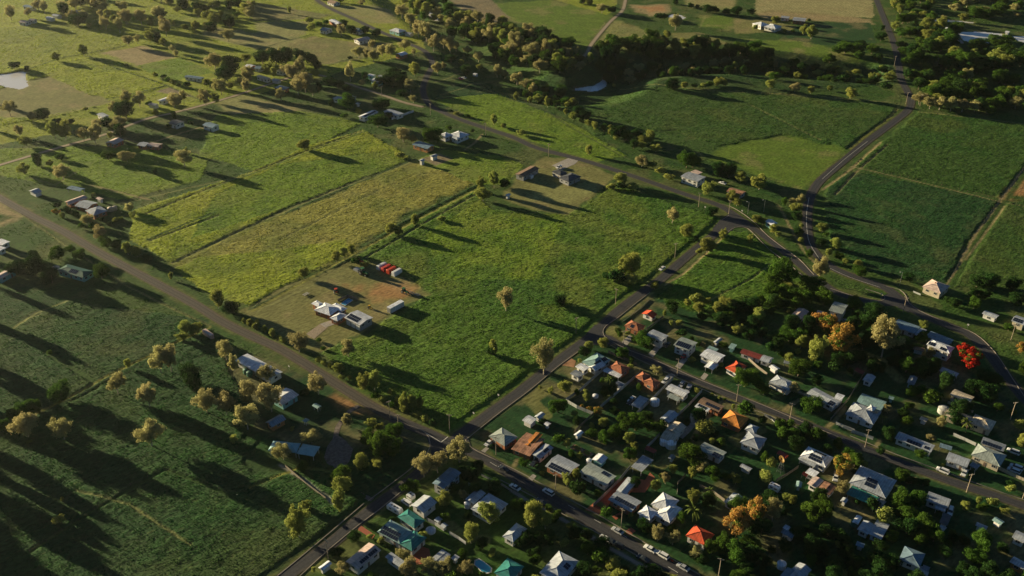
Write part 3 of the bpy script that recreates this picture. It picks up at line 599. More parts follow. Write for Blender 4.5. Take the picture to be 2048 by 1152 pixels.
# junction aprons
def patch(name, poly, m, z=.05, kind='structure'):
    V = [(*at(px, py)[:2], 0) for px, py in poly]; V = [(x, y, macro1(x, y)+z) for x, y, _ in V]
    o = mesh_obj(name, V, [tuple(range(len(V)))], m)
    uv = o.data.uv_layers.new(name='UVMap')
    for lp in o.data.loops: uv.data[lp.index].uv = (.5, .5)
    return tag(o, kind=kind)
patch('road', [(1425,458),(1440,440),(1462,425),(1490,440),(1512,462),(1497,456),(1482,453),(1470,456),(1455,468),(1443,478)], M['asphalt'], .122)
patch('road', [(1172,668),(1190,650),(1206,655),(1207,668),(1216,678),(1236,690),(1215,690),(1180,690)], M['asphalt'], .124)
patch('road', [(850,868),(868,872),(905,880),(925,858),(942,856),(935,872),(945,902),(965,915),(900,905),(868,925),(862,915),(862,897)], M['asphalt'], .126)
patch('road', [(1760,596),(1775,588),(1795,590),(1822,612),(1818,626),(1800,618),(1785,608),(1768,610)], M['asphalt'], .128)
GREYP = M['concrete']
for poly in ([(1243,684),(1258,670),(1268,674),(1253,692)], [(1296,708),(1314,690),(1322,694),(1306,715)], [(1350,733),(1372,708),(1380,713),(1360,738)],
             [(1480,760),(1500,740),(1506,744),(1490,766)], [(1401,755),(1409,745),(1417,750),(1407,762)], [(1330,752),(1346,745),(1352,750),(1338,760)],
             [(1055,958),(1066,948),(1073,952),(1062,965)], [(958,905),(972,894),(978,897),(966,909)], [(655,892),(672,868),(690,880),(706,898),(700,920),(690,935),(656,930),(648,915)]):
    patch('driveway', poly, M['pad'] if poly[0][0] in (655,) else GREYP, .05)
for poly in ([(1250,1062),(1262,1055),(1272,1062),(1258,1072)], [(1224,1033),(1240,1025),(1244,1030),(1232,1040)]): patch('driveway', poly, M['paving'], .05)
patch('driveway', [(1170,1020),(1250,955),(1290,960),(1300,945),(1310,955),(1290,985),(1240,985),(1200,1030)], M['paving'], .05)
patch('driveway', [(650,655),(640,648),(664,640),(672,648)], M['concrete'], .06)
patch('driveway', [(612,668),(640,648),(655,655),(628,678)], M['track'], .05)
patch('driveway', [(1104,331),(1143,313),(1160,318),(1150,328),(1124,340)], M['concrete'], .05)
patch('driveway', [(720,1050),(735,1060),(750,1070),(745,1078),(716,1060)], M['paving'], .05)
patch('driveway', [(625,905+0),(640,893),(655,880)], M['concrete'], .05) if False else None
patch('patio', [(820,1115),(842,1092),(858,1098),(862,1115),(845,1128),(826,1130)], M['paving'], .06)
patch('driveway', [(1124,716),(1137,714),(1152,722),(1148,735),(1120,730)], M['dirtm'], .05)
# school yard paths
def path(pts, w, m, z=.055, name='path'): return ribbon(name, densify(W2(pts), 4), w, m, z=z)
path([(719,812),(700,822),(687,838),(677,852),(672,870),(668,895)], 2.2, M['pad'])
path([(668,925),(690,960),(715,985),(745,1000)], 2.0, M['pad'])
path([(1024,982),(1060,1004),(1110,1030),(1160,1060),(1219,1096),(1304,1142),(1370,1180)], 1.3, M['kerb'], .066, 'pavement')
path([(1400,845),(1385,830),(1385,850),(1360,875)], 2.6, M['concrete'], .052, 'driveway')
# road paint
def paint(pts, w=.14, z=.15): ribbon('road_marking', densify(W2(pts), 4), w, M['mark'], z=z)
paint([(846,863),(864,874),(882,885)], .25); paint([(882,885),(896,874)], .35)
paint([(1618,395),(1613,430),(1615,470),(1622,492),(1640,520)], .22); paint([(1735,283),(1690,318),(1645,358)], .18); paint([(1660,537),(1700,555),(1760,575)], .18)
paint([(1336,1134),(1356,1146)], .2); paint([(905,893)]+[(915,899)], .16)
for k in range(7):
    a = (980+k*52, 925+k*28.5); paint([a, (a[0]+14, a[1]+8)], .15, .15) if k not in (1,) else None
# kerbs: a real 0.12 m step, each run a strip of its own
def kerb(pts, side=0):
    P = densify(W2(pts), 3); mb = MB(); h = .19; w = .16
    for i in range(len(P)-1):
        a, b = P[i], P[i+1]; d = (b-a).normalized(); n = Vector((d.y, -d.x)) * w; n0 = len(mb.v)
        za, zb = macro1(a.x, a.y), macro1(b.x, b.y)
        for q, z in ((a-n,za-.1),(a+n,za-.1),(a+n,za+h),(a-n,za+h),(b-n,zb-.1),(b+n,zb-.1),(b+n,zb+h),(b-n,zb+h)): mb.v.append((q.x,q.y,z))
        mb.f += [(n0+3,n0+2,n0+6,n0+7),(n0+1,n0+5,n0+6,n0+2),(n0,n0+3,n0+7,n0+4)]; mb.mi += [0]*3
    o = mb.build('kerb', M['kerb']); tag(o, kind='structure')
for k in ([(1437,408),(1458,412),(1484,426),(1510,446),(1536,472),(1570,498),(1600,520),(1628,550)], [(1444,440),(1458,431)], [(1452,468),(1464,458),(1478,454),(1495,457),(1508,468),(1540,500),(1580,530),(1615,560)],
          [(1300,585),(1265,612),(1235,636),(1212,652),(1206,664),(1212,676),(1232,688),(1262,702),(1300,716),(1350,738),(1400,760),(1450,780),(1530,812),(1600,842),(1690,880)],
          [(1176,690),(1120,730),(1060,780),(1000,825),(940,873),(932,882),(945,897),(980,915)], [(780,832),(815,850),(850,865),(860,885),(855,905),(826,934),(782,968),(736,1002)],
          [(980,915),(1050,950),(1122,990),(1200,1032),(1260,1068),(1330,1110),(1400,1150)], [(1000,960),(1060,990),(1120,1025),(1180,1058),(1240,1092),(1320,1138)],
          [(728,1007),(680,1048),(640,1082),(587,1126),(555,1152)], [(802,984),(760,1018),(715,1052),(664,1094),(628,1126),(600,1152)],
          [(1772,573),(1800,580),(1812,592),(1818,606),(1840,622),(1900,648),(1950,668),(1990,705),(2030,765),(2060,810)],
          [(1661,577),(1700,590),(1740,601),(1762,602),(1770,596),(1762,588),(1730,578)], [(1220,690),(1250,706),(1330,744),(1400,776),(1470,808),(1540,832),(1640,878)],
          [(1700,872),(1800,912),(1900,948),(2000,984),(2060,1004)]):
    kerb(k)
# ---------------------------------------------------------------- trees
TS, TH = 1.23, 1.15
LM = {}
for k, (c1, c2, tr) in dict(
    G=((.43,.39,.18), (.27,.26,.105), .42),      # tan-gold eucalypts
    P=((.33,.345,.095), (.19,.235,.05), .42),     # pale yellow-green
    R=((.085,.155,.022), (.038,.085,.016), .30), # mid green
    D=((.040,.088,.020), (.020,.050,.015), .24), # dark green
    O=((.50,.27,.07), (.30,.22,.06), .30),     # rust
    X=((.42,.05,.018), (.24,.035,.012), .25), M=((.11,.15,.035), (.07,.10,.025), .3)).items():
    LM[k] = leaf_mat('leaves_' + k, c1, c2, tr)
def crown_mesh(name, seed, m, clumps=26, leaves=3600, leaf=.040, rc=.19, shape='oval', low=.25, m2=None, share2=0, hollow=.62):
    """leaf clumps filling a crown of unit height and unit width; the foot of the tree is the origin"""
    r = np.random.RandomState(seed); C = []; ph = r.uniform(0, 6.28, 4)
    tries = 0
    while len(C) < clumps and tries < 5000:
        tries += 1
        p = r.uniform(-1, 1, 3); q = np.linalg.norm(p)
        if q > 1 or q < .28 and r.rand() < .7: continue
        if shape == 'dome' and p[2] < -.35: continue
        if shape == 'top': p[0] *= .55 + .45*(p[2]+1)/2; p[1] *= .55 + .45*(p[2]+1)/2
        th = math.atan2(p[1], p[0]); lobe = 1 + .22*math.sin(2*th+ph[0]) + .16*math.sin(3*th+ph[1]) + .12*p[2]*math.sin(th+ph[2])
        x, y = p[0]*(.5-rc*.75)*lobe, p[1]*(.5-rc*.75)*lobe
        z = low + (1-low)*(.5 + p[2]*(.5-rc*.6/(1-low))*(1 + .12*math.sin(th*2+ph[3])))
        rr = rc * r.uniform(.45, 1.25)
        if any((x-c[0])**2 + (y-c[1])**2 + (z-c[2])**2 < (.45*rc)**2 for c in C): continue
        C.append((x, y, z, rr))
    C = np.array(C); wts = C[:, 3]**2; wts = wts/wts.sum()
    ci = r.choice(len(C), leaves, p=wts)
    d = r.normal(size=(leaves, 3)); d /= np.linalg.norm(d, axis=1)[:, None]
    rad = C[ci, 3] * (hollow + (1-hollow) * r.rand(leaves)**.6) * np.where(r.rand(leaves) < .18, r.uniform(1.05, 1.5, leaves), 1)
    P = C[ci, :3] + d * rad[:, None] * np.array([1, 1, .82])
    n = d + r.normal(size=(leaves, 3)) * .55; n /= np.linalg.norm(n, axis=1)[:, None]
    u = np.cross(n, r.normal(size=(leaves, 3))); u /= np.linalg.norm(u, axis=1)[:, None]; v = np.cross(n, u)
    s = leaf * r.uniform(.6, 1.35, (leaves, 1))
    A = P - u*s; B = P - v*s*.62; Cc = P + u*s; Dd = P + v*s*.62
    V = np.stack([A, B, Cc, Dd], 1).reshape(-1, 3)
    me = bpy.data.meshes.new(name); me.vertices.add(len(V)); me.vertices.foreach_set('co', V.ravel())
    F = np.arange(len(V)); me.loops.add(len(F)); me.loops.foreach_set('vertex_index', F)
    me.polygons.add(leaves); me.polygons.foreach_set('loop_start', np.arange(0, len(F), 4)); me.polygons.foreach_set('loop_total', np.full(leaves, 4))
    me.update(calc_edges=True); me.materials.append(m)
    if m2:
        me.materials.append(m2); hi = (r.rand(len(C)) < share2)[ci] & (r.rand(leaves) < .8); me.polygons.foreach_set('material_index', hi.astype(int))
    return me
def trunk_mesh(name, seed, m, top=.62, limbs=4, r0=.028, lean=.05, spread=.26, start=.22):
    r = random.Random(seed); mb = MB(); x = y = 0.0; p = Vector((0,0,-.03))
    mid = Vector((r.uniform(-lean,lean), r.uniform(-lean,lean), start))
    mb.bar(p, mid, r0, r0*.75, 7)
    tip = Vector((mid.x*1.8, mid.y*1.8, top)); mb.bar(mid, tip, r0*.72, r0*.3, 6)
    for k in range(limbs):
        a = 2*math.pi*k/limbs + r.uniform(-.5,.5); t = r.uniform(0,.5); s = mid.lerp(tip, t)
        e = Vector((s.x + math.cos(a)*spread*r.uniform(.7,1.1), s.y + math.sin(a)*spread*r.uniform(.7,1.1), min(.85, s.z + r.uniform(.15,.34))))
        mb.bar(s, e, r0*.5, r0*.16, 5)
    me = mb.build('t', m).data; o = bpy.data.objects['t']; bpy.data.objects.remove(o); me.name = name; return me
PROTO = {}
def P_(k, n, **kw):
    tk = dict(G=dict(m=M['gumbark'], top=.7, limbs=5, r0=.026, start=.2), P=dict(m=M['gumbark'], top=.6, limbs=4, r0=.022, start=.12),
              R=dict(m=M['trunk'], top=.55, limbs=4, r0=.035, start=.12), D=dict(m=M['trunk'], top=.55, limbs=4, r0=.035, start=.12),
              O=dict(m=M['trunk'], top=.55, limbs=5, r0=.03, start=.15), X=dict(m=M['trunk'], top=.5, limbs=5, r0=.03, start=.15))[k]
    PROTO[k] = [(crown_mesh('crown_%s%d' % (k, i), 100*ord(k)+i, LM[k], **kw), trunk_mesh('trunk_%s%d' % (k, i), i+ord(k), **tk)) for i in range(n)]
P_('G', 7, clumps=40, leaves=7000, leaf=.024, rc=.140, low=.18, hollow=.4)
P_('P', 6, clumps=42, leaves=7000, leaf=.025, rc=.135, shape='top', low=.06, hollow=.4)
P_('R', 7, clumps=42, leaves=8000, leaf=.025, rc=.155, low=.08, hollow=.6)
P_('D', 6, clumps=40, leaves=8000, leaf=.025, rc=.160, low=.05, hollow=.6)
P_('O', 3, clumps=30, leaves=5200, leaf=.030, rc=.165, low=.12, m2=LM['R'], share2=.4, hollow=.5)
P_('X', 1, clumps=70, leaves=8000, leaf=.026, rc=.115, low=.12, m2=LM['R'], share2=.33, hollow=.5)
PROTO['B'] = [(crown_mesh('crown_B%d' % i, 50+i, LM[k], clumps=9, leaves=900, leaf=.075, rc=.28, shape='dome', low=.02, hollow=.5), None) for i, k in enumerate('PRPD')]
def palm_meshes(seed):
    r = random.Random(seed); mb = MB()
    for k in range(15):
        a = 2*math.pi*k/15 + r.uniform(-.2,.2); up = r.uniform(.1,.9); L = .5*r.uniform(.85,1.1); pts = []
        for t in range(6):
            q = t/5; pts.append(Vector((math.cos(a)*L*q, math.sin(a)*L*q, .80 + .28*up*math.sin(q*2.4) - .30*q*q*(1.2-up))))
        s = Vector((-math.sin(a), math.cos(a), 0))
        for t in range(5):
            w0 = .055*math.sin(math.pi*(t+.35)/5.6); w1 = .055*math.sin(math.pi*(t+1.35)/5.9)
            for sg in (-1, 1):
                mb.quad([pts[t], pts[t+1], pts[t+1]+s*w1*sg-Vector((0,0,w1*.6)), pts[t]+s*w0*sg-Vector((0,0,w0*.6))])
    me = mb.build('t', LM['M']).data; bpy.data.objects.remove(bpy.data.objects['t']); me.name = 'palm_crown'
    tb = MB(); tb.bar((0,0,-.03),(.02,.01,.45),.022,.018,7); tb.bar((.02,.01,.45),(0,0,.82),.018,.016,7)
    mt = tb.build('t', M['trunk']).data; bpy.data.objects.remove(bpy.data.objects['t']); mt.name = 'palm_trunk'
    return me, mt
PROTO['M'] = [palm_meshes(i) for i in range(2)]
NAMES = dict(G=('gum_tree','gum tree'), P=('wattle_tree','feathery tree'), R=('shade_tree','leafy tree'), D=('evergreen_tree','evergreen tree'), O=('autumn_tree','rust tree'), X=('flame_tree','flowering tree'), B=('shrub','shrub'), M=('palm_tree','palm'))
TREES = []          # (object, kind, x px, y px, height m, width m)
def put_tree(k, px, py_b, py_t, wpx, z0=None):
    """one tree of kind k: middle px, foot and top rows, width, all as surveyed on the photograph"""
    ym = (py_b + py_t) / 2; s = pxm(ym); w = max(.8, wpx / s)
    a = PITCH - math.atan((576 - ym) / FPX); V = (py_b - py_t) / s
    hh = V*V - (w*math.sin(a))**2
    h = math.sqrt(hh)/math.cos(a) if hh > 0 else 0
    lo_, hi_ = dict(G=(.85,2.0), P=(.75,1.9), R=(.7,1.3), D=(.7,1.4), O=(.8,1.3), X=(.8,1.0), B=(.6,1.0), M=(1.0,1.6))[k]
    h = min(max(h, lo_*w), hi_*w)
    x, y, z = at(px, ym, h/2)
    pr = PROTO[k][rnd.randrange(len(PROTO[k]))]
    return make_tree(k, pr, x, y, z, w, h, px, ym)
def make_tree(k, pr, x, y, z, w, h, px, ym, wild=False):
    nm = 'riverside_tree' if wild and k in 'DR' else NAMES[k][0]
    if pr[1] is None:
        o = bpy.data.objects.new(nm, pr[0]); COL.objects.link(o); o.location = (x, y, z); o.rotation_euler = (0,0,rnd.uniform(0,6.28)); o.scale = (w*1.25, w*1.25, h*1.2)
    else:
        o = empty(nm, (x, y, z), rnd.uniform(0, 6.28)); q = rnd.uniform(.86, 1.14); o.scale = (w*TS*q, w*TS/q, h*TH)
        link(bpy.data.objects.new('crown', pr[0]), o); link(bpy.data.objects.new('trunk', pr[1]), o)
    TREES.append((o, k, px, ym, h, w)); return o
TILES = {
(0,0): """G 80 160 50 80;G 220 140 70 60;G 505 110 15 65;G 305 90 0 90;G 350 110 20 60;G 580 170 85 70;G 655 170 85 90;D 620 200 130 120;D 590 60 -20 90;D 640 50 -20 90;G 790 90 -20 140;G 720 60 -30 70
G 805 150 80 45;G 840 235 140 75;P 905 190 125 60;P 715 230 185 45;G 950 260 150 60;G 975 90 20 90;G 1015 190 110 65;G 1125 200 85 80;P 1200 330 225 110;G 1295 190 130 50;G 1320 290 170 90;D 1265 370 240 60
P 1305 370 310 60;G 1025 370 290 90;G 1095 345 285 55;P 800 240 205 40;G 1355 40 -20 90;P 1415 100 50 60;D 1280 150 80 90;P 1390 210 165 40;G 1580 90 25 70;P 1645 160 95 80;P 1720 200 115 110;P 1830 150 115 50
P 1740 60 10 60;D 1640 90 40 70;P 1560 240 185 90;P 1480 240 200 60;P 1650 220 180 60;G 1820 330 240 90;G 1990 120 30 100;D 1900 60 0 80;P 2020 60 0 70;G 1375 420 365 50;G 1405 455 400 40;P 665 450 360 90
P 450 490 425 75;D 110 550 505 80;D 210 560 535 50;G 1710 560 430 100;D 1830 590 460 150;P 1960 500 430 100;G 1990 680 540 90;G 1920 690 620 60;G 1970 750 640 65;D 1790 640 555 140;P 1650 690 635 70
G 1765 760 645 100;P 1840 720 650 60;D 1710 700 650 60;B 1005 535 508 35;B 1240 625 585 45;B 1310 630 600 40;B 1345 665 625 45;B 1385 680 645 45;B 1430 695 670 30;B 1500 700 665 60;G 1010 850 725 80;G 1110 860 745 90
D 1000 945 820 120;D 945 940 830 80;G 905 920 820 60;G 1390 860 760 130;G 1465 830 730 50;G 1640 850 735 90;P 1720 830 745 80;B 680 890 860 40;G 70 930 810 100;G 255 970 900 65;D 335 955 880 120;D 570 990 955 55
D 455 990 960 70;P 430 1110 980 100;P 510 1120 980 100;G 150 1090 1000 70;G 770 1040 960 70;D 850 1020 950 100;G 940 1030 950 110;G 660 1130 1025 80;G 750 1150 1000 100;P 880 1110 1060 50;D 960 1090 1000 90;P 205 1170 1095 100
B 1350 1050 1005 50;B 1530 1020 965 40;D 1390 960 890 45;P 1245 920 880 60;D 1190 850 815 50""",
(1,0): """D 670 20 -30 60;G 845 50 -5 60;D 560 10 -20 40;B 420 175 155 70;P 265 110 50 30;D 700 210 160 60;D 760 260 225 90;G 680 290 210 70;D 870 270 215 60;D 960 275 245 80;B 450 250 190 60;B 500 220 180 50;B 560 200 165 45
G 930 390 325 60;G 820 465 375 85;G 885 480 395 55;G 940 500 400 75;G 1010 450 365 80;G 1075 470 365 80;G 1185 400 330 90;D 750 475 450 35;G 1260 445 395 35;G 1165 150 50 90;G 1235 210 115 85;G 1300 300 175 90
G 1360 330 190 110;G 1420 410 290 90;G 1500 390 280 70;G 1550 420 295 90;G 1600 410 330 50;G 1690 430 380 70;G 1780 490 425 90;P 1790 560 510 60;D 1680 590 540 100;G 1450 600 500 70;G 1500 560 500 50;D 1560 500 440 80
P 1640 520 480 50;G 1930 620 520 70;G 1990 630 560 60;D 50 510 410 110;D 150 520 400 110;D 240 520 395 110;D 340 500 400 90;D 430 520 430 100;G 100 440 395 60;G 200 430 395 60;D 490 560 480 70;G 240 600 520 90;G 290 650 530 100
G 350 600 475 90;G 390 740 585 130;G 330 760 640 90;P 470 620 555 80;P 90 570 510 90;P 140 620 545 60;G 450 770 680 80;D 580 670 620 90;D 500 760 650 60;D 650 700 640 80;D 730 720 685 60;G 750 650 520 75;P 1270 610 510 90
D 1100 620 550 100;D 1050 660 600 90;D 1090 700 590 110;D 1150 640 580 90;G 1235 740 645 100;D 870 650 560 40;G 850 690 640 50;D 1000 680 620 80;D 1180 680 600 80;P 950 720 660 50;D 1160 780 720 80;G 1255 825 765 65;G 195 810 720 80
R 735 880 765 130;D 600 850 800 50;D 1030 850 800 90;D 970 860 815 80;R 970 1020 920 130;D 1060 950 900 60;G 1180 1140 1030 110;G 1250 1150 1080 70;R 1370 1140 1035 90;R 1440 1140 1030 90;P 1900 1000 920 60;P 1980 1030 990 50
B 1730 1070 1035 30;B 1560 905 880 40;B 1610 920 895 40;B 1690 940 915 40;B 710 940 915 50;B 820 910 870 40;B 1540 1040 1010 50""",
(2,0): """P 620 30 0 60;D 570 20 -5 60;G 720 100 40 80;D 800 100 55 70;D 1310 35 0 50;D 1430 60 30 50;D 1480 65 40 40;D 1560 95 50 80;D 1625 95 60 60;D 1720 105 75 60;D 1800 110 70 90;D 1915 110 80 60;G 1310 240 120 80
P 1240 300 255 70;P 1945 240 200 50;P 505 490 440 35;P 625 510 430 60;G 950 510 475 40;P 1180 555 510 40;G 1230 570 500 30;P 1040 570 545 25;G 1700 550 460 60;G 1740 540 460 30;P 1780 570 500 60;G 1880 550 480 70
P 1830 560 500 50;D 1960 450 405 60;P 1600 410 355 70;D 1290 720 630 120;P 1650 690 620 90;P 1700 690 640 60;P 1380 700 665 60;G 40 680 590 100;G 120 730 640 90;G 165 760 670 60;P 210 820 760 80;P 285 860 780 60
P 350 865 830 25;P 380 885 855 20;P 430 920 875 45;P 490 960 905 80;D 580 965 890 80;P 550 980 950 40;P 610 1010 965 60;P 665 1040 975 65;P 790 1090 1030 60;B 830 1120 1080 50;P 815 700 670 40;D 890 1055 1005 60
D 990 1110 1040 90;P 1110 1150 1045 90;P 1040 1150 1100 90;B 80 1085 1045 70;B 1180 150 130 70;D 1220 150 110 50;B 1530 700 670 60;B 1460 705 675 50;B 1580 690 665 60""",
(3,0): """P 60 190 140 80;P 290 280 205 70;P 350 310 210 90;D 330 170 150 30;B 130 260 235 30;B 200 265 240 25;D 920 250 200 30;D 910 330 265 90;R 620 430 340 110;R 700 440 345 110;R 730 470 400 90;R 560 420 380 80;R 835 430 360 80
R 500 500 445 90;D 880 500 430 80;D 740 390 330 90;P 1010 60 0 80;P 1060 110 40 90;R 1080 190 110 90;R 1140 180 110 80;R 1150 110 70 40;P 1190 200 150 40;R 1210 130 100 30;P 1020 240 180 90;R 1070 290 240 90;R 1130 280 235 90
R 1190 270 230 80;G 1400 180 130 60;R 1320 290 220 80;P 1570 170 120 80;R 1660 130 70 110;R 1760 150 70 110;G 1560 60 0 90;G 1500 90 40 80;R 1850 100 40 120;R 1240 370 320 110;R 1170 430 380 110;R 1310 420 320 120;R 1390 410 320 120
R 1440 380 290 110;R 1150 530 440 110;R 1210 480 410 80;R 1080 430 390 70;P 1270 580 510 80;D 1060 380 330 70;R 1510 480 400 90;R 1390 510 465 110;P 1470 580 520 50;G 1590 670 560 90;R 1860 380 290 150;R 1640 480 440 100
R 1730 460 410 90;D 1340 600 540 70;R 1360 700 640 100;R 1440 700 645 110;R 1430 780 720 120;G 1650 740 670 100;R 1760 790 720 80;R 1860 850 760 80;R 1900 680 600 110;R 1970 670 600 100;R 1990 760 700 90;D 1500 640 560 90;G 1220 830 750 110;G 1300 860 800 100
D 1700 560 490 130;D 1820 540 470 130;D 1930 540 480 120;D 1600 540 480 130;D 2000 480 410 120;P 1960 440 405 60;G 60 560 480 40;P 20 690 665 90;G 215 725 690 80;P 345 740 705 70;P 495 725 690 50;P 665 770 735 100
B 950 720 685 90;P 140 560 520 80;D 260 590 510 80;B 400 600 570 70;P 970 640 600 90;P 560 580 550 80;B 720 590 560 60;G 1380 860 810 110;G 1470 870 815 110;G 1560 880 820 110;G 1660 880 820 100;R 1760 900 840 110;R 1300 770 700 100;R 1550 800 740 110;G 1990 860 790 110;D 1130 620 560 90;D 1240 640 600 90""",
(0,1): """D 290 180 80 90;P 400 180 130 60;P 190 230 180 110;G 495 290 170 120;R 860 130 60 100;G 1010 150 60 100;G 1470 180 55 120;P 1490 80 30 35;B 750 420 390 40;G 1035 550 480 80;P 1060 590 540 70;D 455 510 465 60
O 450 580 515 45;P 500 600 550 50;D 540 560 500 50;R 605 580 545 60;G 690 650 570 90;B 805 620 590 50;D 870 650 620 40;B 650 680 640 40;B 740 680 640 50;G 795 770 670 120;R 840 830 750 110;R 930 830 770 80
P 1015 890 790 80;P 1090 910 820 80;D 1160 950 885 80;D 1235 250 200 50;R 455 920 840 130;R 560 870 815 70;R 635 930 850 95;D 270 930 850 80;D 140 1060 930 140;D 270 1050 900 140;D 340 1040 940 120;R 810 1080 970 120
D 400 1120 1000 140;P 1365 1090 1030 45;B 920 620 600 50;B 970 610 585 30;R 480 130 80 60""",
(1,1): """P 380 50 -30 110;P 1800 380 265 80;P 1815 460 350 120;P 1905 350 225 80;P 1075 730 640 90;P 1140 740 660 80;P 1270 660 570 80;P 760 890 810 70;P 700 910 830 70;P 640 950 860 80;P 380 1080 990 100;B 800 950 925 70
B 870 990 950 60;D 1990 350 280 90;B 1480 620 580 60;B 1150 110 70 70""",
(2,1): """P 870 330 245 120;B 800 360 325 70;B 880 360 330 80;B 950 360 330 80;P 615 90 15 70;G 1040 190 100 100;P 1150 60 10 80;P 1040 40 -20 80;B 1120 190 150 80;B 1190 240 190 70;B 1260 290 250 70;R 1400 190 70 110;R 1450 190 90 110
R 1350 130 90 80;D 1660 260 150 110;D 1740 270 160 110;P 1830 310 220 110;P 1980 370 250 140;P 1570 410 300 130;P 1760 460 390 120;P 1800 490 440 90;G 1285 640 520 90;D 1605 570 510 90;P 1400 750 650 130;B 1450 790 740 70
P 1690 770 680 70;P 1570 880 760 130;P 1910 790 720 60;P 1960 640 570 90;P 2010 640 600 70;P 900 1060 900 130;P 970 1060 890 130;B 850 1110 1040 130;B 950 1110 1050 120;P 1140 1160 1105 80;B 760 1080 1040 80;B 1500 880 840 50""",
(3,1): """R 130 490 430 55;G 260 500 410 55;G 200 480 440 60;P 225 540 490 100;B 265 670 640 30;P 440 700 650 100;B 465 740 710 40;P 545 850 760 110;P 485 900 840 70;R 560 920 870 70;R 330 910 850 60;G 420 1120 900 100
P 615 960 930 60;P 725 990 940 80;R 730 1060 980 90;R 120 1140 940 190;R 60 1160 1040 120;P 180 1200 1100 130;R 350 1160 1060 150;D 1130 1100 1040 90;D 1680 1150 1060 130;D 1780 1150 1040 130;D 1950 1150 1090 130;P 40 700 665 90
P 80 750 700 60;B 260 790 750 50;D 230 590 550 90;D 240 720 680 80;D 420 820 760 70""",
(0,2): """P 1740 170 25 120;D 1850 200 130 120;P 1480 370 265 110;P 1550 380 290 100;P 1460 430 350 90;P 1590 330 275 50;G 1270 690 490 130;G 1350 680 470 120;D 1540 840 620 160;P 1020 650 570 65;G 930 860 690 130;R 480 920 770 160
R 200 1030 910 110;R 280 1010 910 110;R 110 1060 960 120;G 200 1210 1010 180;G 490 1230 1045 170;G 1180 960 780 130;G 1640 1010 830 150;G 1800 1030 850 140;G 1195 1282 1080 170;G 1800 580 420 110;G 1870 700 550 80;G 1985 960 760 130
G 1970 1150 960 170;R 30 1150 1050 80;P 2000 310 250 60;P 2040 340 280 50;B 400 540 500 40;P 1950 290 240 40""",
(1,2): """P 10 310 250 50;P 70 360 305 50;P 130 400 330 60;P 215 450 390 60;P 180 420 380 50;G 340 520 365 140;G 735 560 415 120;P 500 600 550 60;P 545 630 570 70;P 595 650 600 50;P 665 690 600 90;P 750 740 700 40;P 860 820 680 110
P 940 830 670 100;P 1075 860 810 40;P 1135 930 860 60;P 1190 970 850 90;P 1250 980 860 90;P 1310 970 880 80;P 1180 1000 930 80;P 1900 540 410 70;D 1890 540 480 90;G 2000 190 15 110;G 80 770 630 130;G 490 860 690 140
D 390 870 800 80;G 110 1000 770 170;G 730 1110 1015 80;P 920 1150 1050 90;P 990 1150 1080 80;P 290 1150 1110 40;B 505 430 405 40;R 540 500 470 40;B 1100 950 910 60;B 1290 1030 990 70;B 1350 1070 1030 70;B 1420 1110 1060 60;B 820 770 740 60;B 950 880 850 60;B 1010 910 870 60;B 690 740 700 50""",
(2,2): """G 255 700 430 150;P 310 850 790 50;B 225 815 785 30;D 380 150 60 110;R 850 370 320 40;R 860 400 350 40;B 925 375 345 40;R 1060 480 375 150;R 980 440 390 60;P 1220 230 180 35;P 1275 310 260 45;P 1335 310 255 50;B 1350 390 340 80
P 730 490 400 110;P 615 500 430 80;D 580 550 470 90;R 890 570 480 90;B 540 600 570 35;G 1160 700 625 80;B 945 640 610 40;M 780 790 710 80;D 740 870 790 80;D 800 880 770 90;P 595 920 820 80;O 620 980 950 40;O 690 1010 950 60
O 560 960 930 30;P 730 1120 1040 100;P 500 1030 980 60;P 640 1130 1080 60;R 1015 820 770 50;R 900 1150 1020 120;R 990 1150 1010 120;R 1100 1150 1060 110;R 1180 1160 1060 100;R 830 1160 1100 90;R 1870 800 640 150;R 2020 860 780 80
B 1440 600 555 50;G 1530 480 440 50;R 1690 480 430 60;P 1720 180 70 130;D 1780 200 100 120;D 1870 190 90 120;D 1940 190 70 120;R 1990 130 60 80;P 1560 130 90 70;P 1770 970 930 40;B 1600 860 840 25;B 1655 890 870 25;B 1700 900 880 25
B 1840 970 950 25;B 1670 640 595 40;R 1740 260 200 100;R 1480 930 1000 50;D 240 1100 1050 60""".replace('R 1480 930 1000 50;',''),
(3,2): """R 30 90 -30 120;R 170 90 0 150;R 370 60 -10 130;R 30 200 160 70;P 160 200 170 40;R 340 220 170 50;R 690 180 75 130;D 830 320 130 170;R 780 350 270 90;O 480 360 225 190;O 600 520 315 240;G 940 560 270 210;P 265 490 380 90
R 170 440 315 130;P 395 600 390 150;R 60 440 370 80;P 170 590 530 90;R 120 560 520 60;R 245 720 575 150;R 350 1010 880 170;G 210 840 770 90;G 1300 550 490 80;X 1610 630 475 170;D 1220 720 600 120;D 1300 710 610 120
D 1740 790 660 150;D 1820 800 700 130;D 1650 880 740 150;D 1760 920 780 150;R 1160 860 790 100;R 1250 860 790 90;R 1840 990 920 70;R 1130 970 910 60;G 960 1010 940 80;M 920 1080 1030 60;G 1380 1110 1040 90
M 1590 1150 1080 100;R 1660 180 60 80;D 1480 150 80 110;R 1930 350 290 80;O 2030 560 400 70;R 2040 680 600 70;R 130 1150 1050 130;D 310 1150 1080 90;R 1110 1090 1040 90;D 1660 90 10 100;D 1740 90 20 100;D 1980 140 40 130
D 660 620 520 130;D 560 600 520 120;D 1100 600 520 110;D 720 600 500 110;D 1010 620 540 110;D 1180 500 440 80;D 1080 450 400 90;R 660 680 640 50""",
(0,3): "B 480 745 665 75;B 230 90 70 40;G 440 110 20 10;P 1870 100 20 60;P 500 560 520 30".replace('G 440 110 20 10;',''),
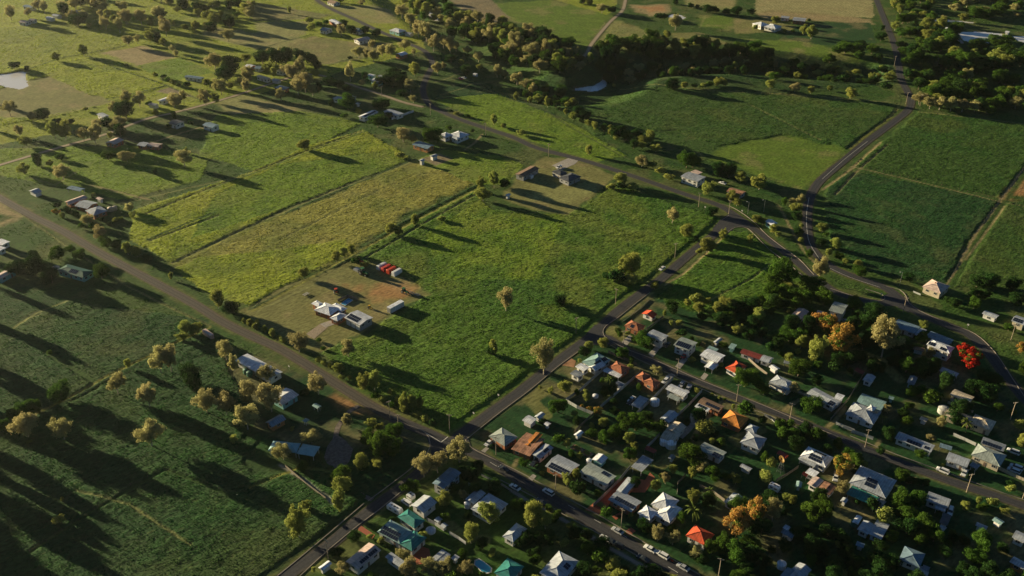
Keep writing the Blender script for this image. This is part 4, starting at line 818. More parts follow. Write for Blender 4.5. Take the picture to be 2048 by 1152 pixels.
(1,3): """G 440 100 -10 130;R 980 200 30 160;R 1090 190 40 150;R 900 100 0 130;R 1040 90 -20 140;R 1110 60 -60 110;P 840 320 180 110;P 970 290 205 100;R 680 400 280 150;P 690 500 350 150;P 660 640 460 110;G 215 240 100 150;R 370 320 240 90
P 330 860 600 180;P 395 620 560 90;G 1625 260 70 190;G 1340 370 190 130;G 1450 340 175 140;D 1670 380 280 130;D 1740 370 290 120;R 1240 500 390 130;P 1510 600 480 140;G 1660 550 470 70;P 1860 740 575 190;P 1720 900 720 130;R 1520 720 650 60
D 1910 490 390 130;G 1175 1030 930 100;R 1650 1000 940 80;G 1680 1150 1050 120;G 1230 1160 1040 150;G 1390 1160 1020 150;G 1500 1160 1030 140;D 780 880 790 100;B 915 850 820 50;B 1040 930 900 40;D 640 1000 930 100;G 690 1140 1040 110;P 460 1140 1070 40
R 1580 480 410 80;B 1000 880 850 60;D 850 300 250 90;D 1780 290 240 90""",
(2,3): """P 435 130 55 70;P 540 210 160 60;R 640 50 -20 80;R 730 90 0 100;R 820 60 -40 90;P 980 160 80 70;R 950 240 130 90;P 440 440 330 80;P 510 390 300 70;P 240 350 310 50;R 1440 260 100 200;P 1290 340 260 80;G 1230 420 330 60
P 1190 370 330 40;P 1150 480 390 90;P 1440 400 270 70;G 1530 330 235 90;P 1450 580 465 90;M 1450 720 610 130;R 1350 740 650 80;G 1170 880 760 110;G 1290 910 790 100;R 1270 800 740 70;P 170 780 570 170;P 270 800 610 100
R 1810 640 530 140;O 1800 840 600 190;O 1960 750 530 150;R 1600 980 870 100;R 1680 980 820 120;G 1470 1010 900 110;R 1790 1090 860 150;R 1920 920 870 130;D 510 860 750 90;D 600 870 780 90;D 300 900 800 120;D 720 950 850 130;G 710 610 560 50
M 1580 520 470 80;R 2020 260 150 60;B 950 680 640 40;B 860 700 670 30;B 1090 720 700 40;B 1020 740 710 40;B 480 760 730 60;D 90 900 820 130;D 200 890 820 110;D 180 1000 920 110""",
(3,3): """R 110 60 -30 80;R 440 40 0 60;O 600 350 190 140;G 590 510 400 90;G 50 730 540 110;P 150 560 490 70;P 200 590 510 70;R 340 700 570 140;R 450 710 540 140;R 1060 620 470 130;R 1190 620 480 130;R 1130 730 600 150;R 1230 900 780 130
R 1340 890 750 130;R 1720 640 570 80;P 1895 650 600 80;R 1225 210 150 80;G 1300 70 20 60;D 520 1130 990 160;B 720 590 550 40;P 1400 280 255 35;D 240 860 760 130;D 350 860 770 130;D 480 850 760 120;D 600 900 800 130;D 130 960 860 110
D 620 1010 900 130;D 870 1050 950 130;D 1000 1090 1000 120;D 700 1080 990 120;D 440 990 900 110;D 900 940 880 100;D 1420 1000 910 110;D 1560 900 830 90;D 1550 1130 1050 110;D 1880 960 890 100;D 1150 420 360 80;D 900 180 120 70;R 560 130 60 90""",
}
for (tx, ty), s in TILES.items():
    for e in s.replace('\n', ';').split(';'):
        k, x, b, t, w = e.split(); x, b, t, w = map(float, (x, b, t, w))
        p0 = T(tx, ty, x, b); p1 = T(tx, ty, x, t)
        put_tree(k, p0[0], p0[1], p1[1], w / 4)
# denser growth along the creek, its bank and the river woods: every tree a tree
def scatter(poly, n, kinds, wr, hr, seed, gap=.8):
    r = random.Random(seed); w = W2(poly); xs = [p[0] for p in w]; ys = [p[1] for p in w]; got = []
    wl_ = [[flat(*q) for q in p[0]] for p in WATERS]
    for _ in range(n*60):
        if len(got) >= n: break
        x = r.uniform(min(xs), max(xs)); y = r.uniform(min(ys), max(ys))
        if not in_poly(np.array([x]), np.array([y]), w)[0]: continue
        if any(in_poly(np.array([x]), np.array([y]), q)[0] for q in wl_): continue
        wd = r.uniform(*wr)
        if any((x-a)**2 + (y-b)**2 < (gap*(wd+c)/2)**2 for a, b, c in got): continue
        if any(min((x-q[0])**2 + (y-q[1])**2 for q in pts) < (rw/2 + wd*.4)**2 for pts, rw in ROADW.values()): continue
        got.append((x, y, wd)); k = r.choice(kinds); h = wd * r.uniform(*hr)
        z = macro1(x, y); d = Vector((x, y, z + h/2 - CAM_H)); dep = y*cp - (z+h/2-CAM_H)*sp
        px = 1024 + FPX*x/dep; py = 576 - FPX*(y*sp + (z+h/2-CAM_H)*cp)/dep
        make_tree(k, PROTO[k][r.randrange(len(PROTO[k]))], x, y, z, wd, h, px, py, True)
scatter([(790,-5),(850,-5),(880,30),(960,95),(900,80),(830,30)], 22, 'GDPR', (7,12), (.9,1.3), 1)
scatter([(880,0),(940,40),(1024,66),(1130,92),(1160,108),(1172,150),(1090,160),(1000,125),(930,75)], 75, 'PRDGD', (7,13), (.8,1.3), 2, .7)
scatter([(1190,100),(1300,93),(1440,98),(1500,104),(1545,122),(1500,128),(1400,118),(1250,116),(1205,124)], 40, 'DRRP', (8,13), (.8,1.2), 3, .6)
scatter([(1180,130),(1240,125),(1250,150),(1220,170),(1205,150)], 10, 'DR', (6,11), (.8,1.1), 4)
scatter([(1030,190),(1080,182),(1160,190),(1180,205),(1100,215)], 9, 'DR', (6,10), (.7,1.0), 5)
scatter([(1540,118),(1790,135),(1795,165),(1540,160)], 34, 'DRBP', (4,9), (.6,.9), 6)
scatter([(1250,130),(1540,125),(1540,158),(1250,168)], 30, 'DDRG', (5,9), (.8,1.2), 16)
scatter([(1020,195),(1130,205),(1230,262),(1290,300),(1255,300),(1130,235)], 16, 'DPR', (4,8), (.8,1.2), 17)
scatter([(1830,62),(1900,50),(1925,92),(2060,112),(2060,232),(1850,215),(1815,150)], 62, 'RRDRP', (9,15), (.7,1.0), 7, .75)
scatter([(1775,-10),(1850,-10),(1880,45),(1810,52)], 16, 'PRR', (7,11), (.8,1.1), 8)
scatter([(1890,-10),(2060,-10),(2060,40),(1920,30)], 22, 'RDG', (7,12), (.7,1.0), 9)
scatter([(120,-8),(520,-8),(520,45),(400,80),(330,60),(130,50)], 22, 'GGPD', (8,13), (.9,1.4), 10)
scatter([(330,-8),(520,0),(512,60),(430,70)], 10, 'PR', (5,9), (.7,1.0), 11)
_r = random.Random(9)
for _i in range(12):
    px, py = _r.uniform(-420, -25), _r.uniform(770, 1150); k = _r.choice('GRRD')
    x, y, z = at(px, py); hh = _r.uniform(12, 16); make_tree(k, PROTO[k][_r.randrange(3)], x, y, z, hh*.38, hh, px, py-20)
# trees standing beyond the left edge whose long shadows reach over the near paddock
for (px, py, h, k) in [(-60,800,14,'G'),(-120,850,15,'G'),(-40,900,14,'G'),(-110,930,16,'R'),(-60,985,15,'G'),(-150,1010,17,'R'),(-90,1060,15,'G'),(-180,760,15,'R'),(-230,830,16,'G'),(-260,900,16,'R'),(-200,960,15,'G'),(-300,1000,16,'R'),(-240,1060,16,'G'),(-330,1100,17,'R'),(-150,1110,15,'G'),(-60,1130,14,'R'),(-350,930,16,'G'),(-420,1020,17,'R'),(-40,745,13,'R'),(-90,700,13,'G'),(-40,560,12,'D'),(-100,610,13,'R'),
 (-30,640,13,'G'),(-70,500,13,'D'),(-50,250,12,'G'),(-40,200,12,'G')]:
    x, y, z = at(px, py); make_tree(k, PROTO[k][rnd.randrange(3)], x, y, z, h*.42, h*.95, px, py-20)
# ---------------------------------------------------------------- buildings
def unit(name, fn, m):
    mb = MB(); fn(mb); me = mb.build('t', m).data; bpy.data.objects.remove(bpy.data.objects['t']); me.name = name; return me
WIN = unit('window', lambda mb: (mb.box(-.5,.5,-.03,.03,-.5,.5,0), mb.box(-.56,.56,-.05,.05,-.60,-.5,1), mb.box(-.56,.56,-.05,.05,.5,.56,1), mb.box(-.56,-.5,-.05,.05,-.5,.5,1), mb.box(.5,.56,-.05,.05,-.5,.5,1), mb.box(-.02,.02,-.04,.04,-.5,.5,1)), [M['glass'], M['trim']])
DOOR = unit('door', lambda mb: (mb.box(-.5,.5,-.03,.03,-.5,.5,0), mb.box(.34,.42,-.06,.05,-.06,.0,1)), [M['door'], M['trim']])
ROLL = unit('roller_door', lambda mb: [mb.box(-.5,.5,-.02-.015*(i%2),.02+.015*(i%2),-.5+i*.1,-.4+i*.1,0) for i in range(10)], [M['roller']])
def put(name, me, parent, x, y, z, rz, sx, sz):
    o = link(bpy.data.objects.new(name, me), parent); o.location = (x, y, z); o.rotation_euler = (0,0,rz); o.scale = (sx, 1, sz); return o
def rect_of(q, h):
    """four eave corners A left, B near, C right, D far as surveyed -> centre, axis angle, half sizes"""
    z0 = at(*q[0])[2]
    P = [Vector(flat(p[0], p[1], z0 + h)) for p in q]
    u = ((P[1]-P[0]) + (P[2]-P[3])) / 2; v = ((P[3]-P[0]) + (P[2]-P[1])) / 2
    au = math.atan2(u.y, u.x); av = math.atan2(v.y, v.x) - math.pi/2
    while av - au > math.pi/2: av -= math.pi
    while av - au < -math.pi/2: av += math.pi
    wu, wv = u.length, v.length; ang = (au*wu + av*wv) / (wu + wv)
    c = (P[0]+P[1]+P[2]+P[3]) / 4
    return c, ang, wu/2, wv/2, z0
def roof_obj(parent, kind, a, b, h, m, pitch, ov=.45, M4=None, t=.14):
    """roof over a 2a x 2b plan (ridge along x); kinds gable, hip, skillion, pyramid"""
    mb = MB(); A, B = a+ov, b+ov; rise = pitch*B
    if kind == 'skillion':
        r = pitch*2*B
        top = [(-A,-B,h+t),(A,-B,h+t),(A,B,h+r+t),(-A,B,h+r+t)]; bot = [(x,y,z-t) for x,y,z in top]
        mb.quad(top); mb.quad(bot[::-1])
        for i in range(4): j=(i+1)%4; mb.quad([bot[i],bot[j],top[j],top[i]])
    elif kind == 'gable':
        r = rise - pitch*ov; z0 = h - pitch*ov
        for s in (-1, 1):
            top = [(-A,s*B,z0+t),(A,s*B,z0+t),(A,0,z0+rise+t),(-A,0,z0+rise+t)]
            if s > 0: top = top[::-1]
            bot = [(x,y,z-t) for x,y,z in top]; mb.quad(top); mb.quad(bot[::-1])
            for i in range(4):
                j=(i+1)%4
                if abs(top[i][1]) < 1e-6 and abs(top[j][1]) < 1e-6: continue
                mb.quad([bot[i],bot[j],top[j],top[i]])
        mb.box(-A, A, -.14, .14, z0+rise+t-.02, z0+rise+t+.05)
    else:
        z0 = h - .05; L = max(0.0, A - B) if kind == 'hip' else 0.0
        e = [(-A,-B),(A,-B),(A,B),(-A,B)]
        bot = [(x,y,z0) for x,y in e]; top = [(x,y,z0+t) for x,y in e]; R0 = (-L,0,z0+rise+t); R1 = (L,0,z0+rise+t)
        mb.quad(bot[::-1])
        for i in range(4): j=(i+1)%4; mb.quad([bot[i],bot[j],top[j],top[i]])
        if L > .05: mb.quad([top[0],top[1],R1,R0]); mb.quad([top[2],top[3],R0,R1])
        else: mb.quad([top[0],top[1],R1]); mb.quad([top[2],top[3],R0])
        mb.quad([top[1],top[2],R1]); mb.quad([top[3],top[0],R0])
        for a_, b_ in ((top[0],R0),(top[3],R0),(top[1],R1),(top[2],R1)): mb.bar(a_, b_, .09, n=4)
        if L > .05: mb.bar(R0, R1, .10, n=4)
    if M4: mb.v = [tuple(M4 @ Vector(v)) for v in mb.v]
    o = mb.build('roof', m, parent); return o
def wall_obj(parent, kind, a, b, h, m, pitch, M4=None, zlow=-.3):
    mb = MB(); e = [(-a,-b),(a,-b),(a,b),(-a,b)]
    hs = [h-.03]*4
    if kind == 'skillion': hs = [h-.03, h-.03, h+pitch*2*b-.03, h+pitch*2*b-.03]
    for i in range(4):
        j = (i+1) % 4; mb.quad([(*e[i],zlow),(*e[j],zlow),(*e[j],hs[j]),(*e[i],hs[i])])
    if kind == 'gable':
        r = pitch*b
        mb.quad([(a,-b,h-.03),(a,b,h-.03),(a,0,h+r-.03)]); mb.quad([(-a,b,h-.03),(-a,-b,h-.03),(-a,0,h+r-.03)])
    if M4: mb.v = [tuple(M4 @ Vector(v)) for v in mb.v]
    return mb.build('wall', m, parent)
def solar_obj(parent, kind, a, b, h, pitch, side, u0, u1, s0, s1, M4=None, ov=.45, t=.14):
    """rows of panels lying on the slope; u along the ridge (-1..1), s up the slope (0..1)"""
    mb = MB(); A, B = a+ov, b+ov; z0 = (h - pitch*ov) if kind == 'gable' else (h - .05 if kind != 'skillion' else h)
    def pt(u, s):
        if kind == 'skillion': y = -B + 2*B*s; z = z0 + pitch*2*B*s
        else: y = side*B*(1-s); z = z0 + pitch*B*s
        return Vector((u*A, y, z + t + .08))
    u0, u1 = max(-.92, u0*1.12), min(.92, u1*1.12); s0, s1 = max(.06, s0-.06), min(.94, s1+.10)
    nu = max(1, round((u1-u0)*A/1.05)); slope = (2*B if kind == 'skillion' else B) * (s1-s0); ns = max(1, round(slope/1.7))
    g = .035
    for i in range(nu):
        for j in range(ns):
            ua, ub = u0+(u1-u0)*(i+g)/nu, u0+(u1-u0)*(i+1-g)/nu; sa, sb = s0+(s1-s0)*(j+g)/ns, s0+(s1-s0)*(j+1-g)/ns
            q = [pt(ua,sa), pt(ub,sa), pt(ub,sb), pt(ua,sb)]
            if side > 0 and kind != 'skillion': q = q[::-1]
            mb.quad(q); k = len(mb.v); lo = [Vector(p) - Vector((0,0,.05)) for p in q]
            for e in range(4): f = (e+1) % 4; mb.quad([lo[e], lo[f], q[f], q[e]], 1)
    if M4: mb.v = [tuple(M4 @ Vector(v)) for v in mb.v]
    return mb.build('solar_panel', [M['solar'], M['metal']], parent)
BUILT = []      # (object, phrase, px, py)
def building(tile, blocks, name, cat, label, phrase, wall='wwhite', roof='white', h=2.9, pitch=.34, group=None, wins=True, roll=0, posts=False, chimney=False):
    """blocks: (A B C D eave corners in the tile's survey grid, kind, options)"""
    root = None; first = None
    for bi, bl in enumerate(blocks):
        q = bl[0]; kind = bl[1]; o_ = dict(bl[2]) if len(bl) > 2 else {}
        pts = [T(*tile, q[i], q[i+1]) for i in range(0, 8, 2)]
        hh = o_.get('h', h); c, ang, a, b, z0 = rect_of(pts, hh)
        if o_.get('turn') or (kind == 'hip' and b > a and not o_.get('noturn')):
            ang += math.pi/2; a, b = b, a
        if root is None:
            root = empty(name, (c.x, c.y, z0), ang); cx = sum(p[0] for p in pts)/4; cy = sum(p[1] for p in pts)/4 + hh*pxm(sum(p[1] for p in pts)/4)*.85
            c0, ang0 = c, ang; M4 = None
        else:
            d = c - c0; M4 = Matrix.Translation((d.x*math.cos(-ang0)-d.y*math.sin(-ang0), d.x*math.sin(-ang0)+d.y*math.cos(-ang0), .003*bi)) @ Matrix.Rotation(ang-ang0, 4, 'Z')
        rm = M[o_.get('roof', roof)]; wm = M[o_.get('wall', wall)]; pt_ = o_.get('pitch', pitch) * .84
        ov = o_.get('ov', .6); ia, ib = max(.5, a-ov), max(.5, b-ov)
        roof_obj(root, kind, ia, ib, hh, rm, pt_, ov, M4)
        if o_.get('posts', posts):
            for (sx, sy) in ((-1,-1),(1,-1),(1,1),(-1,1)):
                mb = MB(); z1 = hh + (pt_*2*ib if kind == 'skillion' and sy > 0 else 0)
                mb.box(sx*ia-.08, sx*ia+.08, sy*ib-.08, sy*ib+.08, -.2, z1-.02)
                if M4: mb.v = [tuple(M4 @ Vector(v)) for v in mb.v]
                mb.build('post', M['trim'], root)
        else:
            wall_obj(root, kind, ia, ib, hh, wm, pt_, M4)
            if o_.get('wins', wins):
                base = M4 or Matrix.Identity(4)
                def place(me, nm, x, y, z, rz, sx, sz):
                    p = base @ Vector((x, y, z)); r0 = (ang - ang0) if M4 else 0
                    put(nm, me, root, p.x, p.y, p.z, rz + r0, sx, sz)
                for side, (L, off, rz) in enumerate(((ia, ib, 0), (ib, ia, math.pi/2), (ia, ib, math.pi), (ib, ia, -math.pi/2))):
                    # outward direction of each side in the world: only dress the sides that can be seen
                    out = ang + (rz - math.pi/2)
                    if math.sin(out) > .45: continue
                    nwin = int(2*L / 3.2); nwin = max(1, min(5, nwin)) if L > 1.2 else 0
                    rl = o_.get('roll', roll)
                    dz = Matrix.Rotation(rz, 4, 'Z')
                    for k in range(nwin):
                        x = -L + 2*L*(k+.5)/nwin; pz = dz @ Vector((x, -off-.03, 0))
                        if rl and side == (rl - 1): place(ROLL, 'roller_door', pz.x, pz.y, min(hh-.5, 2.6)/2+.05, rz, min(2.6, 2*L/nwin*.8), min(hh-.5, 2.6)); continue
                        if hh > 4.2:
                            place(WIN, 'window', pz.x, pz.y, hh-1.35, rz, 1.5, 1.1)
                            if k % 2 == 0: place(WIN, 'window', pz.x, pz.y, 1.35, rz, 1.3, 1.0)
                        elif k == nwin//2 and side in (0, 2) and nwin > 1: place(DOOR, 'door', pz.x, pz.y, 1.05, rz, .95, 2.1)
                        else: place(WIN, 'window', pz.x, pz.y, hh-1.25, rz, 1.5, 1.1)
        for sp_ in o_.get('solar', []): solar_obj(root, kind, ia, ib, hh, pt_, *sp_, M4=M4, ov=ov)
    if chimney:
        mb = MB(); mb.box(-.3,.3,.6,1.1,h,h+2.2); mb.build('chimney', M['wbrick'], root)
    tag(root, label, cat, group); BUILT.append((root, phrase, cx, cy)); return root
H = 'house'; SH = 'shed'
B = building
# --- corner block and the street beyond it
B((2,2), [((1037,205,1122,238,1162,212,1078,172), 'gable', dict(turn=1))], 'shed', SH, 'white shed with a gabled orange and maroon roof, alone behind the corner house', 'the red roofed shed', roof='red', h=2.6, pitch=.4)
B((2,2), [((893,300,1010,352,1072,300,955,262), 'hip', dict(solar=[(-1,-.25,.15,.2,.55)]))], 'house', H, 'small orange tiled hip roof house on the grassy street corner', 'the orange tiled corner house', wall='wbrick', roof='terra', pitch=.62)
B((2,2), [((1068,375,1192,428,1258,380,1130,335), 'gable', {})], 'house', H, 'pale grey roofed white house on stilts beside the orange tiled corner house', 'the pale house by the corner', roof='lgrey', h=4.6, pitch=.16)
B((2,2), [((1287,455,1418,500,1487,437,1362,392), 'gable', dict(solar=[(-1,-.75,.75,.15,.5),(-1,-.75,.75,.58,.9)]))], 'house', H, 'two storey white house with two long rows of solar panels', 'the two row solar house', roof='greengrey', h=4.6, pitch=.16)
B((2,2), [((1492,540,1640,592,1718,540,1570,488), 'gable', {}), ((1537,628,1607,660,1652,608,1582,585), 'gable', dict(turn=1, posts=True, h=2.6)), ((1552,490,1625,520,1652,492,1580,463), 'skillion', dict(roof='tealgrey', h=2.7, pitch=.05))], 'house', H, 'white roofed house with a white carport in front and striped drive', 'the house with the white carport', h=3.8, pitch=.2)
B((2,2), [((1708,638,1795,690,1880,625,1790,580), 'hip', dict(solar=[(-1,-.2,.3,.3,.7)]))], 'house', H, 'bright red roofed white cottage beside the round green tree', 'the bright red cottage', roof='red', pitch=.5)
B((2,2), [((1828,520,1985,575,2005,540,1850,478), 'gable', {}), ((1985,578,2050,600,2085,560,2010,530), 'gable', dict(roof='lgrey'))], 'shed', SH, 'long dark red roofed shed behind the bright red cottage', 'the long dark red shed', roof='dred', h=2.6, pitch=.3)
B((2,2), [((1613,432,1640,447,1682,408,1655,395), 'gable', dict(turn=1))], 'shed', SH, 'tiny grey garden shed behind the white carport house', 'the tiny grey garden shed', roof='lgrey', h=2.2, wins=False)
B((2,2), [((1730,480,1770,492,1800,462,1755,445), 'skillion', {})], 'shed', SH, 'small teal garden shed between the carport house and long red shed', 'the small teal shed', roof='tealgrey', wall='wteal', h=2.2, pitch=.1, wins=False)
B((2,2), [((562,590,672,660,790,572,680,517), 'hip', dict(solar=[(-1,-.6,.1,.25,.6),(-1,.2,.7,.25,.6)])), ((610,625,665,665,750,615,695,580), 'gable', dict(turn=1, roof='white', pitch=.5))], 'house', H, 'teal grey hip roofed house with dark solar panels at the street corner', 'the teal grey corner house', roof='tealgrey', pitch=.42)
B((2,2), [((507,630,575,668,620,638,553,598), 'gable', {})], 'shed', SH, 'pale double garage roof against the teal grey corner house', 'the pale double garage', roof='white', h=2.8, pitch=.15)
B((2,2), [((467,685,532,722,578,690,512,650), 'gable', {})], 'shed', SH, 'white garage with a grey roof, nearest the big golden roadside tree', 'the grey roofed garage', roof='grey', h=2.8, pitch=.2, roll=4)
B((2,2), [((778,630,878,698,940,640,835,580), 'hip', {}), ((722,662,852,722,888,692,757,640), 'skillion', dict(roof='white', h=2.5, pitch=.03, posts=True))], 'house', H, 'terracotta tiled house with a long flat white carport roof', 'the terracotta carport house', wall='wbrick', roof='terra', pitch=.45)
B((2,2), [((812,780,862,810,902,768,850,738), 'gable', {})], 'shed', SH, 'grey shed beside a palm behind the terracotta carport house', 'the shed beside the palm', roof='grey', h=2.5, pitch=.2, wins=False)
B((2,2), [((985,712,1050,745,1105,700,1045,668), 'hip', {}), ((1050,750,1130,802,1190,755,1105,705), 'hip', {})], 'house', H, 'terracotta tiled house with twin hips and a white car on its drive', 'the twin hip tiled house', wall='wbrick', roof='terra', pitch=.42)
B((2,2), [((1222,808,1375,870,1428,832,1275,768), 'gable', {}), ((1240,868,1320,908,1362,880,1262,845), 'skillion', dict(roof='greengrey', h=2.4, pitch=.05, posts=True))], 'house', H, 'long cream gabled house with a grey veranda roof between two fences', 'the long cream gabled house', roof='white', h=3.0, pitch=.25)
B((2,2), [((950,935,1022,968,1093,890,1022,865), 'skillion', {})], 'carport', 'carport', 'open flat grey carport sheltering cars against the fence', 'the open grey carport', roof='lgrey', h=2.6, pitch=.03, posts=True)
B((2,2), [((1190,1045,1260,1085,1325,1012,1258,968), 'gable', dict(turn=1))], 'shed', SH, 'grey gabled shed with white end wall below the long cream house', 'the grey gabled shed', roof='lgrey', h=2.8, pitch=.4)
B((2,2), [((1222,1130,1330,1170,1400,1110,1305,1065), 'gable', dict(turn=1))], 'shed', SH, 'large pale beige shed beside the curved dirt drive', 'the large beige shed', roof='cream', h=3.0, pitch=.3)
B((2,2), [((1488,920,1650,990,1707,950,1530,870), 'gable', dict(solar=[(-1,-.35,.75,.35,.9)])), ((1460,945,1560,998,1590,965,1490,925), 'skillion', dict(roof='white', h=2.6, pitch=.05, posts=True, solar=[(-1,-.7,.5,.4,.8)]))], 'house', H, 'brown roofed brick house with solar panels and a white patio roof', 'the brown solar house', wall='wbrick', roof='brown', pitch=.25)
B((2,2), [((1665,1055,1825,1130,1892,1040,1745,975), 'pyramid', {})], 'house', H, 'golden orange pyramid roofed house facing the street lawn', 'the golden pyramid house', wall='wbrick', roof='orange', pitch=.62)
B((2,2), [((83,1060,150,1093,202,1052,135,1012), 'gable', {})], 'shed', SH, 'white gabled shed alone in the open corner paddock', 'the white paddock shed', roof='white', h=2.6, pitch=.25, wins=False)
B((2,2), [((182,1028,215,1048,262,1010,232,985), 'gable', dict(turn=1))], 'shed', SH, 'narrow grey shed touching the white shed in the corner paddock', 'the narrow grey shed', roof='lgrey', h=2.4, wins=False)
B((2,2), [((255,1090,285,1105,312,1085,282,1066), 'gable', {})], 'shed', SH, 'tiny white hut right of the corner paddock sheds', 'the tiny white hut', roof='white', h=2.2, wins=False)
# --- east side
B((3,2), [((483,180,598,212,640,135,535,108), 'gable', {})], 'house', H, 'tall white house with a row of windows behind the rust coloured trees', 'the tall white east house', roof='greengrey', h=5.0, pitch=.12)
B((3,2), [((150,232,268,250,322,190,262,158), 'gable', dict(turn=1))], 'house', H, 'pinkish rusty roofed house among garden shrubs', 'the pinkish roofed house', roof='pink', h=3.0, pitch=.3)
B((3,2), [((386,195,440,212,452,188,398,178), 'gable', {})], 'shed', SH, 'small grey shed left of the tall white east house', 'the small shed by the tall house', roof='lgrey', h=2.4, wins=False)
B((3,2), [((1228,-12,1385,50,1452,-18,1315,-68), 'hip', {})], 'house', H, 'cream walled house with a pale pink hip roof beyond the bend', 'the pale hip house beyond the bend', wall='wcream', roof='pink', h=3.6, pitch=.5, chimney=True)
B((3,2), [((1705,205,1815,238,1862,222,1742,182), 'gable', {})], 'shed', SH, 'pale open fronted shed on the grass beyond the bend', 'the open shed beyond the bend', roof='lgrey', h=2.6, pitch=.25)
B((3,2), [((1948,262,2050,300,2085,252,1985,214), 'gable', dict(solar=[(-1,-.8,.5,.2,.8)]))], 'house', H, 'cream house with dark solar panels at the edge of the frame', 'the solar house by the edge', wall='wcream', roof='lgrey', h=3.6, pitch=.25)
B((3,2), [((1000,300,1175,372,1215,310,1040,248), 'gable', dict(roof='bluegrey')), ((1178,374,1225,392,1266,338,1218,315), 'gable', dict(roof='lgrey'))], 'house', H, 'long dark blue grey roofed house inside the road bend', 'the long dark bend house', roof='bluegrey', h=2.8, pitch=.12)
B((3,2), [((1268,395,1440,452,1492,425,1295,338), 'skillion', {})], 'shade_shelter', 'shelter', 'dark blue flat shade roof behind the white veranda house', 'the dark blue shade roof', roof='bluegrey', h=2.6, pitch=.02, posts=True)
B((3,2), [((1262,455,1448,520,1500,480,1310,408), 'hip', dict(solar=[(-1,-.9,-.3,.2,.7),(-1,.1,.6,.1,.5)]))], 'house', H, 'white two storey veranda house with a pale hip roof by the bend', 'the white veranda house', roof='white', h=5.0, pitch=.4)
B((3,2), [((1160,488,1245,510,1255,480,1170,460), 'gable', {})], 'shed', SH, 'small brown roofed shed left of the white veranda house', 'the small brown shed', roof='brown', h=2.4, wins=False)
B((3,2), [((12,752,148,812,250,765,62,700), 'hip', {}), ((5,765,130,835,150,815,20,750), 'skillion', dict(roof='grey', h=2.4, posts=True, pitch=.05))], 'house', H, 'grey hip roofed house with a white veranda facing the street', 'the grey veranda house', roof='lgrey', h=3.2, pitch=.4)
B((3,2), [((316,838,520,962,582,905,375,795), 'gable', dict(solar=[(-1,.45,.95,.15,.9)])), ((530,880,590,905,612,860,555,838), 'gable', dict(roof='white', h=3.8))], 'house', H, 'long grey roofed house with one large solar array at its end', 'the long solar ended house', roof='lgrey', h=3.0, pitch=.22)
B((3,2), [((618,1000,832,1100,918,982,682,925), 'hip', dict(solar=[(1,.3,.8,.2,.7)])), ((690,915,902,975,958,910,765,850), 'gable', dict(roof='tealgrey', pitch=.15)), ((780,970,835,995,870,955,825,935), 'pyramid', dict(roof='white', h=3.8))], 'house', H, 'big grey hip roofed house with a teal grey wing and stepped skylights', 'the big stepped grey house', roof='lgrey', pitch=.38)
B((3,2), [((757,733,828,765,862,708,792,684), 'gable', dict(turn=1))], 'shed', SH, 'square pale shed beside a small red awning', 'the square pale shed', roof='lgrey', h=2.6)
B((3,2), [((1110,758,1170,776,1198,718,1137,697), 'gable', dict(turn=1))], 'shed', SH, 'grey shed with blue walls standing on the dark lawn', 'the blue walled shed', roof='grey', wall='wblue', h=2.6)
B((3,2), [((1385,660,1502,722,1527,685,1385,630), 'skillion', {})], 'carport', 'carport', 'long flat white carport left of the red flowering tree', 'the long white carport', roof='lgrey', h=2.7, pitch=.03, posts=True)
B((3,2), [((1468,850,1612,925,1647,870,1487,805), 'gable', {})], 'house', H, 'cream walled house with a plain beige gable roof and many windows', 'the plain beige house', wall='wcream', roof='cream', h=3.4, pitch=.2)
B((3,2), [((1612,1075,1790,1150,1820,1065,1660,1012), 'hip', {}), ((1420,1015,1510,1052,1540,990,1450,965), 'gable', {}), ((1512,1040,1620,1078,1650,1030,1540,995), 'gable', dict(h=2.6))], 'house', H, 'rambling cream house with three joined roofs beside a round tank', 'the rambling cream house', wall='wcream', roof='cream', h=3.4, pitch=.42)
B((3,2), [((1210,1048,1265,1070,1288,1046,1228,1028), 'gable', {})], 'shed', SH, 'small beige hut left of the rambling cream house', 'the small beige hut', roof='cream', h=2.3, wins=False)
B((3,2), [((10,625,60,670,92,640,45,612), 'gable', {})], 'shed', SH, 'small white outbuilding below the round dark shade tree', 'the small white outbuilding', roof='white', h=2.4, wins=False)
B((3,2), [((-20,585,15,600,45,560,5,545), 'gable', {})], 'shed', SH, 'white outbuilding behind the bright red cottage tree', 'the white outbuilding', roof='white', h=2.4, wins=False)
B((3,2), [((122,600,180,615,190,595,128,582), 'skillion', {})], 'carport', 'carport', 'low grey carport roof among the yellow green shrubs', 'the low grey carport', roof='grey', h=2.2, pitch=.03, posts=True)
B((3,2), [((965,885,1000,900,1008,875,970,868), 'skillion', {})], 'shed', SH, 'little teal garden hut behind the big stepped grey house', 'the little teal hut', roof='tealgrey', wall='wteal', h=2.0, pitch=.1, wins=False)
B((3,1), [((-10,620,20,650,72,635,27,595), 'gable', {})], 'kiosk', 'hut', 'white and teal hut on the grass strip between both roads', 'the roadside hut', roof='white', wall='wteal', h=3.0, pitch=.3)
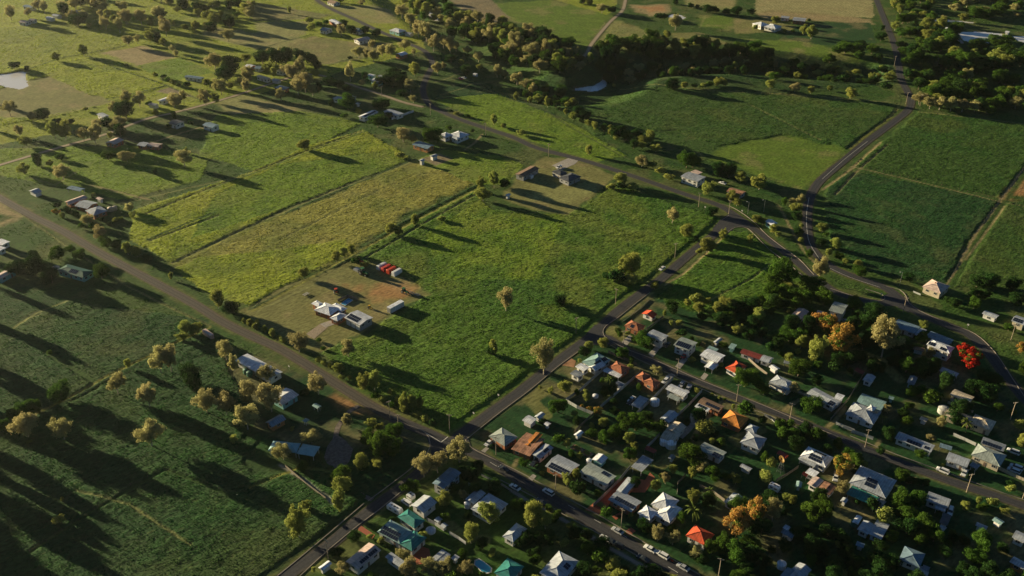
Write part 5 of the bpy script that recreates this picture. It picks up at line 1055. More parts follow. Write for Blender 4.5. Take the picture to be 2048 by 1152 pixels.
# --- farmhouse on the big paddock
B((1,2), [((470,175,605,232,650,160,560,108), 'hip', {}), ((440,125,505,155,550,130,487,98), 'hip', {}), ((600,150,680,190,722,170,640,110), 'hip', {}), ((597,240,652,272,720,215,665,188), 'hip', {})], 'farmhouse', H, 'bright white multi hipped farmhouse with terracotta walls by a pool', 'the white farmhouse', wall='wbrick', roof='white', h=3.0, pitch=.42)
B((1,2), [((705,237,830,300,940,237,812,177), 'gable', dict(solar=[(-1,-.78,.45,.2,.8)]))], 'barn', 'barn', 'large white roofed barn with a dark solar rectangle and roller doors', 'the farm barn', wall='wgrey', roof='white', h=3.9, pitch=.22, roll=1)
B((1,2), [((-160,575,122,745,190,668,-60,522), 'gable', {})], 'house', H, 'very long white roofed house behind golden trees by the dirt road', 'the long white house', wall='wwhite', roof='white', h=3.2, pitch=.18)
B((1,2), [((128,880,205,940,335,860,236,785), 'gable', dict(turn=1))], 'house', H, 'teal walled house with a plain white gable roof beside golden trees', 'the teal walled house', wall='wteal', roof='white', h=3.2, pitch=.2)
B((1,2), [((70,1075,130,1108,242,1050,188,1008), 'gable', dict(turn=1))], 'cottage', 'cottage', 'small orange timber cottage with a blue grey gable roof', 'the timber cottage', wall='wtimber', roof='bluegrey', h=3.0, pitch=.5)
B((1,2), [((447,940,490,965,525,945,480,918), 'gable', {})], 'shelter', 'shelter', 'small pale picnic shelter on the mown lawn', 'the larger picnic shelter', roof='tealgrey', h=2.5, posts=True)
B((1,2), [((375,1060,400,1075,425,1058,395,1042), 'pyramid', {})], 'shelter', 'shelter', 'tiny pale shelter right of the timber cottage', 'the tiny shelter', roof='tealgrey', h=2.3, posts=True)
# --- school end
B((1,3), [((92,150,222,160,246,85,145,65), 'pyramid', {}), ((225,158,322,168,357,95,245,80), 'pyramid', {}), ((330,172,462,198,512,120,372,92), 'pyramid', {})], 'shade_shelter', 'shelter', 'row of three teal white peaked shade roofs behind a golden tree', 'the peaked shade roofs', roof='sailteal', h=3.2, pitch=.5, posts=True)
B((1,3), [((1412,405,1500,462,1640,322,1548,285), 'gable', dict(turn=1))], 'house', H, 'two storey white house with a long grey roof behind roadside trees', 'the two storey grey roofed house', roof='bluegrey', h=4.6, pitch=.25)
B((1,3), [((1237,590,1347,648,1440,565,1350,492), 'gable', dict(turn=1))], 'house', H, 'white weatherboard house with a pale gable roof beside the caravan', 'the weatherboard house', roof='lgrey', h=3.6, pitch=.4)
B((1,3), [((970,795,1150,905,1252,790,1075,705), 'hip', dict(roof='tealgrey', solar=[(-1,-.75,.6,.12,.78)])), ((1125,682,1262,762,1372,712,1212,622), 'hip', dict(roof='teal')), ((1155,905,1245,950,1365,855,1262,772), 'hip', dict(roof='teal'))], 'house', H, 'large house of turquoise hip roofs with a wide white solar array', 'the turquoise roofed house', wall='wwhite', roof='teal', h=3.2, pitch=.4)
B((1,3), [((722,1035,812,1108,995,945,902,880), 'gable', dict(turn=1, solar=[(-1,-.5,.1,.25,.55),(-1,.15,.75,.25,.55)]))], 'house', H, 'pale pink roofed house with two solar strips near the bottom road', 'the pink roofed solar house', roof='pink', h=3.6, pitch=.3)
B((1,3), [((1030,1000,1145,1080,1197,1040,1082,960), 'gable', {})], 'shed', SH, 'long grey shed right of the pink roofed solar house', 'the long grey shed', roof='lgrey', h=2.8, pitch=.12)
B((1,3), [((497,1085,530,1110,607,1052,577,1025), 'gable', dict(turn=1))], 'shed', SH, 'little white shed at the very bottom beside the road', 'the little bottom shed', roof='white', h=2.6, wins=False)
B((1,3), [((1375,1040,1455,1065,1560,988,1490,935), 'gable', dict(turn=1))], 'carport', 'carport', 'plain grey roofed carport behind the red paved patio', 'the patio carport', roof='lgrey', h=2.6, pitch=.06, posts=True)
B((1,3), [((1560,1015,1590,1030,1625,1000,1600,985), 'skillion', {})], 'shed', SH, 'tiny pale hut between the patio carport and the blue pool', 'the tiny hut by the pool', roof='lgrey', h=2.2, pitch=.05, wins=False)
B((1,3), [((1725,620,1860,700,2030,580,1850,485), 'hip', {}), ((1690,535,1745,590,1820,490,1765,443), 'gable', dict(turn=1, roof='lgrey', h=2.8))], 'house', H, 'wide grey hip roofed house with a gabled side wing and water tank', 'the wide grey hip house', roof='lgrey', h=3.0, pitch=.3)
B((1,3), [((1900,1130,2048,1200,2130,1080,2020,1000), 'hip', {})], 'house', H, 'teal roofed house at the bottom edge right of the blue pool', 'the teal house by the pool', roof='teal', h=3.0, pitch=.35)
B((1,3), [((1428,700,1455,730,1490,695,1462,672), 'gable', {})], 'shed', SH, 'upper of two small grey huts beside the weatherboard house', 'the upper garden hut', roof='lgrey', h=2.1, wins=False)
B((1,3), [((1482,748,1505,768,1530,745,1508,724), 'gable', {})], 'shed', SH, 'lower of two small grey huts beside the weatherboard house', 'the lower garden hut', roof='lgrey', h=2.1, wins=False)
# --- main street south side
B((1,3), [((1875,35,1985,122,2092,42,1962,-42), 'hip', {})], 'house', H, 'pale green hip roofed house nearest the crossroads', 'the pale green corner house', wall='wbrick', roof='greengrey', h=3.0, pitch=.35)
B((2,3), [((-5,140,140,195,265,62,115,0), 'gable', {}), ((100,100,150,120,250,20,190,0), 'gable', dict(roof='orange', h=3.3, turn=1))], 'house', H, 'rusty brown roofed house with a bright orange roof strip', 'the rusty striped house', wall='wbrick', roof='rust', h=2.8, pitch=.12)
B((2,3), [((158,185,225,212,332,132,265,85), 'gable', dict(turn=1, solar=[(-1,-.1,.5,.3,.8)]))], 'house', H, 'narrow white gabled unit with a small solar panel and carport', 'the narrow white unit', roof='lgrey', h=2.8, pitch=.2)
B((2,3), [((255,275,445,357,540,265,375,178), 'gable', dict(solar=[(-1,-.7,.8,.08,.55)]))], 'house', H, 'grey roofed house with one dark solar band along its street side', 'the grey banded solar house', wall='wbrick', roof='lgrey', h=3.0, pitch=.25)
B((2,3), [((542,315,745,440,838,350,625,248), 'gable', dict(solar=[(1,.1,.6,.2,.7)]))], 'house', H, 'plain grey green roofed house between the banded solar house and brick drive', 'the grey green house', roof='greengrey', h=3.0, pitch=.16)
B((2,3), [((642,220,720,257,762,207,690,163), 'gable', dict(turn=1))], 'greenhouse', 'greenhouse', 'small white greenhouse with a ribbed roof on the lawn', 'the white greenhouse', roof='white', wall='wteal', h=2.6, pitch=.3, wins=False)
B((2,3), [((957,285,1030,312,1142,235,1040,182), 'skillion', {})], 'carport', 'carport', 'white flat roofed carport at the head of the brick drive', 'the brick drive carport', roof='lgrey', h=2.8, pitch=.02, posts=True)
B((2,3), [((775,545,950,640,1042,562,850,457), 'gable', dict(solar=[(-1,-.6,.9,.45,.95)])), ((830,470,905,500,1015,390,925,365), 'gable', dict(turn=1))], 'house', H, 'T shaped pale roofed house with a long black solar strip by the street', 'the T shaped solar house', wall='wbrick', roof='lgrey', h=3.0, pitch=.18)
B((2,3), [((1120,585,1240,650,1330,555,1205,470), 'hip', dict(noturn=1)), ((1003,645,1100,710,1180,640,1072,588), 'hip', {}), ((1135,658,1262,732,1365,608,1242,560), 'hip', {})], 'house', H, 'white house of several crossing hip roofs left of the scarlet pyramid roof', 'the white crossing hips house', roof='white', h=3.0, pitch=.42)
B((2,3), [((1393,830,1540,912,1622,822,1462,740), 'pyramid', {})], 'house', H, 'scarlet orange pyramid roofed house among big dark trees', 'the scarlet pyramid house', roof='red', h=3.2, pitch=.62)
B((2,3), [((208,1140,395,1205,532,1048,385,940), 'hip', dict(solar=[(-1,.0,.35,.3,.6)]))], 'house', H, 'grey white hip roofed house below the street with a small solar square', 'the grey house below the street', roof='lgrey', h=3.2, pitch=.42)
B((2,3), [((-65,1105,10,1155,88,1085,5,1028), 'hip', {})], 'house', H, 'dark teal roofed house under trees left of the grey hip house', 'the dark teal house', roof='teal', h=3.0, pitch=.3)
B((2,3), [((1180,45,1290,82,1367,12,1240,-22), 'gable', {})], 'shed', SH, 'beige roofed shed beside two round white tanks', 'the tank shed', roof='cream', h=2.8, pitch=.2)
B((2,3), [((1498,128,1655,232,1722,155,1530,85), 'gable', dict(solar=[(-1,.2,.95,.1,.95)]))], 'house', H, 'grey roofed house whose near end is covered by a square solar array', 'the square solar house', roof='greengrey', h=3.0, pitch=.12)
B((2,3), [((1832,92,1960,135,2055,60,1882,-10), 'hip', {}), ((1860,-20,1930,10,1990,-40,1900,-62), 'hip', {})], 'house', H, 'white hip roofed house with a tank, right of the golden pyramid house', 'the white hip house', roof='lgrey', h=3.4, pitch=.45)
B((2,3), [((1822,270,1900,315,1925,290,1842,255), 'gable', {})], 'shed', SH, 'small white roofed shed alone on the shaded lawn', 'the small lawn shed', roof='lgrey', h=2.4, wins=False)
B((2,3), [((1705,570,1760,595,1880,540,1755,475), 'gable', dict(turn=1, solar=[(-1,-.3,.2,.3,.8)]))], 'shed', SH, 'low pale roofed shed half hidden behind rust coloured trees', 'the half hidden shed', roof='lgrey', h=2.4)
B((2,3), [((-62,850,20,882,92,792,40,700), 'hip', {})], 'house', H, 'grey roofed house partly hidden by the big tree at the bend of street', 'the half hidden grey house', roof='lgrey', h=3.0, pitch=.35)
B((2,3), [((497,20,522,38,577,0,540,-15), 'gable', dict(turn=1))], 'shed', SH, 'short white shed beside the kitchen garden', 'the short white shed', roof='white', h=2.3, wins=False)
B((2,3), [((1258,210,1280,222,1303,190,1278,178), 'gable', dict(turn=1))], 'shed', SH, 'tiny grey lawn shed right of the brick drive carport', 'the tiny lawn shed', roof='grey', h=2.0, wins=False)
# --- south east
B((3,3), [((262,195,465,288,517,208,322,108), 'hip', dict(solar=[(-1,-.4,.5,.2,.75),(1,-.3,.5,.3,.7)])), ((240,212,370,280,385,262,262,197), 'skillion', dict(roof='lgrey', h=2.5, pitch=.05, posts=True))], 'house', H, 'white hip roofed house with scattered dark solar panels near a windmill', 'the scattered solar house', roof='white', h=3.4, pitch=.42)
B((3,3), [((297,325,372,362,412,325,335,285), 'gable', {})], 'shed', SH, 'white flat shed below the scattered solar house', 'the white flat shed', roof='white', h=2.8, pitch=.06)
B((3,3), [((312,412,385,452,447,388,375,352), 'gable', dict(turn=1, roof='pink')), ((408,455,490,512,545,440,447,388), 'gable', dict(turn=1))], 'house', H, 'low house of patched rusty and grey roofs beside a round bush', 'the patched roof house', roof='rust', h=2.8, pitch=.14)
B((3,3), [((650,405,942,537,1027,387,740,268), 'hip', dict(solar=[(-1,-.25,.25,.35,1.0)])), ((630,500,840,592,888,532,668,425), 'skillion', dict(roof='teal', h=2.6, pitch=.02, posts=True)), ((840,592,885,640,935,555,890,530), 'skillion', dict(roof='grey', h=2.5, pitch=.02, posts=True))], 'hall', 'hall', 'largest grey hip roofed building with central solar block and teal awning', 'the largest grey hip building', roof='lgrey', h=3.8, pitch=.3)
B((3,3), [((1010,48,1305,165,1337,105,1052,0), 'gable', dict(solar=[(-1,-.35,.35,.15,.8),(-1,.5,.75,.3,.8)]))], 'house', H, 'long white roofed house with several solar panels across the street', 'the long many panelled house', roof='lgrey', h=3.0, pitch=.14)
B((3,3), [((1425,215,1590,292,1622,215,1445,165), 'gable', {})], 'house', H, 'plain grey ribbed roof house beside two parked white cars', 'the ribbed grey house', roof='lgrey', h=3.0, pitch=.15)
B((3,3), [((1600,185,1865,275,1905,185,1700,100), 'hip', dict(roof='greengrey', noturn=1)), ((1700,98,1880,150,1914,110,1722,35), 'gable', dict(roof='grey', solar=[(-1,-.8,.6,.1,.9)], pitch=.12))], 'house', H, 'cream cottage with green hip roof and a solar covered rear wing', 'the green roofed cottage', wall='wcream', roof='greengrey', h=3.2, pitch=.4)
B((3,3), [((1265,545,1430,612,1472,540,1280,475), 'gable', {}), ((1330,612,1415,640,1430,610,1340,580), 'skillion', dict(h=2.5, pitch=.05, posts=True))], 'house', H, 'grey roofed house strewn with leaves right of twin round trees', 'the leaf strewn house', roof='lgrey', h=3.0, pitch=.14)
B((3,3), [((1372,728,1432,750,1470,672,1402,642), 'gable', dict(turn=1)), ((1362,770,1405,795,1428,768,1385,740), 'skillion', dict(roof='lgrey', h=2.3, pitch=.03))], 'shed', SH, 'dark slate roofed shed behind the leaf strewn house', 'the dark slate shed', roof='dark', h=2.6, pitch=.15, wins=False)
B((3,3), [((1660,742,1750,785,1757,755,1672,720), 'gable', {})], 'shed', SH, 'small pale shed alone on the dark eastern lawn', 'the small eastern shed', roof='lgrey', h=2.4, wins=False)
B((3,3), [((1805,700,1858,752,1892,715,1817,675), 'gable', {})], 'shed', SH, 'small blue white shed right of the small eastern shed', 'the small blue white shed', roof='tealgrey', h=2.4, wins=False)
B((3,3), [((1955,835,2050,895,2085,825,1985,788), 'gable', {})], 'house', H, 'grey roofed house cut off by the frame above the orange lit one', 'the grey house at the edge', roof='lgrey', h=3.0, pitch=.25)
B((3,3), [((1925,1030,2045,1105,2080,1050,1975,1003), 'gable', {})], 'house', H, 'timber walled house cut off at the bottom corner of the frame', 'the timber house at the edge', wall='wtimber', roof='lgrey', h=3.0, pitch=.3)
B((3,3), [((678,720,720,742,750,682,710,660), 'gable', dict(turn=1))], 'shed', SH, 'narrow white shed with a gable left of the wide double shed', 'the narrow gabled shed', roof='white', h=2.5, wins=False)
B((3,3), [((715,780,800,822,848,745,765,698), 'gable', dict(turn=1)), ((810,815,908,865,970,745,870,700), 'skillion', dict(h=2.7, pitch=.02))], 'shed', SH, 'wide double shed of gabled and flat grey roofs on dark ground', 'the wide double shed', roof='lgrey', h=2.8, pitch=.3)
B((3,3), [((1060,1030,1220,1085,1247,990,1087,890), 'hip', {})], 'house', H, 'dim blue grey roofed house deep in the shade of trees', 'the dim blue grey house', roof='bluegrey', h=3.0, pitch=.35)
B((3,3), [((1232,1095,1280,1120,1300,1085,1240,1065), 'skillion', {})], 'shed', SH, 'small grey hut beside the dim blue grey house', 'the small dim hut', roof='grey', h=2.2, pitch=.05, wins=False)
B((3,3), [((90,1150,232,1200,358,1100,270,1062), 'gable', dict(turn=1)), ((90,1150,190,1190,240,1130,160,1080), 'gable', dict(turn=1, roof='bluegrey'))], 'house', H, 'grey gabled house cut off at the bottom beside a round tank', 'the bottom gabled house', roof='lgrey', h=3.0, pitch=.35)
B((3,3), [((100,800,190,850,225,820,135,770), 'gable', dict(roof='bluegrey')), ((120,765,160,785,180,765,140,748), 'skillion', dict(roof='white', h=2.6, pitch=.05))], 'shed', SH, 'dark blue shed with a small white end roof under trees', 'the dark blue shed', roof='bluegrey', h=2.5, wins=False)
B((3,3), [((700,905,760,925,780,895,715,872), 'gable', {})], 'shed', SH, 'dim teal hut in the darkest trees below the double shed', 'the dim teal hut', roof='bluegrey', h=2.3, wins=False)
B((3,3), [((580,545,620,575,645,535,600,525), 'gable', dict(turn=1))], 'shed', SH, 'small curved pale shed in front of the teal awning', 'the small shed by the awning', roof='lgrey', h=2.3, wins=False)
B((3,3), [((220,435,265,445,270,400,235,390), 'gable', dict(turn=1))], 'shed', SH, 'little teal shed left of the patched roof house', 'the little shed by the patched house', roof='tealgrey', h=2.3, wins=False)
B((3,3), [((1365,120,1465,150,1475,118,1380,92), 'skillion', {})], 'carport', 'carport', 'flat blue grey awning right of the long many panelled house', 'the flat blue awning', roof='bluegrey', h=2.4, pitch=.02, posts=True)
B((3,3), [((1612,268,1668,300,1698,270,1635,240), 'skillion', {})], 'carport', 'carport', 'small grey lean to beside the ribbed grey house', 'the small grey lean to', roof='grey', h=2.3, pitch=.04, posts=True)
# --- west side
B((0,1), [((548,352,640,385,663,360,575,328), 'gable', {})], 'shed', SH, 'open sided blue roofed shed behind the orange brick homestead', 'the open blue shed', roof='bluegrey', h=3.0, pitch=.2, posts=True)
B((0,1), [((235,372,280,405,325,378,290,352), 'gable', dict(turn=1))], 'shed', SH, 'pale shed near the left road, left of the open blue shed', 'the pale western shed', roof='lgrey', h=2.6, wins=False)
B((0,1), [((622,490,682,525,790,470,668,445), 'gable', dict(roof='lgrey')), ((510,462,560,482,700,430,665,410), 'gable', dict(turn=1, roof='pink')), ((685,535,740,572,868,538,790,490), 'hip', dict(roof='lgrey'))], 'house', H, 'orange brick homestead of three joined grey and pink roofs', 'the orange brick homestead', wall='wbrick', roof='lgrey', h=3.0, pitch=.3)
B((0,1), [((770,435,800,450,825,438,795,420), 'gable', {})], 'shed', SH, 'tiny pinkish hut right of the orange brick homestead', 'the tiny pink hut', roof='pink', h=2.3, wins=False)
B((0,1), [((-40,790,12,812,73,788,10,748), 'gable', {})], 'shed', SH, 'upper of two white roofed sheds at the left edge', 'the upper edge shed', roof='white', h=3.0, pitch=.15)
B((0,1), [((-40,840,-2,858,40,835,-5,808), 'gable', {})], 'shed', SH, 'lower of two white roofed sheds at the left edge', 'the lower edge shed', roof='white', h=3.0, pitch=.15)
B((0,1), [((470,1010,665,1078,737,1022,540,955), 'hip', dict(solar=[(-1,-.2,.3,.3,.85)]))], 'house', H, 'dark green hip roofed house among dark trees on the left', 'the dark green house', roof='green', wall='wteal', h=3.0, pitch=.3)
B((0,1), [((-60,1065,5,1085,115,1012,80,988), 'gable', dict(turn=1))], 'house', H, 'long pinkish roofed house at the left edge under dark trees', 'the long pink house', roof='pink', wall='wteal', h=3.0, pitch=.15)
B((0,0), [((878,1145,905,1158,977,1128,905,1092), 'gable', dict(turn=1)), ((1100,1160,1160,1175,1200,1150,1150,1130), 'gable', dict(roof='lgrey')), ((1190,1165,1270,1180,1285,1155,1215,1135), 'gable', dict(roof='pink'))], 'house', H, 'orange lit house of three small roofs hidden in garden trees', 'the garden tree house', wall='wbrick', roof='pink', h=3.0, pitch=.3)
B((0,0), [((1622,1000,1698,1025,1752,1002,1678,975), 'gable', {})], 'house', H, 'grey gabled white walled house at the end of the orange track', 'the track end house', roof='bluegrey', h=3.4, pitch=.3)
B((0,0), [((1362,985,1402,1002,1472,977,1410,950), 'gable', {})], 'house', H, 'dark roofed white house left of the track end house', 'the dark roofed track house', roof='dark', h=3.4, pitch=.3)
B((0,0), [((1258,802,1300,815,1362,787,1330,778), 'gable', dict(turn=1))], 'house', H, 'long bright white house beside golden trees north of the lane', 'the bright white lane house', roof='white', h=3.0, pitch=.15)
B((0,0), [((1190,835,1240,850,1265,835,1215,818), 'gable', {})], 'shed', SH, 'small grey shed left of the bright white lane house', 'the lane shed', roof='grey', h=2.6, wins=False)
B((0,0), [((773,915,820,940,878,925,820,900), 'gable', {})], 'house', H, 'blue white roofed house among dark trees near the lane', 'the blue white lane house', roof='lgrey', h=3.0, pitch=.2)
B((0,0), [((1478,612,1608,637,1632,617,1502,600), 'gable', {})], 'house', H, 'long blue grey roofed house behind a row of round bushes', 'the long blue house', roof='bluegrey', h=3.0, pitch=.2)
B((0,0), [((1960,528,2000,545,2045,525,2000,512), 'gable', {})], 'house', H, 'small white and red house in the trees right of the long blue one', 'the small red and white house', roof='white', wall='wbrick', h=3.0)
B((0,0), [((180,50,250,63,292,50,222,38), 'gable', {})], 'house', H, 'long blue white roofed house in the far corner trees', 'the far corner house', roof='bluegrey', h=3.4)
B((0,0), [((370,140,405,155,435,142,400,130), 'gable', {})], 'shed', SH, 'pale shed, lower of the two by the far corner golden trees', 'the lower far shed', roof='white', h=2.8, wins=False)
B((0,0), [((425,120,455,135,482,122,452,108), 'gable', {})], 'shed', SH, 'pale shed, upper of the two by the far corner golden trees', 'the upper far shed', roof='lgrey', h=2.8, wins=False)
B((0,0), [((165,175,205,188,232,170,195,158), 'gable', {}), ((240,160,270,168,282,155,255,147), 'gable', {})], 'house', H, 'pink white cluster of low roofs at the far left meadow edge', 'the far meadow house', roof='pink', h=3.0)
B((0,0), [((540,100,640,108,668,85,570,78), 'gable', {})], 'house', H, 'long pale roof almost hidden behind far golden trees', 'the hidden far house', roof='lgrey', h=3.2)
B((1,0), [((588,165,640,195,682,188,632,150), 'gable', {})], 'house', H, 'white roofed house with junk strewn yard beside the far road', 'the junk yard house', roof='white', wall='wbrick', h=3.2, pitch=.2)
B((1,0), [((515,240,560,252,607,232,562,218), 'gable', {})], 'shed', SH, 'blue grey shed in the junk strewn yard', 'the junk yard shed', roof='bluegrey', h=3.0)
B((1,0), [((763,240,830,257,872,237,812,224), 'hip', {})], 'house', H, 'blue grey hip roofed house right of the junk yard', 'the far blue hip house', roof='bluegrey', h=3.2)
B((1,0), [((785,315,822,335,917,312,872,293), 'gable', dict(turn=1))], 'house', H, 'pink white long roofed house below the far blue hip house', 'the far pink long house', roof='pink', h=3.2)
B((1,0), [((1080,242,1140,266,1192,246,1120,220), 'hip', {})], 'house', H, 'teal white hip roofed house on bare ground beside the far road', 'the far roadside house', roof='white', wall='wteal', h=3.2)
B((1,0), [((1195,265,1235,278,1255,265,1215,252), 'gable', {})], 'shed', SH, 'small grey shed right of the far roadside house', 'the far roadside shed', roof='grey', h=2.6, wins=False)
B((1,0), [((1123,433,1160,450,1207,430,1170,412), 'gable', dict(turn=1))], 'house', H, 'white end walled house among golden trees by the S bend', 'the S bend house', roof='white', wall='wbrick', h=3.4)
B((1,0), [((560,15,620,28,680,18,620,2), 'gable', {})], 'house', H, 'brown roofed house by the farthest stretch of road', 'the farthest road house', roof='brown', h=3.0)
B((1,0), [((8,610,85,640,112,626,32,598), 'gable', {})], 'shed', SH, 'long flat cream shed left of the tall golden cluster', 'the long cream shed', roof='cream', h=3.0, pitch=.1)
B((1,0), [((130,640,175,652,200,638,150,625), 'gable', {})], 'shed', SH, 'small white shed right of the long cream shed', 'the small cluster shed', roof='lgrey', h=2.6, wins=False)
B((1,0), [((148,700,220,722,267,702,190,680), 'hip', {})], 'house', H, 'blue grey roofed house with an orange wall below the cream shed', 'the blue roofed track house', roof='bluegrey', wall='wbrick', h=3.2)
B((1,0), [((165,565,212,582,292,545,240,530), 'gable', dict(turn=1))], 'house', H, 'cream roofed house behind the tall golden cluster', 'the cream cluster house', roof='cream', h=3.2)
B((1,0), [((-5,545,30,555,60,535,20,522), 'gable', {})], 'house', H, 'blue grey roofed house left of the dark hedge of trees', 'the hedge house', roof='bluegrey', h=3.0)
B((1,0), [((918,642,962,662,1022,647,970,625), 'gable', {}), ((895,600,932,613,957,600,920,588), 'gable', dict(roof='white'))], 'house', H, 'pale teal walled house in dark trees beside the S bend', 'the dark tree house', roof='lgrey', wall='wteal', h=3.4)
B((1,0), [((975,608,1010,622,1035,610,1000,598), 'gable', {})], 'shed', SH, 'dark grey shed behind the pale teal walled house', 'the dark grey shed', roof='grey', h=2.8, wins=False)
B((1,0), [((618,785,660,802,702,782,650,768), 'hip', {})], 'house', H, 'pale hip roofed house left of the round green tree', 'the round tree house', roof='lgrey', h=3.2)
B((1,0), [((705,768,770,790,797,778,745,752), 'hip', {})], 'house', H, 'cream hip roofed house behind the round green tree', 'the cream house behind the tree', roof='cream', h=3.2)
B((1,0), [((800,828,818,836,832,826,815,820), 'gable', {})], 'shed', SH, 'tiny white shed right of the round green tree', 'the tiny shed by the round tree', roof='white', h=2.4, wins=False)
B((1,0), [((822,930,865,947,972,895,927,880), 'gable', dict(turn=1, solar=[(-1,-.7,.8,.2,.8)]))], 'house', H, 'long house topped by one full length solar strip beside the road', 'the full strip solar house', roof='white', h=3.2, pitch=.25)
B((1,0), [((1020,892,1130,930,1177,910,1077,868), 'gable', {})], 'shed', SH, 'wide low grey roofed shed right of the full strip solar house', 'the wide low shed', roof='lgrey', h=3.0, pitch=.08)
B((1,0), [((1552,1080,1630,1110,1697,1078,1620,1040), 'hip', dict(noturn=1)), ((1470,1082,1510,1107,1572,1077,1512,1055), 'hip', {}), ((1560,1095,1610,1120,1640,1105,1590,1085), 'hip', dict(roof='lgrey'))], 'house', H, 'white house of several small hips below the road near golden tree', 'the white hips roadhouse', roof='white', h=3.4, pitch=.4)
B((1,1), [((1250,5,1370,42,1427,12,1310,-25), 'gable', {})], 'barn', 'barn', 'blue grey shed with an orange gable end below the white hips roadhouse', 'the orange ended barn', roof='bluegrey', wall='wtimber', h=3.2, pitch=.2)
B((1,1), [((1395,95,1412,108,1450,92,1432,75), 'gable', dict(turn=1))], 'shed', SH, 'small pale shed, right one of the two on the bare patch', 'the right bare patch shed', roof='lgrey', h=2.8, wins=False)
B((1,1), [((1310,130,1325,142,1345,128,1328,115), 'gable', dict(turn=1))], 'shed', SH, 'small pale shed, left one of the two on the bare patch', 'the left bare patch shed', roof='lgrey', h=3.2, wins=False)
# --- centre
B((2,1), [((28,240,95,265,215,195,150,172), 'gable', dict(turn=1))], 'barn', 'barn', 'long brown roofed barn beside the mown homestead yard', 'the long brown barn', roof='brown', wall='wgrey', h=3.4, pitch=.2)
B((2,1), [((318,225,385,252,450,235,372,195), 'hip', {}), ((370,275,450,300,562,265,470,225), 'hip', {})], 'house', H, 'charcoal hip roofed homestead with a pale concrete drive', 'the charcoal homestead', roof='dark', wall='wgrey', h=3.0, pitch=.4)
B((2,1), [((1362,262,1480,302,1553,268,1405,215), 'gable', {})], 'shed', SH, 'tall white machinery shed with a dark open bay', 'the tall white machinery shed', roof='lgrey', wall='wwhite', h=4.4, pitch=.1)
B((2,1), [((1435,225,1480,243,1530,232,1460,203), 'skillion', {})], 'shed', SH, 'pinkish box shed behind the tall white machinery shed', 'the pinkish box shed', roof='pink', wall='wcream', h=2.7, pitch=.02, wins=False)
B((2,1), [((1708,378,1835,412,1872,382,1765,348), 'gable', {})], 'house', H, 'brown rust roofed house beside garden trees near the junction', 'the brown junction house', roof='rust', wall='wgrey', h=2.8, pitch=.3)
B((1,1), [((1995,408,2012,418,2035,405,2018,392), 'gable', dict(turn=1))], 'shed', SH, 'white garden shed on the edge of the mown homestead yard', 'the white yard shed', roof='white', h=2.6, wins=False)
B((2,0), [((1935,190,1990,212,2048,200,1990,168), 'hip', {}), ((2010,215,2110,232,2158,212,2070,190), 'hip', {})], 'house', H, 'white hip roofed farmhouse pair on the far green field', 'the far white farmhouse', roof='white', h=3.4, pitch=.4)
B((3,0), [((105,140,168,150,176,133,112,126), 'gable', {})], 'shed', SH, 'small blue white shed left of the far long barn', 'the far small shed', roof='lgrey', h=3.0)
B((3,0), [((198,162,298,174,306,146,206,137), 'gable', {})], 'barn', 'barn', 'far long grey barn with one red end wall', 'the far long barn', roof='lgrey', wall='wbrick', h=3.6, pitch=.15)
B((3,0), [((1468,232,1545,242,1552,224,1478,215), 'gable', {})], 'pump_house', 'shed', 'long white pump house beside the far reservoir', 'the pump house', roof='white', h=3.0, pitch=.1)
B((3,0), [((1418,230,1448,236,1455,222,1425,216), 'gable', {})], 'pump_house', 'shed', 'small white shed left of the long pump house', 'the small pump shed', roof='white', h=2.6, wins=False)
B((3,0), [((1898,258,1928,265,1935,252,1905,246), 'gable', {})], 'pump_house', 'shed', 'small white hut on the reservoir bank', 'the reservoir hut', roof='white', h=2.6, wins=False)

# ---------------------------------------------------------------- the ground itself, trodden short round every building
CLEAR = [(o.location.x, o.location.y) for o, _, _, _ in BUILT]
GXY = build_ground()
grass_tufts()
# ---------------------------------------------------------------- small things
OTHERS = []
def dup(root, loc, rz=0.0, name=None):
    r = root.copy(); COL.objects.link(r); r.location = loc; r.rotation_euler = (0,0,rz)
    for ch in root.children:
        c = ch.copy(); COL.objects.link(c); c.parent = r
    return r
def rest(root, px, py, phrase=None): OTHERS.append((root, phrase, px, py))
M['roof_dull'] = mat('windmill_vane', (.40,.24,.07), .6)
# power poles
def make_pole():
    r = empty('power_pole', (0,0,0)); mb = MB(); mb.bar((0,0,-.4),(0,0,9.4),.17,.11,8); mb.build('pole', M['timberpole'], r)
    mb = MB(); mb.box(-1.1,1.1,-.07,.07,8.8,8.96); mb.bar((-.6,0,8.8),(0,0,8.2),.03,n=4); mb.bar((.6,0,8.8),(0,0,8.2),.03,n=4); mb.build('crossarm', M['timberpole'], r)
    mb = MB()
    for x in (-1,-.4,.4,1): mb.lathe([(.05,0),(.08,.08),(.05,.16),(.07,.2),(.02,.26)], 8, c=(x,0,8.96))
    mb.build('insulators', M['trim'], r); return r
def make_lamp():
    r = empty('street_lamp', (0,0,0)); mb = MB(); mb.bar((0,0,-.3),(0,0,8.2),.10,.06,8); mb.build('pole', M['metal'], r)
    mb = MB(); mb.bar((0,0,8.0),(1.4,0,8.5),.05,n=6); mb.build('arm', M['metal'], r)
    mb = MB(); mb.box(1.2,1.9,-.14,.14,8.42,8.56); mb.build('lamp_head', M['trim'], r); return r
P0 = make_pole(); L0 = make_lamp(); used = {0: False, 1: False}
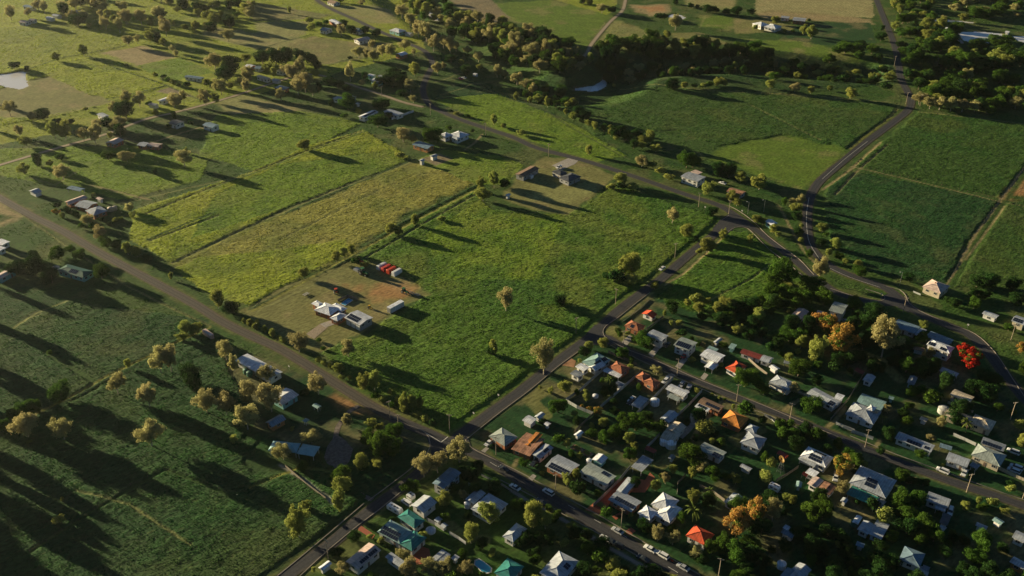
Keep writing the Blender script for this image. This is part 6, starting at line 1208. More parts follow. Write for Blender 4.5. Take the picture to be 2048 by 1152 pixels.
POLES = [((2,2),828,130,'beside the dark roadside verge left of the red roofed shed'),((2,2),1320,702,'in front of the two row solar house'),((2,2),1795,908,'between the brown solar house and the round green tree'),((2,2),890,472,'at the street corner lawn'),((2,2),511,365,'on the paddock edge left of the crossing'),
 ((2,1),292,100,'above the charcoal homestead'),((2,1),1492,502,'on the bend opposite the brown junction house'),((2,1),1733,562,'at the inside of the road junction'),((2,1),1302,912,'beside the road near the lone white car'),
 ((1,0),1008,782,'behind the full strip solar house'),((1,0),1397,922,'just below the S bend'),((1,0),1837,1082,'right of the white hips roadhouse'),
 ((1,2),1550,1152,'in the paddock corner by the crossroads'),((1,2),1142,1152,'beside the painted road line'),((1,2),1072,1042,'where the dirt road becomes sealed'),
 ((3,2),1080,197,'in the fork of the eastern road'),((3,2),172,1062,'in front of the grey veranda house'),((3,2),1943,416,'left of the rust tree at the far edge'),((3,2),1938,1052,'on the dark corner by the curved road'),
 ((2,3),347,482,'in front of the banded solar house'),((2,3),873,762,'below the T shaped solar house'),((2,3),1650,1165,'at the bottom edge under dark trees'),
 ((3,3),775,122,'right of the white street fence'),((3,3),1587,482,'opposite the leaf strewn house'),((3,3),2036,532,'at the far edge of the lower street'),
 ((1,3),578,1012,'beside the bottom road left of the pink solar house'),((1,3),1920,182,'in front of the pale green corner house'),
 ((3,0),1008,532,'left of the shaded road dip'),((3,0),1348,546,'in the dark river woods'),((3,0),1103,832,'inside the eastern road elbow'),((3,0),1215,850,'outside the eastern road elbow')]
for i, (t, x, y, w) in enumerate(POLES):
    px, py = T(*t, x, y); l = at(px, py)
    o = P0 if i == 0 else dup(P0, l)
    o.location = l; o.rotation_euler = (0,0,R(-40 + 17*(i % 5)))
    tag(o, 'timber power pole ' + w, 'power pole', 'power poles along the roads'); rest(o, px, py)
for i, (t, x, y, w) in enumerate([((2,1),2012,546,'right of the white roofed garden at the bend'),((3,1),1052,0+1132,'by the traffic island nose'),((2,1),1885,560,'on the grass behind the junction')]):
    px, py = T(*t, x, y); l = at(px, py); o = L0 if i == 0 else dup(L0, l); o.location = l; o.rotation_euler = (0,0,R(200))
    tag(o, 'thin steel street lamp ' + w, 'street lamp', 'street lamps at the junction'); rest(o, px, py)
# ---- cars: body of lofted sections, glazed cabin, four wheels
def car_meshes(kind):
    L = dict(sedan=4.6, suv=4.8, ute=5.2)[kind]; W_ = 1.84; mb = MB()
    if kind == 'sedan': prof = [(0,.55,.72),(.04,.35,.80),(.27,.30,.92),(.30,.30,.94),(.78,.30,.98),(.97,.35,.92),(1,.5,.8)]; cab = [(.26,.92),(.40,1.40),(.68,1.42),(.86,.98)]
    elif kind == 'suv': prof = [(0,.6,.85),(.04,.4,.98),(.25,.35,1.06),(.97,.35,1.10),(1,.55,.95)]; cab = [(.22,1.05),(.36,1.68),(.90,1.70),(.985,1.10)]
    else: prof = [(0,.6,.85),(.04,.4,1.0),(.25,.38,1.06),(.60,.38,1.08),(1,.45,1.06)]; cab = [(.22,1.05),(.33,1.66),(.54,1.68),(.60,1.08)]
    ring = []
    for (u, z0, z1) in prof:
        x = (u-.5)*L; w = W_/2 * (.86 if u in (0,1) else 1); k = len(mb.v)
        mb.v += [(x,-w,z0),(x,w,z0),(x,w,(z0+z1)/2),(x,w*.93,z1),(x,-w*.93,z1),(x,-w,(z0+z1)/2)]; ring.append(k)
    for a, b in zip(ring[:-1], ring[1:]):
        for i in range(6): j = (i+1) % 6; mb.f.append((a+i,b+i,b+j,a+j)); mb.mi.append(0)
    mb.f.append(tuple(ring[0]+i for i in range(6))); mb.mi.append(0); mb.f.append(tuple(ring[-1]+i for i in range(5,-1,-1))); mb.mi.append(0)
    c = [((u-.5)*L, z) for u, z in cab]; wb, wt = W_/2*.90, W_/2*.70
    # roof panel and pillars in body colour
    mb.quad([(c[1][0],-wt,c[1][1]),(c[2][0],-wt,c[2][1]),(c[2][0],wt,c[2][1]),(c[1][0],wt,c[1][1])])
    if kind == 'ute':
        x0, x1 = (.62-.5)*L, .49*L; mb.box(x0,x1,-W_/2,-W_/2+.08,1.06,1.34); mb.box(x0,x1,W_/2-.08,W_/2,1.06,1.34); mb.box(x1-.08,x1,-W_/2+.08,W_/2-.08,1.06,1.34)
    g = MB()
    g.quad([(c[0][0],-wb,c[0][1]),(c[0][0],wb,c[0][1]),(c[1][0],wt,c[1][1]-.01),(c[1][0],-wt,c[1][1]-.01)][::-1])
    g.quad([(c[3][0],-wb,c[3][1]),(c[3][0],wb,c[3][1]),(c[2][0],wt,c[2][1]-.01),(c[2][0],-wt,c[2][1]-.01)])
    for s in (-1, 1):
        q = [(c[0][0],s*wb,c[0][1]),(c[3][0],s*wb,c[3][1]),(c[2][0],s*wt,c[2][1]-.01),(c[1][0],s*wt,c[1][1]-.01)]
        g.quad(q if s < 0 else q[::-1])
    h = MB()
    for s in (-1,1): h.box(-L/2-.02,-L/2+.15,s*.62-.2,s*.62+.2,.66,.80)
    return mb, g, h, L
WH = unit('wheel', lambda mb: (mb.bar((0,-.11,0),(0,.11,0),.34,n=14,m=0), mb.bar((0,-.125,0),(0,.125,0),.19,n=10,m=1)), [M['rubber'], M['metal']])
CARP = {}
def car(kind, colr, px, py, ang, label, group=None, cat='car', phrase=None):
    if (kind, colr) not in CARP:
        b, g, h, L = car_meshes(kind); bo = b.build('body', M[colr]); me = bo.data; bpy.data.objects.remove(bo)
        go = g.build('windows', M['glass']); gm = go.data; bpy.data.objects.remove(go); ho = h.build('headlights', M['trim']); hm = ho.data; bpy.data.objects.remove(ho)
        CARP[(kind, colr)] = (me, gm, hm, L)
    me, gm, hm, L = CARP[(kind, colr)]; l = at(px, py + 2); r = empty('parked_car' if cat == 'car' else 'utility_truck', (l[0], l[1], l[2] + .07), R(ang)); r.scale = (1.06,)*3
    for n_, m_ in (('body', me), ('windows', gm), ('headlights', hm)): link(bpy.data.objects.new(n_, m_), r)
    for x in (-.31*L, .30*L):
        for y in (-.82, .82): w = link(bpy.data.objects.new('wheel', WH), r); w.location = (x, y, .34)
    tag(r, label, cat, group); rest(r, px, py)
def street_ang(p, q): a = flat(*p); b = flat(*q); return math.degrees(math.atan2(b[1]-a[1], b[0]-a[0]))
A1 = street_ang((1049,965),(1249,1082)); A2 = street_ang((1049,776),(1184,671)); A5 = street_ang((1249,697),(1536,820))
gk = 'cars parked along the main street kerbs'
car('sedan','cwhite',1324,537,A2,'lone white car on the verge beside the paddock road')
for (k, c, x, y, s) in [('sedan','cwhite',1030,975,'white car parked below the grey banded solar house, nearest the crossroads'),('suv','cwhite',1097,985,'white wagon parked in front of the grey banded solar house'),('sedan','cdark',1083,1004,'black car parked opposite the white wagon beneath the round green tree'),
    ('sedan','csilver',1235,1062,'silver grey car parked below the T shaped solar house'),('sedan','cwhite',1211,1078,'white car at the head of a dark row, lower kerb'),('sedan','cdark',1222,1083,'dark car tucked behind the white car at the lower kerb'),('suv','cdark',1236,1091,'dark wagon, last of the three at the lower kerb'),
    ('sedan','cwhite',1300,1098,'white car parked above the red motorbike, left of the pair'),('suv','cwhite',1325,1111,'white wagon parked above the red motorbike, right of the pair'),('sedan','csilver',1366,1135,'grey blue car parked beside the lowest kerb'),('sedan','cdark',1286,1118,'dark blue car on the lower side opposite the white pair')]:
    car(k, c, x, y, A1, s, gk)
car('sedan','cdark',1008,938,A1,'small dark car on the main street near the golden tree')
car('suv','cwhite',1331,762,A2,'white wagon on the drive of the twin hip tiled house')
car('sedan','csilver',1363,769,A2+8,'silver car on the lawn above the long cream gabled house')
car('sedan','cred',1368,712,A2,'dark red car under the two row solar house')
car('sedan','cdark',1334,690,A2,'dark car beside the pale house by the corner')
car('sedan','cwhite',978,886,A2,'white car in the drive of the pale green corner house')
car('sedan','cdark',1069,926,A2,'dark car between the narrow white unit and banded house')
car('suv','cwhite',814,1006,A1,'white wagon beside the weatherboard house gable')
car('ute','cwhite',1671,955,A2+15,'white tray truck behind the largest grey hip building',cat='truck')
car('suv','cwhite',1885,942,A5,'white wagon on the verge before the ribbed grey house')
car('sedan','cwhite',1928,946,A2,'white car beside the ribbed grey house corner')
car('suv','cwhite',2026,904,A5,'white wagon above the far edge pair of cars')
car('suv','cwhite',2032,935,A5,'upper of the pair of white cars at the right edge')
car('suv','cwhite',2027,942,A5,'lower of the pair of white cars at the right edge')
car('suv','cwhite',1900,1023,A2+8,'white van like wagon beside the leaf strewn house')
car('sedan','csilver',1690,642,A5,'pale car under trees below the tall white east house')
car('sedan','cdark',1262,804,A2,'dark car parked under the open grey carport')
car('sedan','cwhite',1263,803-4,A2,'white car poking out behind the open grey carport')
car('ute','csilver',1376,778,A2+10,'grey tray truck on the lawn right of the silver car',cat='truck')
car('sedan','csilver',928,155,A5,'pale car in the yard by the dark fence near the S bend')
car('sedan','cred',922,157,A5,'red car left of the pale car near the S bend')
car('sedan','cwhite',1445,366,A5,'white car behind the tall white machinery shed')
car('ute','cwhite',1118,334,A2,'white tray truck on the charcoal homestead drive',cat='truck')
# caravans
def caravan(px, py, ang, label, L=5.6):
    l = at(px, py+2); r = empty('caravan', (l[0], l[1], l[2] + .03), R(ang)); mb = MB()
    z0, z1 = .55, 2.55; x = L/2; prof = [(-x,z0),(x,z0),(x,z1-.6),(x-.5,z1),(-x+.3,z1),(-x,z1-.4)]
    k = 0; mb.v = [(p[0],-1.15,p[1]) for p in prof] + [(p[0],1.15,p[1]) for p in prof]; n = len(prof)
    mb.f = [tuple(range(n)), tuple(range(2*n-1, n-1, -1))] + [(i, i+n, (i+1)%n+n, (i+1)%n) for i in range(n)]; mb.mi = [0]*len(mb.f)
    mb.build('body', M['cwhite'], r)
    for (x0, y0) in ((-L*.2,-1.17),(L*.22,-1.17),(-L*.2,1.17)): w = link(bpy.data.objects.new('window', WIN), r); w.location = (x0, y0, 1.75); w.scale = (1.0,1,.6)
    h = MB(); h.box(-.4,.4,-.35,.35,z1,z1+.16); h.box(-1.7,-1.2,-.3,.3,z1,z1+.10); h.box(1.2,1.6,-.3,.3,z1,z1+.10); h.build('roof_hatches', M['glass'], r)
    for s in (-1,1): w = link(bpy.data.objects.new('wheel', WH), r); w.location = (0, s*1.05, .34)
    mb = MB(); mb.bar((x,-.5,.5),(x+1.2,0,.5),.05); mb.bar((x,.5,.5),(x+1.2,0,.5),.05); mb.bar((x+1.15,0,.5),(x+1.15,0,0),.05); mb.build('drawbar', M['metal'], r)
    tag(r, label, 'caravan'); rest(r, px, py)
caravan(790,1021,A1+4,'white caravan with roof hatches beside the turquoise roofed house',6.4)
caravan(822,996,A1,'small white trailer van left of the weatherboard house',2.8)
caravan(1548,978,A5,'small white caravan left of the pale lean to under trees',4.2)
# containers and tarped bins
def container(px, py, L, ang, m, label, Hh=2.7, Wd=2.5, name='shipping_container', ribs=True):
    l = at(px, py); r = empty(name, (l[0], l[1], l[2]), R(ang)); mb = MB(); n = max(4, int(L/.6))
    mb.box(-L/2,L/2,-Wd/2,Wd/2,.12,Hh)
    if ribs:
        for i in range(n):
            x = -L/2 + (i+.5)*L/n
            for s in (-1,1): mb.box(x-.12,x+.12,s*Wd/2-.04,s*Wd/2+.04,.3,Hh-.15)
    mb.build('body', m, r)
    d = MB(); d.box(-L/2-.06,-L/2+.02,-Wd/2+.1,-.05,.25,Hh-.12); d.box(-L/2-.06,-L/2+.02,.05,Wd/2-.1,.25,Hh-.12); d.build('door', M['metal'] if ribs else m, r)
    t = MB(); t.box(-L/2-.05,L/2+.05,-Wd/2-.05,Wd/2+.05,Hh,Hh+.10); t.build('roof', m, r)
    tag(r, label, 'container'); rest(r, px, py)
container(*T(1,2,1118,170), 9.4, A2-3, M['roof_white'] if 'roof_white' in M else M['white'], 'long white shipping container casting a shadow on the paddock', 3.0, 2.6)
container(*T(0,2,1668,385), 7.6, street_ang(T(0,2,1612,350),T(0,2,1700,415)), M['pink'], 'rusty pinkish trailer box on the dirt road verge', 2.2, 2.0, 'box_trailer')
container(*T(2,1,153,275), 2.9, A2, M['white'], 'small white box beside the long brown barn', 2.0, 1.8, 'storage_box')
container(*T(1,0,1755,612), 3.6, A5, M['white'], 'white box body standing by dark trees near the S bend', 2.4, 2.2, 'storage_box')
def tarped(px, py, ang, m, label):
    l = at(px, py); r = empty('hay_stack_cover', (l[0], l[1], l[2]), R(ang)); mb = MB(); L, Wd = 6.0, 2.7; n = 10; rings = []
    for x in (-L/2, -L/2+.25, L/2-.25, L/2):
        k = len(mb.v); sc = .86 if abs(x) == L/2 else 1; rings.append(k)
        for i in range(n+1):
            a = math.pi*i/n; y = math.cos(a)*Wd/2*sc; z = min(1, .45 + .75*math.sin(a))*2.5*(sc*.5+.5) if 0 < i < n else 0
            if i in (0, n): z = 0.0
            mb.v.append((x, y, z))
    for a, b in zip(rings[:-1], rings[1:]):
        for i in range(n): mb.f.append((a+i, a+i+1, b+i+1, b+i)); mb.mi.append(0)
    mb.f.append(tuple(rings[0]+i for i in range(n,-1,-1))); mb.f.append(tuple(rings[-1]+i for i in range(n+1))); mb.mi += [0,0]
    mb.build('cover', m, r, False)
    s = MB()
    for x in (-1.8, 0, 1.8): s.box(x-.05,x+.05,-Wd/2-.03,Wd/2+.03,0,.3)
    s.box(-L/2-.1,L/2+.1,-Wd/2-.06,-Wd/2-.02,0,.2); s.build('base_rail', M['metal'], r)
    tag(r, label, 'covered bale'); rest(r, px, py)
tarped(*T(1,1,1007,990), A2, M['canvas'], 'white rounded cover, uphill end of the row of four')
tarped(*T(1,1,1043,1007), A2, M['canvasred'], 'darker red rounded cover beside the uphill white one')
tarped(*T(1,1,1084,1023), A2, M['machred'], 'bright red rounded cover beside the downhill white one')
tarped(*T(1,1,1127,1040), A2, M['canvas'], 'white rounded cover, downhill end of the row of four')
# farm machines
def tractor(px, py, ang, m, label, header=False, sc=1.0):
    l = at(px, py); r = empty('tractor', (l[0], l[1], l[2]), R(ang)); r.scale = (sc,)*3
    mb = MB(); mb.box(-.2,2.2,-.4,.4,.9,1.55); mb.box(-1.2,-.2,-.5,.5,.8,1.4); mb.build('body', m, r)
    mb = MB(); mb.box(-1.15,.1,-.6,.6,1.4,2.5,0); mb.box(-1.25,.2,-.7,.7,2.5,2.62,1); mb.build('cab', [M['glass'], m], r)
    for (x, y, s) in ((-.8,-.85,1.0),(-.8,.85,1.0),(1.6,-.7,.62),(1.6,.7,.62)):
        w = link(bpy.data.objects.new('wheel', WH), r); w.location = (x, y, .34*2.4*s*.98); w.scale = (2.4*s, 2.2*s, 2.4*s)
    if header:
        mb = MB(); mb.box(-4.6,-1.8,-1.0,1.0,.6,1.1); mb.bar((-1.9,0,.7),(-1.1,0,.7),.08); mb.box(-4.4,-2.2,-.8,.8,1.1,1.35); mb.build('trailer', M['metal'], r)
    tag(r, label, 'tractor'); rest(r, px, py)
tractor(*T(1,1,862,1045), A5, M['machgreen'], 'green tractor with a trailer on the mown farm yard', True, 1.5)
tractor(*T(1,1,832,955), A5+20, M['machred'], 'orange red tractor in the corner bushes of the farm yard', False, 1.1)
tractor(*T(1,2,640,38), A2+60, M['machred'], 'upright red machine on the grass above the farmhouse', False, 1.1)
tractor(*T(1,2,1190,40), A5, M['machgreen'], 'green tractor parked at the eastern fence of the farm yard', False, 1.1)
tractor(*T(1,2,912,165), A5, M['machyellow'], 'small yellow machine on the worn ground above the barn', False, .7)
def implement(px, py, ang, m, label, L=3.5):
    l = at(px, py); r = empty('farm_implement', (l[0], l[1], l[2]), R(ang)); mb = MB()
    mb.box(-L/2,L/2,-.9,-.75,.5,.65); mb.box(-L/2,L/2,.75,.9,.5,.65)
    for i in range(5): x = -L/2+(i+.5)*L/5; mb.box(x-.06,x+.06,-.75,.75,.52,.64)
    mb.build('frame', m, r)
    t = MB()
    for i in range(6): x = -L/2+(i+.5)*L/6; t.bar((x,-.8,.5),(x+.2,-.8,0),.04); t.bar((x,.8,.5),(x+.2,.8,0),.04)
    t.build('tines', M['metal'], r); w = link(bpy.data.objects.new('wheel', WH), r); w.location = (0,-1.05,.34); w = link(bpy.data.objects.new('wheel', WH), r); w.location = (0,1.05,.34)
    tag(r, label, 'farm implement'); rest(r, px, py)
implement(*T(1,2,1240,45), A5, M['metal'], 'grey farm implement beside the green tractor at the fence', 4)
implement(*T(1,2,1290,60), A5, M['metal'], 'pale farm implement, outermost at the eastern farm fence', 3.5)
implement(*T(1,2,400,55), A2, M['trim'], 'white farm implement on the mown lawn left of the farmhouse', 3.5)
# tanks
def tank(px, py, r_, h, m, label):
    l = at(px, py); o = empty('water_tank', (l[0], l[1], l[2])); mb = MB(); mb.lathe([(r_,-.1)]+[(r_ + (.03 if i%2 else 0), i*h/8) for i in range(9)], 20); mb.build('body', m, o)
    mb = MB(); mb.lathe([(r_+.05,h),(r_*.4,h+.28*r_),(.2,h+.3*r_)], 20); mb.build('lid', m, o); tag(o, label, 'water tank'); rest(o, px, py)
tank(*T(3,2,1400,995),2.4,2.3,M['tank'],'round grey water tank beside the rambling cream house')
tank(*T(2,3,1270,118),2.2,2.4,M['white'],'larger right hand white tank of the tank shed')
tank(*T(2,3,1215,95),1.8,2.2,M['white'],'smaller left hand white tank of the tank shed')
tank(*T(2,2,1142,930),2.0,2.2,M['white'],'white tank between the two fences below the cream house')
tank(*T(1,3,1695,600),1.3,2.2,M['white'],'white tank against the wide grey hip house')
tank(*T(0,1,888,535),1.8,2.2,M['cream'],'left of two pale tanks behind the orange brick homestead')
tank(*T(0,1,920,525),1.5,2.0,M['cream'],'right of two pale tanks behind the orange brick homestead')
tank(*T(0,1,446,1000),2.2,1.0,M['pink'],'round pinkish tank left of the dark green house')
tank(*T(0,2,1972,680),1.4,2.0,M['greentank'],'green tank, left of a pair by the long white house')
tank(*T(0,2,2000,700),1.4,2.0,M['greentank'],'green tank, right of a pair by the long white house')
tank(*T(3,3,105,1082),1.6,2.0,M['white'],'white tank by the bottom gabled house')
tank(*T(2,3,1958,150),1.0,2.0,M['tank'],'grey tank below the white hip house')
tank(*T(3,3,1225,1135),2.2,1.6,M['tank'],'round pale tank at the bottom below the dim house')
tank(*T(1,3,1398,795),1.9,.8,M['white'],'low round white trampoline like tank behind the turquoise house')
tank(*T(2,3,615,250),1.1,1.8,M['white'],'little white tank behind the grey green house')
tank(*T(3,3,690,745),1.4,1.8,M['greentank'],'teal tank left of the narrow gabled shed')
tank(*T(2,2,668,872),1.3,1.0,M['white'],'small white tub in the fenced garden by a leafy tree')
# pools
def pool(pts, label, px, py, dark=False):
    w = [at(*p) for p in pts]; cx = sum(p[0] for p in w)/len(w); cy = sum(p[1] for p in w)/len(w); o = empty('swimming_pool', (cx, cy, macro1(cx, cy)))
    inn = [(p[0]-cx, p[1]-cy) for p in w]; n = len(inn); out = [(x*1.14, y*1.14) for x, y in inn]; mb = MB()
    mb.v = [(x,y,.16) for x,y in inn] + [(x,y,.16) for x,y in out] + [(x,y,0) for x,y in out] + [(x,y,.05) for x,y in inn]
    for i in range(n): j=(i+1)%n; mb.f += [(i,i+n,j+n,j),(i+n,i+2*n,j+2*n,j+n),(i,j,j+3*n,i+3*n)]; mb.mi += [0]*3
    mb.build('surround', M['trim'], o); mesh_obj('water', [(x,y,.08) for x,y in inn], [tuple(range(n))], M['poolwater'], o); tag(o, label, 'swimming pool'); rest(o, px, py, 'the kidney pool' if not dark else 'the farm pool')
c = T(1,3,1820,1080); pool([(c[0]+dx, c[1]+dy) for dx, dy in ((-16,-12),(-8,-15),(0,-10),(8,-4),(15,2),(14,9),(6,12),(-4,9),(-10,2),(-17,-4))], 'kidney shaped turquoise swimming pool below dark trees', *c)
pool([T(1,2,678,128),T(1,2,715,140),T(1,2,772,100),T(1,2,738,84)], 'dark blue rectangular pool behind the white farmhouse', *T(1,2,725,115), True)
# windmill with its wheel and tail
def windmill(px, py):
    l = at(px, py); r = empty('windmill', (l[0], l[1], l[2]), R(-60)); mb = MB(); h = 7.0
    for sx in (-1,1):
        for sy in (-1,1): mb.bar((sx*1.1,sy*1.1,-.1),(sx*.15,sy*.15,h),.07,.05,5)
    for k in range(1,6):
        q = 1.1 - .95*k/6; z = h*k/6
        for a, b in (((q,q),(q,-q)),((q,-q),(-q,-q)),((-q,-q),(-q,q)),((-q,q),(q,q))): mb.bar((a[0],a[1],z),(b[0],b[1],z),.03,n=4)
    mb.build('tower', M['metal'], r); w = MB()
    for k in range(16):
        a = 2*math.pi*k/16; c_, s_ = math.cos(a), math.sin(a); p = Vector((-s_, 0, c_))*.28
        i0 = Vector((c_*.6,-.5,s_*.6)); i1 = Vector((c_*1.45,-.5,s_*1.45)); tw = Vector((0,.16,0))
        w.quad([i0-p*.5-tw*.5, i1-p-tw, i1+p+tw, i0+p*.5+tw*.5])
    for rr in (.6, 1.4):
        for k in range(16):
            a, b = 2*math.pi*k/16, 2*math.pi*(k+1)/16; w.bar((rr*math.cos(a),-.5,rr*math.sin(a)),(rr*math.cos(b),-.5,rr*math.sin(b)),.03,n=4)
    o = w.build('wheel', M['roof_dull'], r); o.location = (0,0,h+.2)
    t = MB(); t.bar((0,-.5,h+.2),(0,2.0,h+.2),.05); t.box(-.03,.03,1.6,2.9,h-.35,h+.8); t.build('tail', M['machred'], r)
    tag(r, 'yellow wheeled windmill with a red tail on the dark lawn', 'windmill'); rest(r, px, py, 'the windmill')
windmill(*T(3,3,97,325))
# water chute and gangway at the reservoir, red awning, satellite style canopies
def awning(px, py, a, b, ang, m, label, h=2.4):
    l = at(px, py); r = empty('awning', (l[0], l[1], l[2]), R(ang)); mb = MB(); mb.quad([(-a,-b,h),(a,-b,h),(a,b,h+.5),(-a,b,h+.5)]); mb.quad([(-a,b,h+.45),(a,b,h+.45),(a,-b,h-.05),(-a,-b,h-.05)])
    mb.quad([(-a,-b,h-.05),(a,-b,h-.05),(a,-b,h),(-a,-b,h)]); mb.build('canopy', m, r)
    for sx in (-1,1):
        for sy in (-1,1): p = MB(); p.bar((sx*a*.92,sy*b*.92,-.1),(sx*a*.92,sy*b*.92,h+(.4 if sy>0 else -.02)),.05); p.build('post', M['metal'], r)
    tag(r, label, 'awning'); rest(r, px, py)
awning(*T(3,2,725,700), 1.5, 2.0, A2, M['dred'], 'small dark red awning left of the square pale shed')
awning(*T(3,3,288,378), 1.0, 1.0, A2, M['machred'], 'bright red umbrella like awning below the scattered solar house')
awning(*T(2,3,1105,180), 2.3, 1.0, A5, M['dred'], 'long red canopy behind the brick drive carport')
awning(*T(3,3,105,215), 1.4, 1.8, A2, M['dred'], 'dull red awning behind the windmill')
def chute(px, py):
    l = at(px, py); r = empty('water_chute', (l[0], l[1], l[2]), street_ang(T(3,0,1490,290),T(3,0,1540,335))*math.pi/180); mb = MB(); mb.box(-14,14,-1.0,-.7,0,1.2); mb.box(-14,14,.7,1.0,0,1.2); mb.box(-14,14,-.7,.7,.3,.45); mb.build('channel', M['trim'], r)
    p = MB()
    for x in (-12,-6,0,6,12): p.box(x-.2,x+.2,-1.2,1.2,-.5,.3)
    p.build('footings', M['concrete'], r); tag(r, 'white concrete chute running down into the reservoir', 'water chute'); rest(r, px, py, 'the reservoir chute')
chute(*T(3,0,1515,315))
# motorbike by the main kerb
def motorbike(px, py, ang):
    l = at(px, py); r = empty('motorbike', (l[0], l[1], l[2] + .07), R(ang)); mb = MB(); mb.box(-.45,.35,-.16,.16,.45,.85); mb.box(-.75,-.2,-.14,.14,.8,.92); mb.bar((.35,0,.85),(.72,0,.34),.04); mb.bar((.35,-.35,1.05),(.35,.35,1.05),.03); mb.build('frame', M['machred'], r)
    for x in (-.7, .72): w = link(bpy.data.objects.new('wheel', WH), r); w.location = (x,0,.33); w.scale = (.95,.5,.95)
    tag(r, 'red motorbike parked at the kerb beyond the white wagon', 'motorbike'); rest(r, px, py)
motorbike(*T(2,3,1280,1040), A1)
# sign post and wheelie bins (street furniture seen as specks)
def sign(px, py, ang, label):
    l = at(px, py); r = empty('road_sign', (l[0], l[1], l[2]), R(ang)); mb = MB(); mb.bar((0,0,-.1),(0,0,2.4),.04); mb.build('post', M['metal'], r); mb = MB(); mb.box(-.45,.45,-.07,-.03,1.7,2.5); mb.build('plate', M['trim'], r); tag(r, label, 'road sign'); rest(r, px, py)
sign(*T(1,2,1940,885), -40, 'white road sign on the verge before the crossroads'); sign(*T(1,2,1742,1030), -40, 'small white sign near the paddock corner fence')
sign(*T(3,2,903,75), -40, 'white sign on the traffic island tip'); sign(*T(3,2,1594,322), -40, 'white marker on the grass outside the eastern curve'); sign(*T(1,2,268,655), -40, 'white marker on the verge above the long white house')
sign(*T(2,1,1543,528), -40, 'white marker by the paddock fence near the bend'); sign(*T(2,1,1838,558), -40, 'white marker behind the junction kerb')

# ---------------------------------------------------------------- fences
def panel_fence(pts, m, h, label, phrase=None, post=M['metal'], nsp=3.2):
    P = [Vector(at(*p)) for p in pts]; o = empty('fence', P[0]); mb = MB(); pm = MB(); pm.box(-.05,.05,-.05,.05,-.1,h+.08); po = pm.build('post', post, o); first = True
    for a, b in zip(P[:-1], P[1:]):
        d = b-a; L = d.length; k = max(1, int(L/nsp)); ang = math.atan2(d.y, d.x)
        for i in range(k):
            s = a + d*(i/k); e = a + d*((i+1)/k); M4 = Matrix.Translation(s - P[0]) @ Matrix.Rotation(ang, 4, 'Z'); l = (e-s).length
            mb.box(.06, l-.06, -.03, .03, .05, h, M=M4)
            loc = s - P[0]
            if first: po.location = loc; first = False
            else: q = link(bpy.data.objects.new('post', po.data), o); q.location = loc; q.rotation_euler = (0,0,ang)
    mb.build('panel', m, o); tag(o, label, 'fence'); c = pts[len(pts)//2]; rest(o, c[0], c[1])
def TT(t, *xy): return [T(*t, xy[i], xy[i+1]) for i in range(0, len(xy), 2)]
FW, FT = M['fencewhite'], M['fencewood']
panel_fence(TT((2,2),430,908,545,830,640,740,740,655), FW, 1.8, 'white panel fence rising from the garden corner beside the grey garage')
panel_fence(TT((2,2),430,912,520,965,650,1018), FW, 1.8, 'white panel fence along the paddock side of the fenced garden')
panel_fence(TT((2,2),705,965,860,830,1010,700), FW, 1.8, 'white panel fence between the palm garden and twin hip house')
panel_fence(TT((2,2),1000,1012,1120,900,1290,730), FW, 1.8, 'long white panel fence right of the open grey carport')
panel_fence(TT((2,2),1325,1030,1430,930,1520,832), FW, 1.8, 'white panel fence between the cream gabled and brown solar houses')
panel_fence(TT((2,2),650,1018,560,1100,500,1160), FT, 1.6, 'dark timber fence running down from the orange bushes')
panel_fence(TT((2,2),1030,660,1010,700), FT, 1.5, 'short timber fence by the street near the twin hip house')
panel_fence(TT((2,2),1212,238,1150,285,1075,340), FT, 1.5, 'timber fence between the red roofed shed and pale house')
panel_fence(TT((2,2),885,272,960,215,1030,165,1100,95), M['kerb'], .5, 'low pale garden wall around the red roofed shed lawn')
panel_fence(TT((2,2),770,520,850,555,1000,620), FT, 1.5, 'timber fence along the street behind the teal grey house')
panel_fence(TT((2,3),650,600,760,495,860,395,945,290), FW, 1.8, 'pale panel fence along the red brick drive')
panel_fence(TT((2,3),1075,135,1130,85,1180,30), FW, 1.8, 'pale panel fence left of the tank shed')
panel_fence(TT((1,3),1365,712,1430,745,1505,795), FW, 1.8, 'cream panel fence below the small garden huts')
panel_fence(TT((1,3),1545,820,1620,862,1680,905), FW, 1.8, 'cream panel fence above the half hidden grey house trees')
panel_fence(TT((1,3),1700,430,1780,470), FW, 1.6, 'short pale fence above the grey side wing')
panel_fence(TT((1,3),1800,350,1870,385,1960,425,2048,480), FW, 1.2, 'low white fence along the main street footpath')
panel_fence(TT((3,2),-30,1030,20,1050,55,1078), FW, 1.6, 'short white fence below the street beside the round trees')
panel_fence(TT((3,2),540,1090,600,1120,690,1155), FW, 1.7, 'white front fence below the big stepped grey house')
panel_fence(TT((3,3),665,5,760,35,840,65), FW, 1.7, 'white street fence left of the timber pole')
panel_fence(TT((3,3),1680,225,1800,280,1920,340,2060,400), M['cream'], 1.8, 'long cream fence below the green roofed cottage')
panel_fence(TT((3,3),1480,30,1570,70,1660,112), FW, 1.6, 'grey white fence behind the flat blue awning')
panel_fence(TT((3,3),240,290,150,350,60,400), FT, 1.5, 'dim timber fence beside the windmill lawn')
panel_fence(TT((3,2),500,1060,560,990,640,900), FT, 1.6, 'dark timber fence between the solar ended and stepped houses')
panel_fence(TT((3,2),640,900,700,800,760,700), FT, 1.6, 'dark timber fence leading up to the small red awning')
panel_fence(TT((3,2),1435,925,1540,960,1640,1000), FW, 1.3, 'low pale fence between the beige and rambling cream houses')
panel_fence(TT((3,2),1160,35,1220,60), FW, 1.0, 'short white fence left of the pale house beyond the bend')
panel_fence(TT((1,0),1085,960,1170,930,1262,898), M['white'], 1.8, 'straight white fence right of the wide low shed')
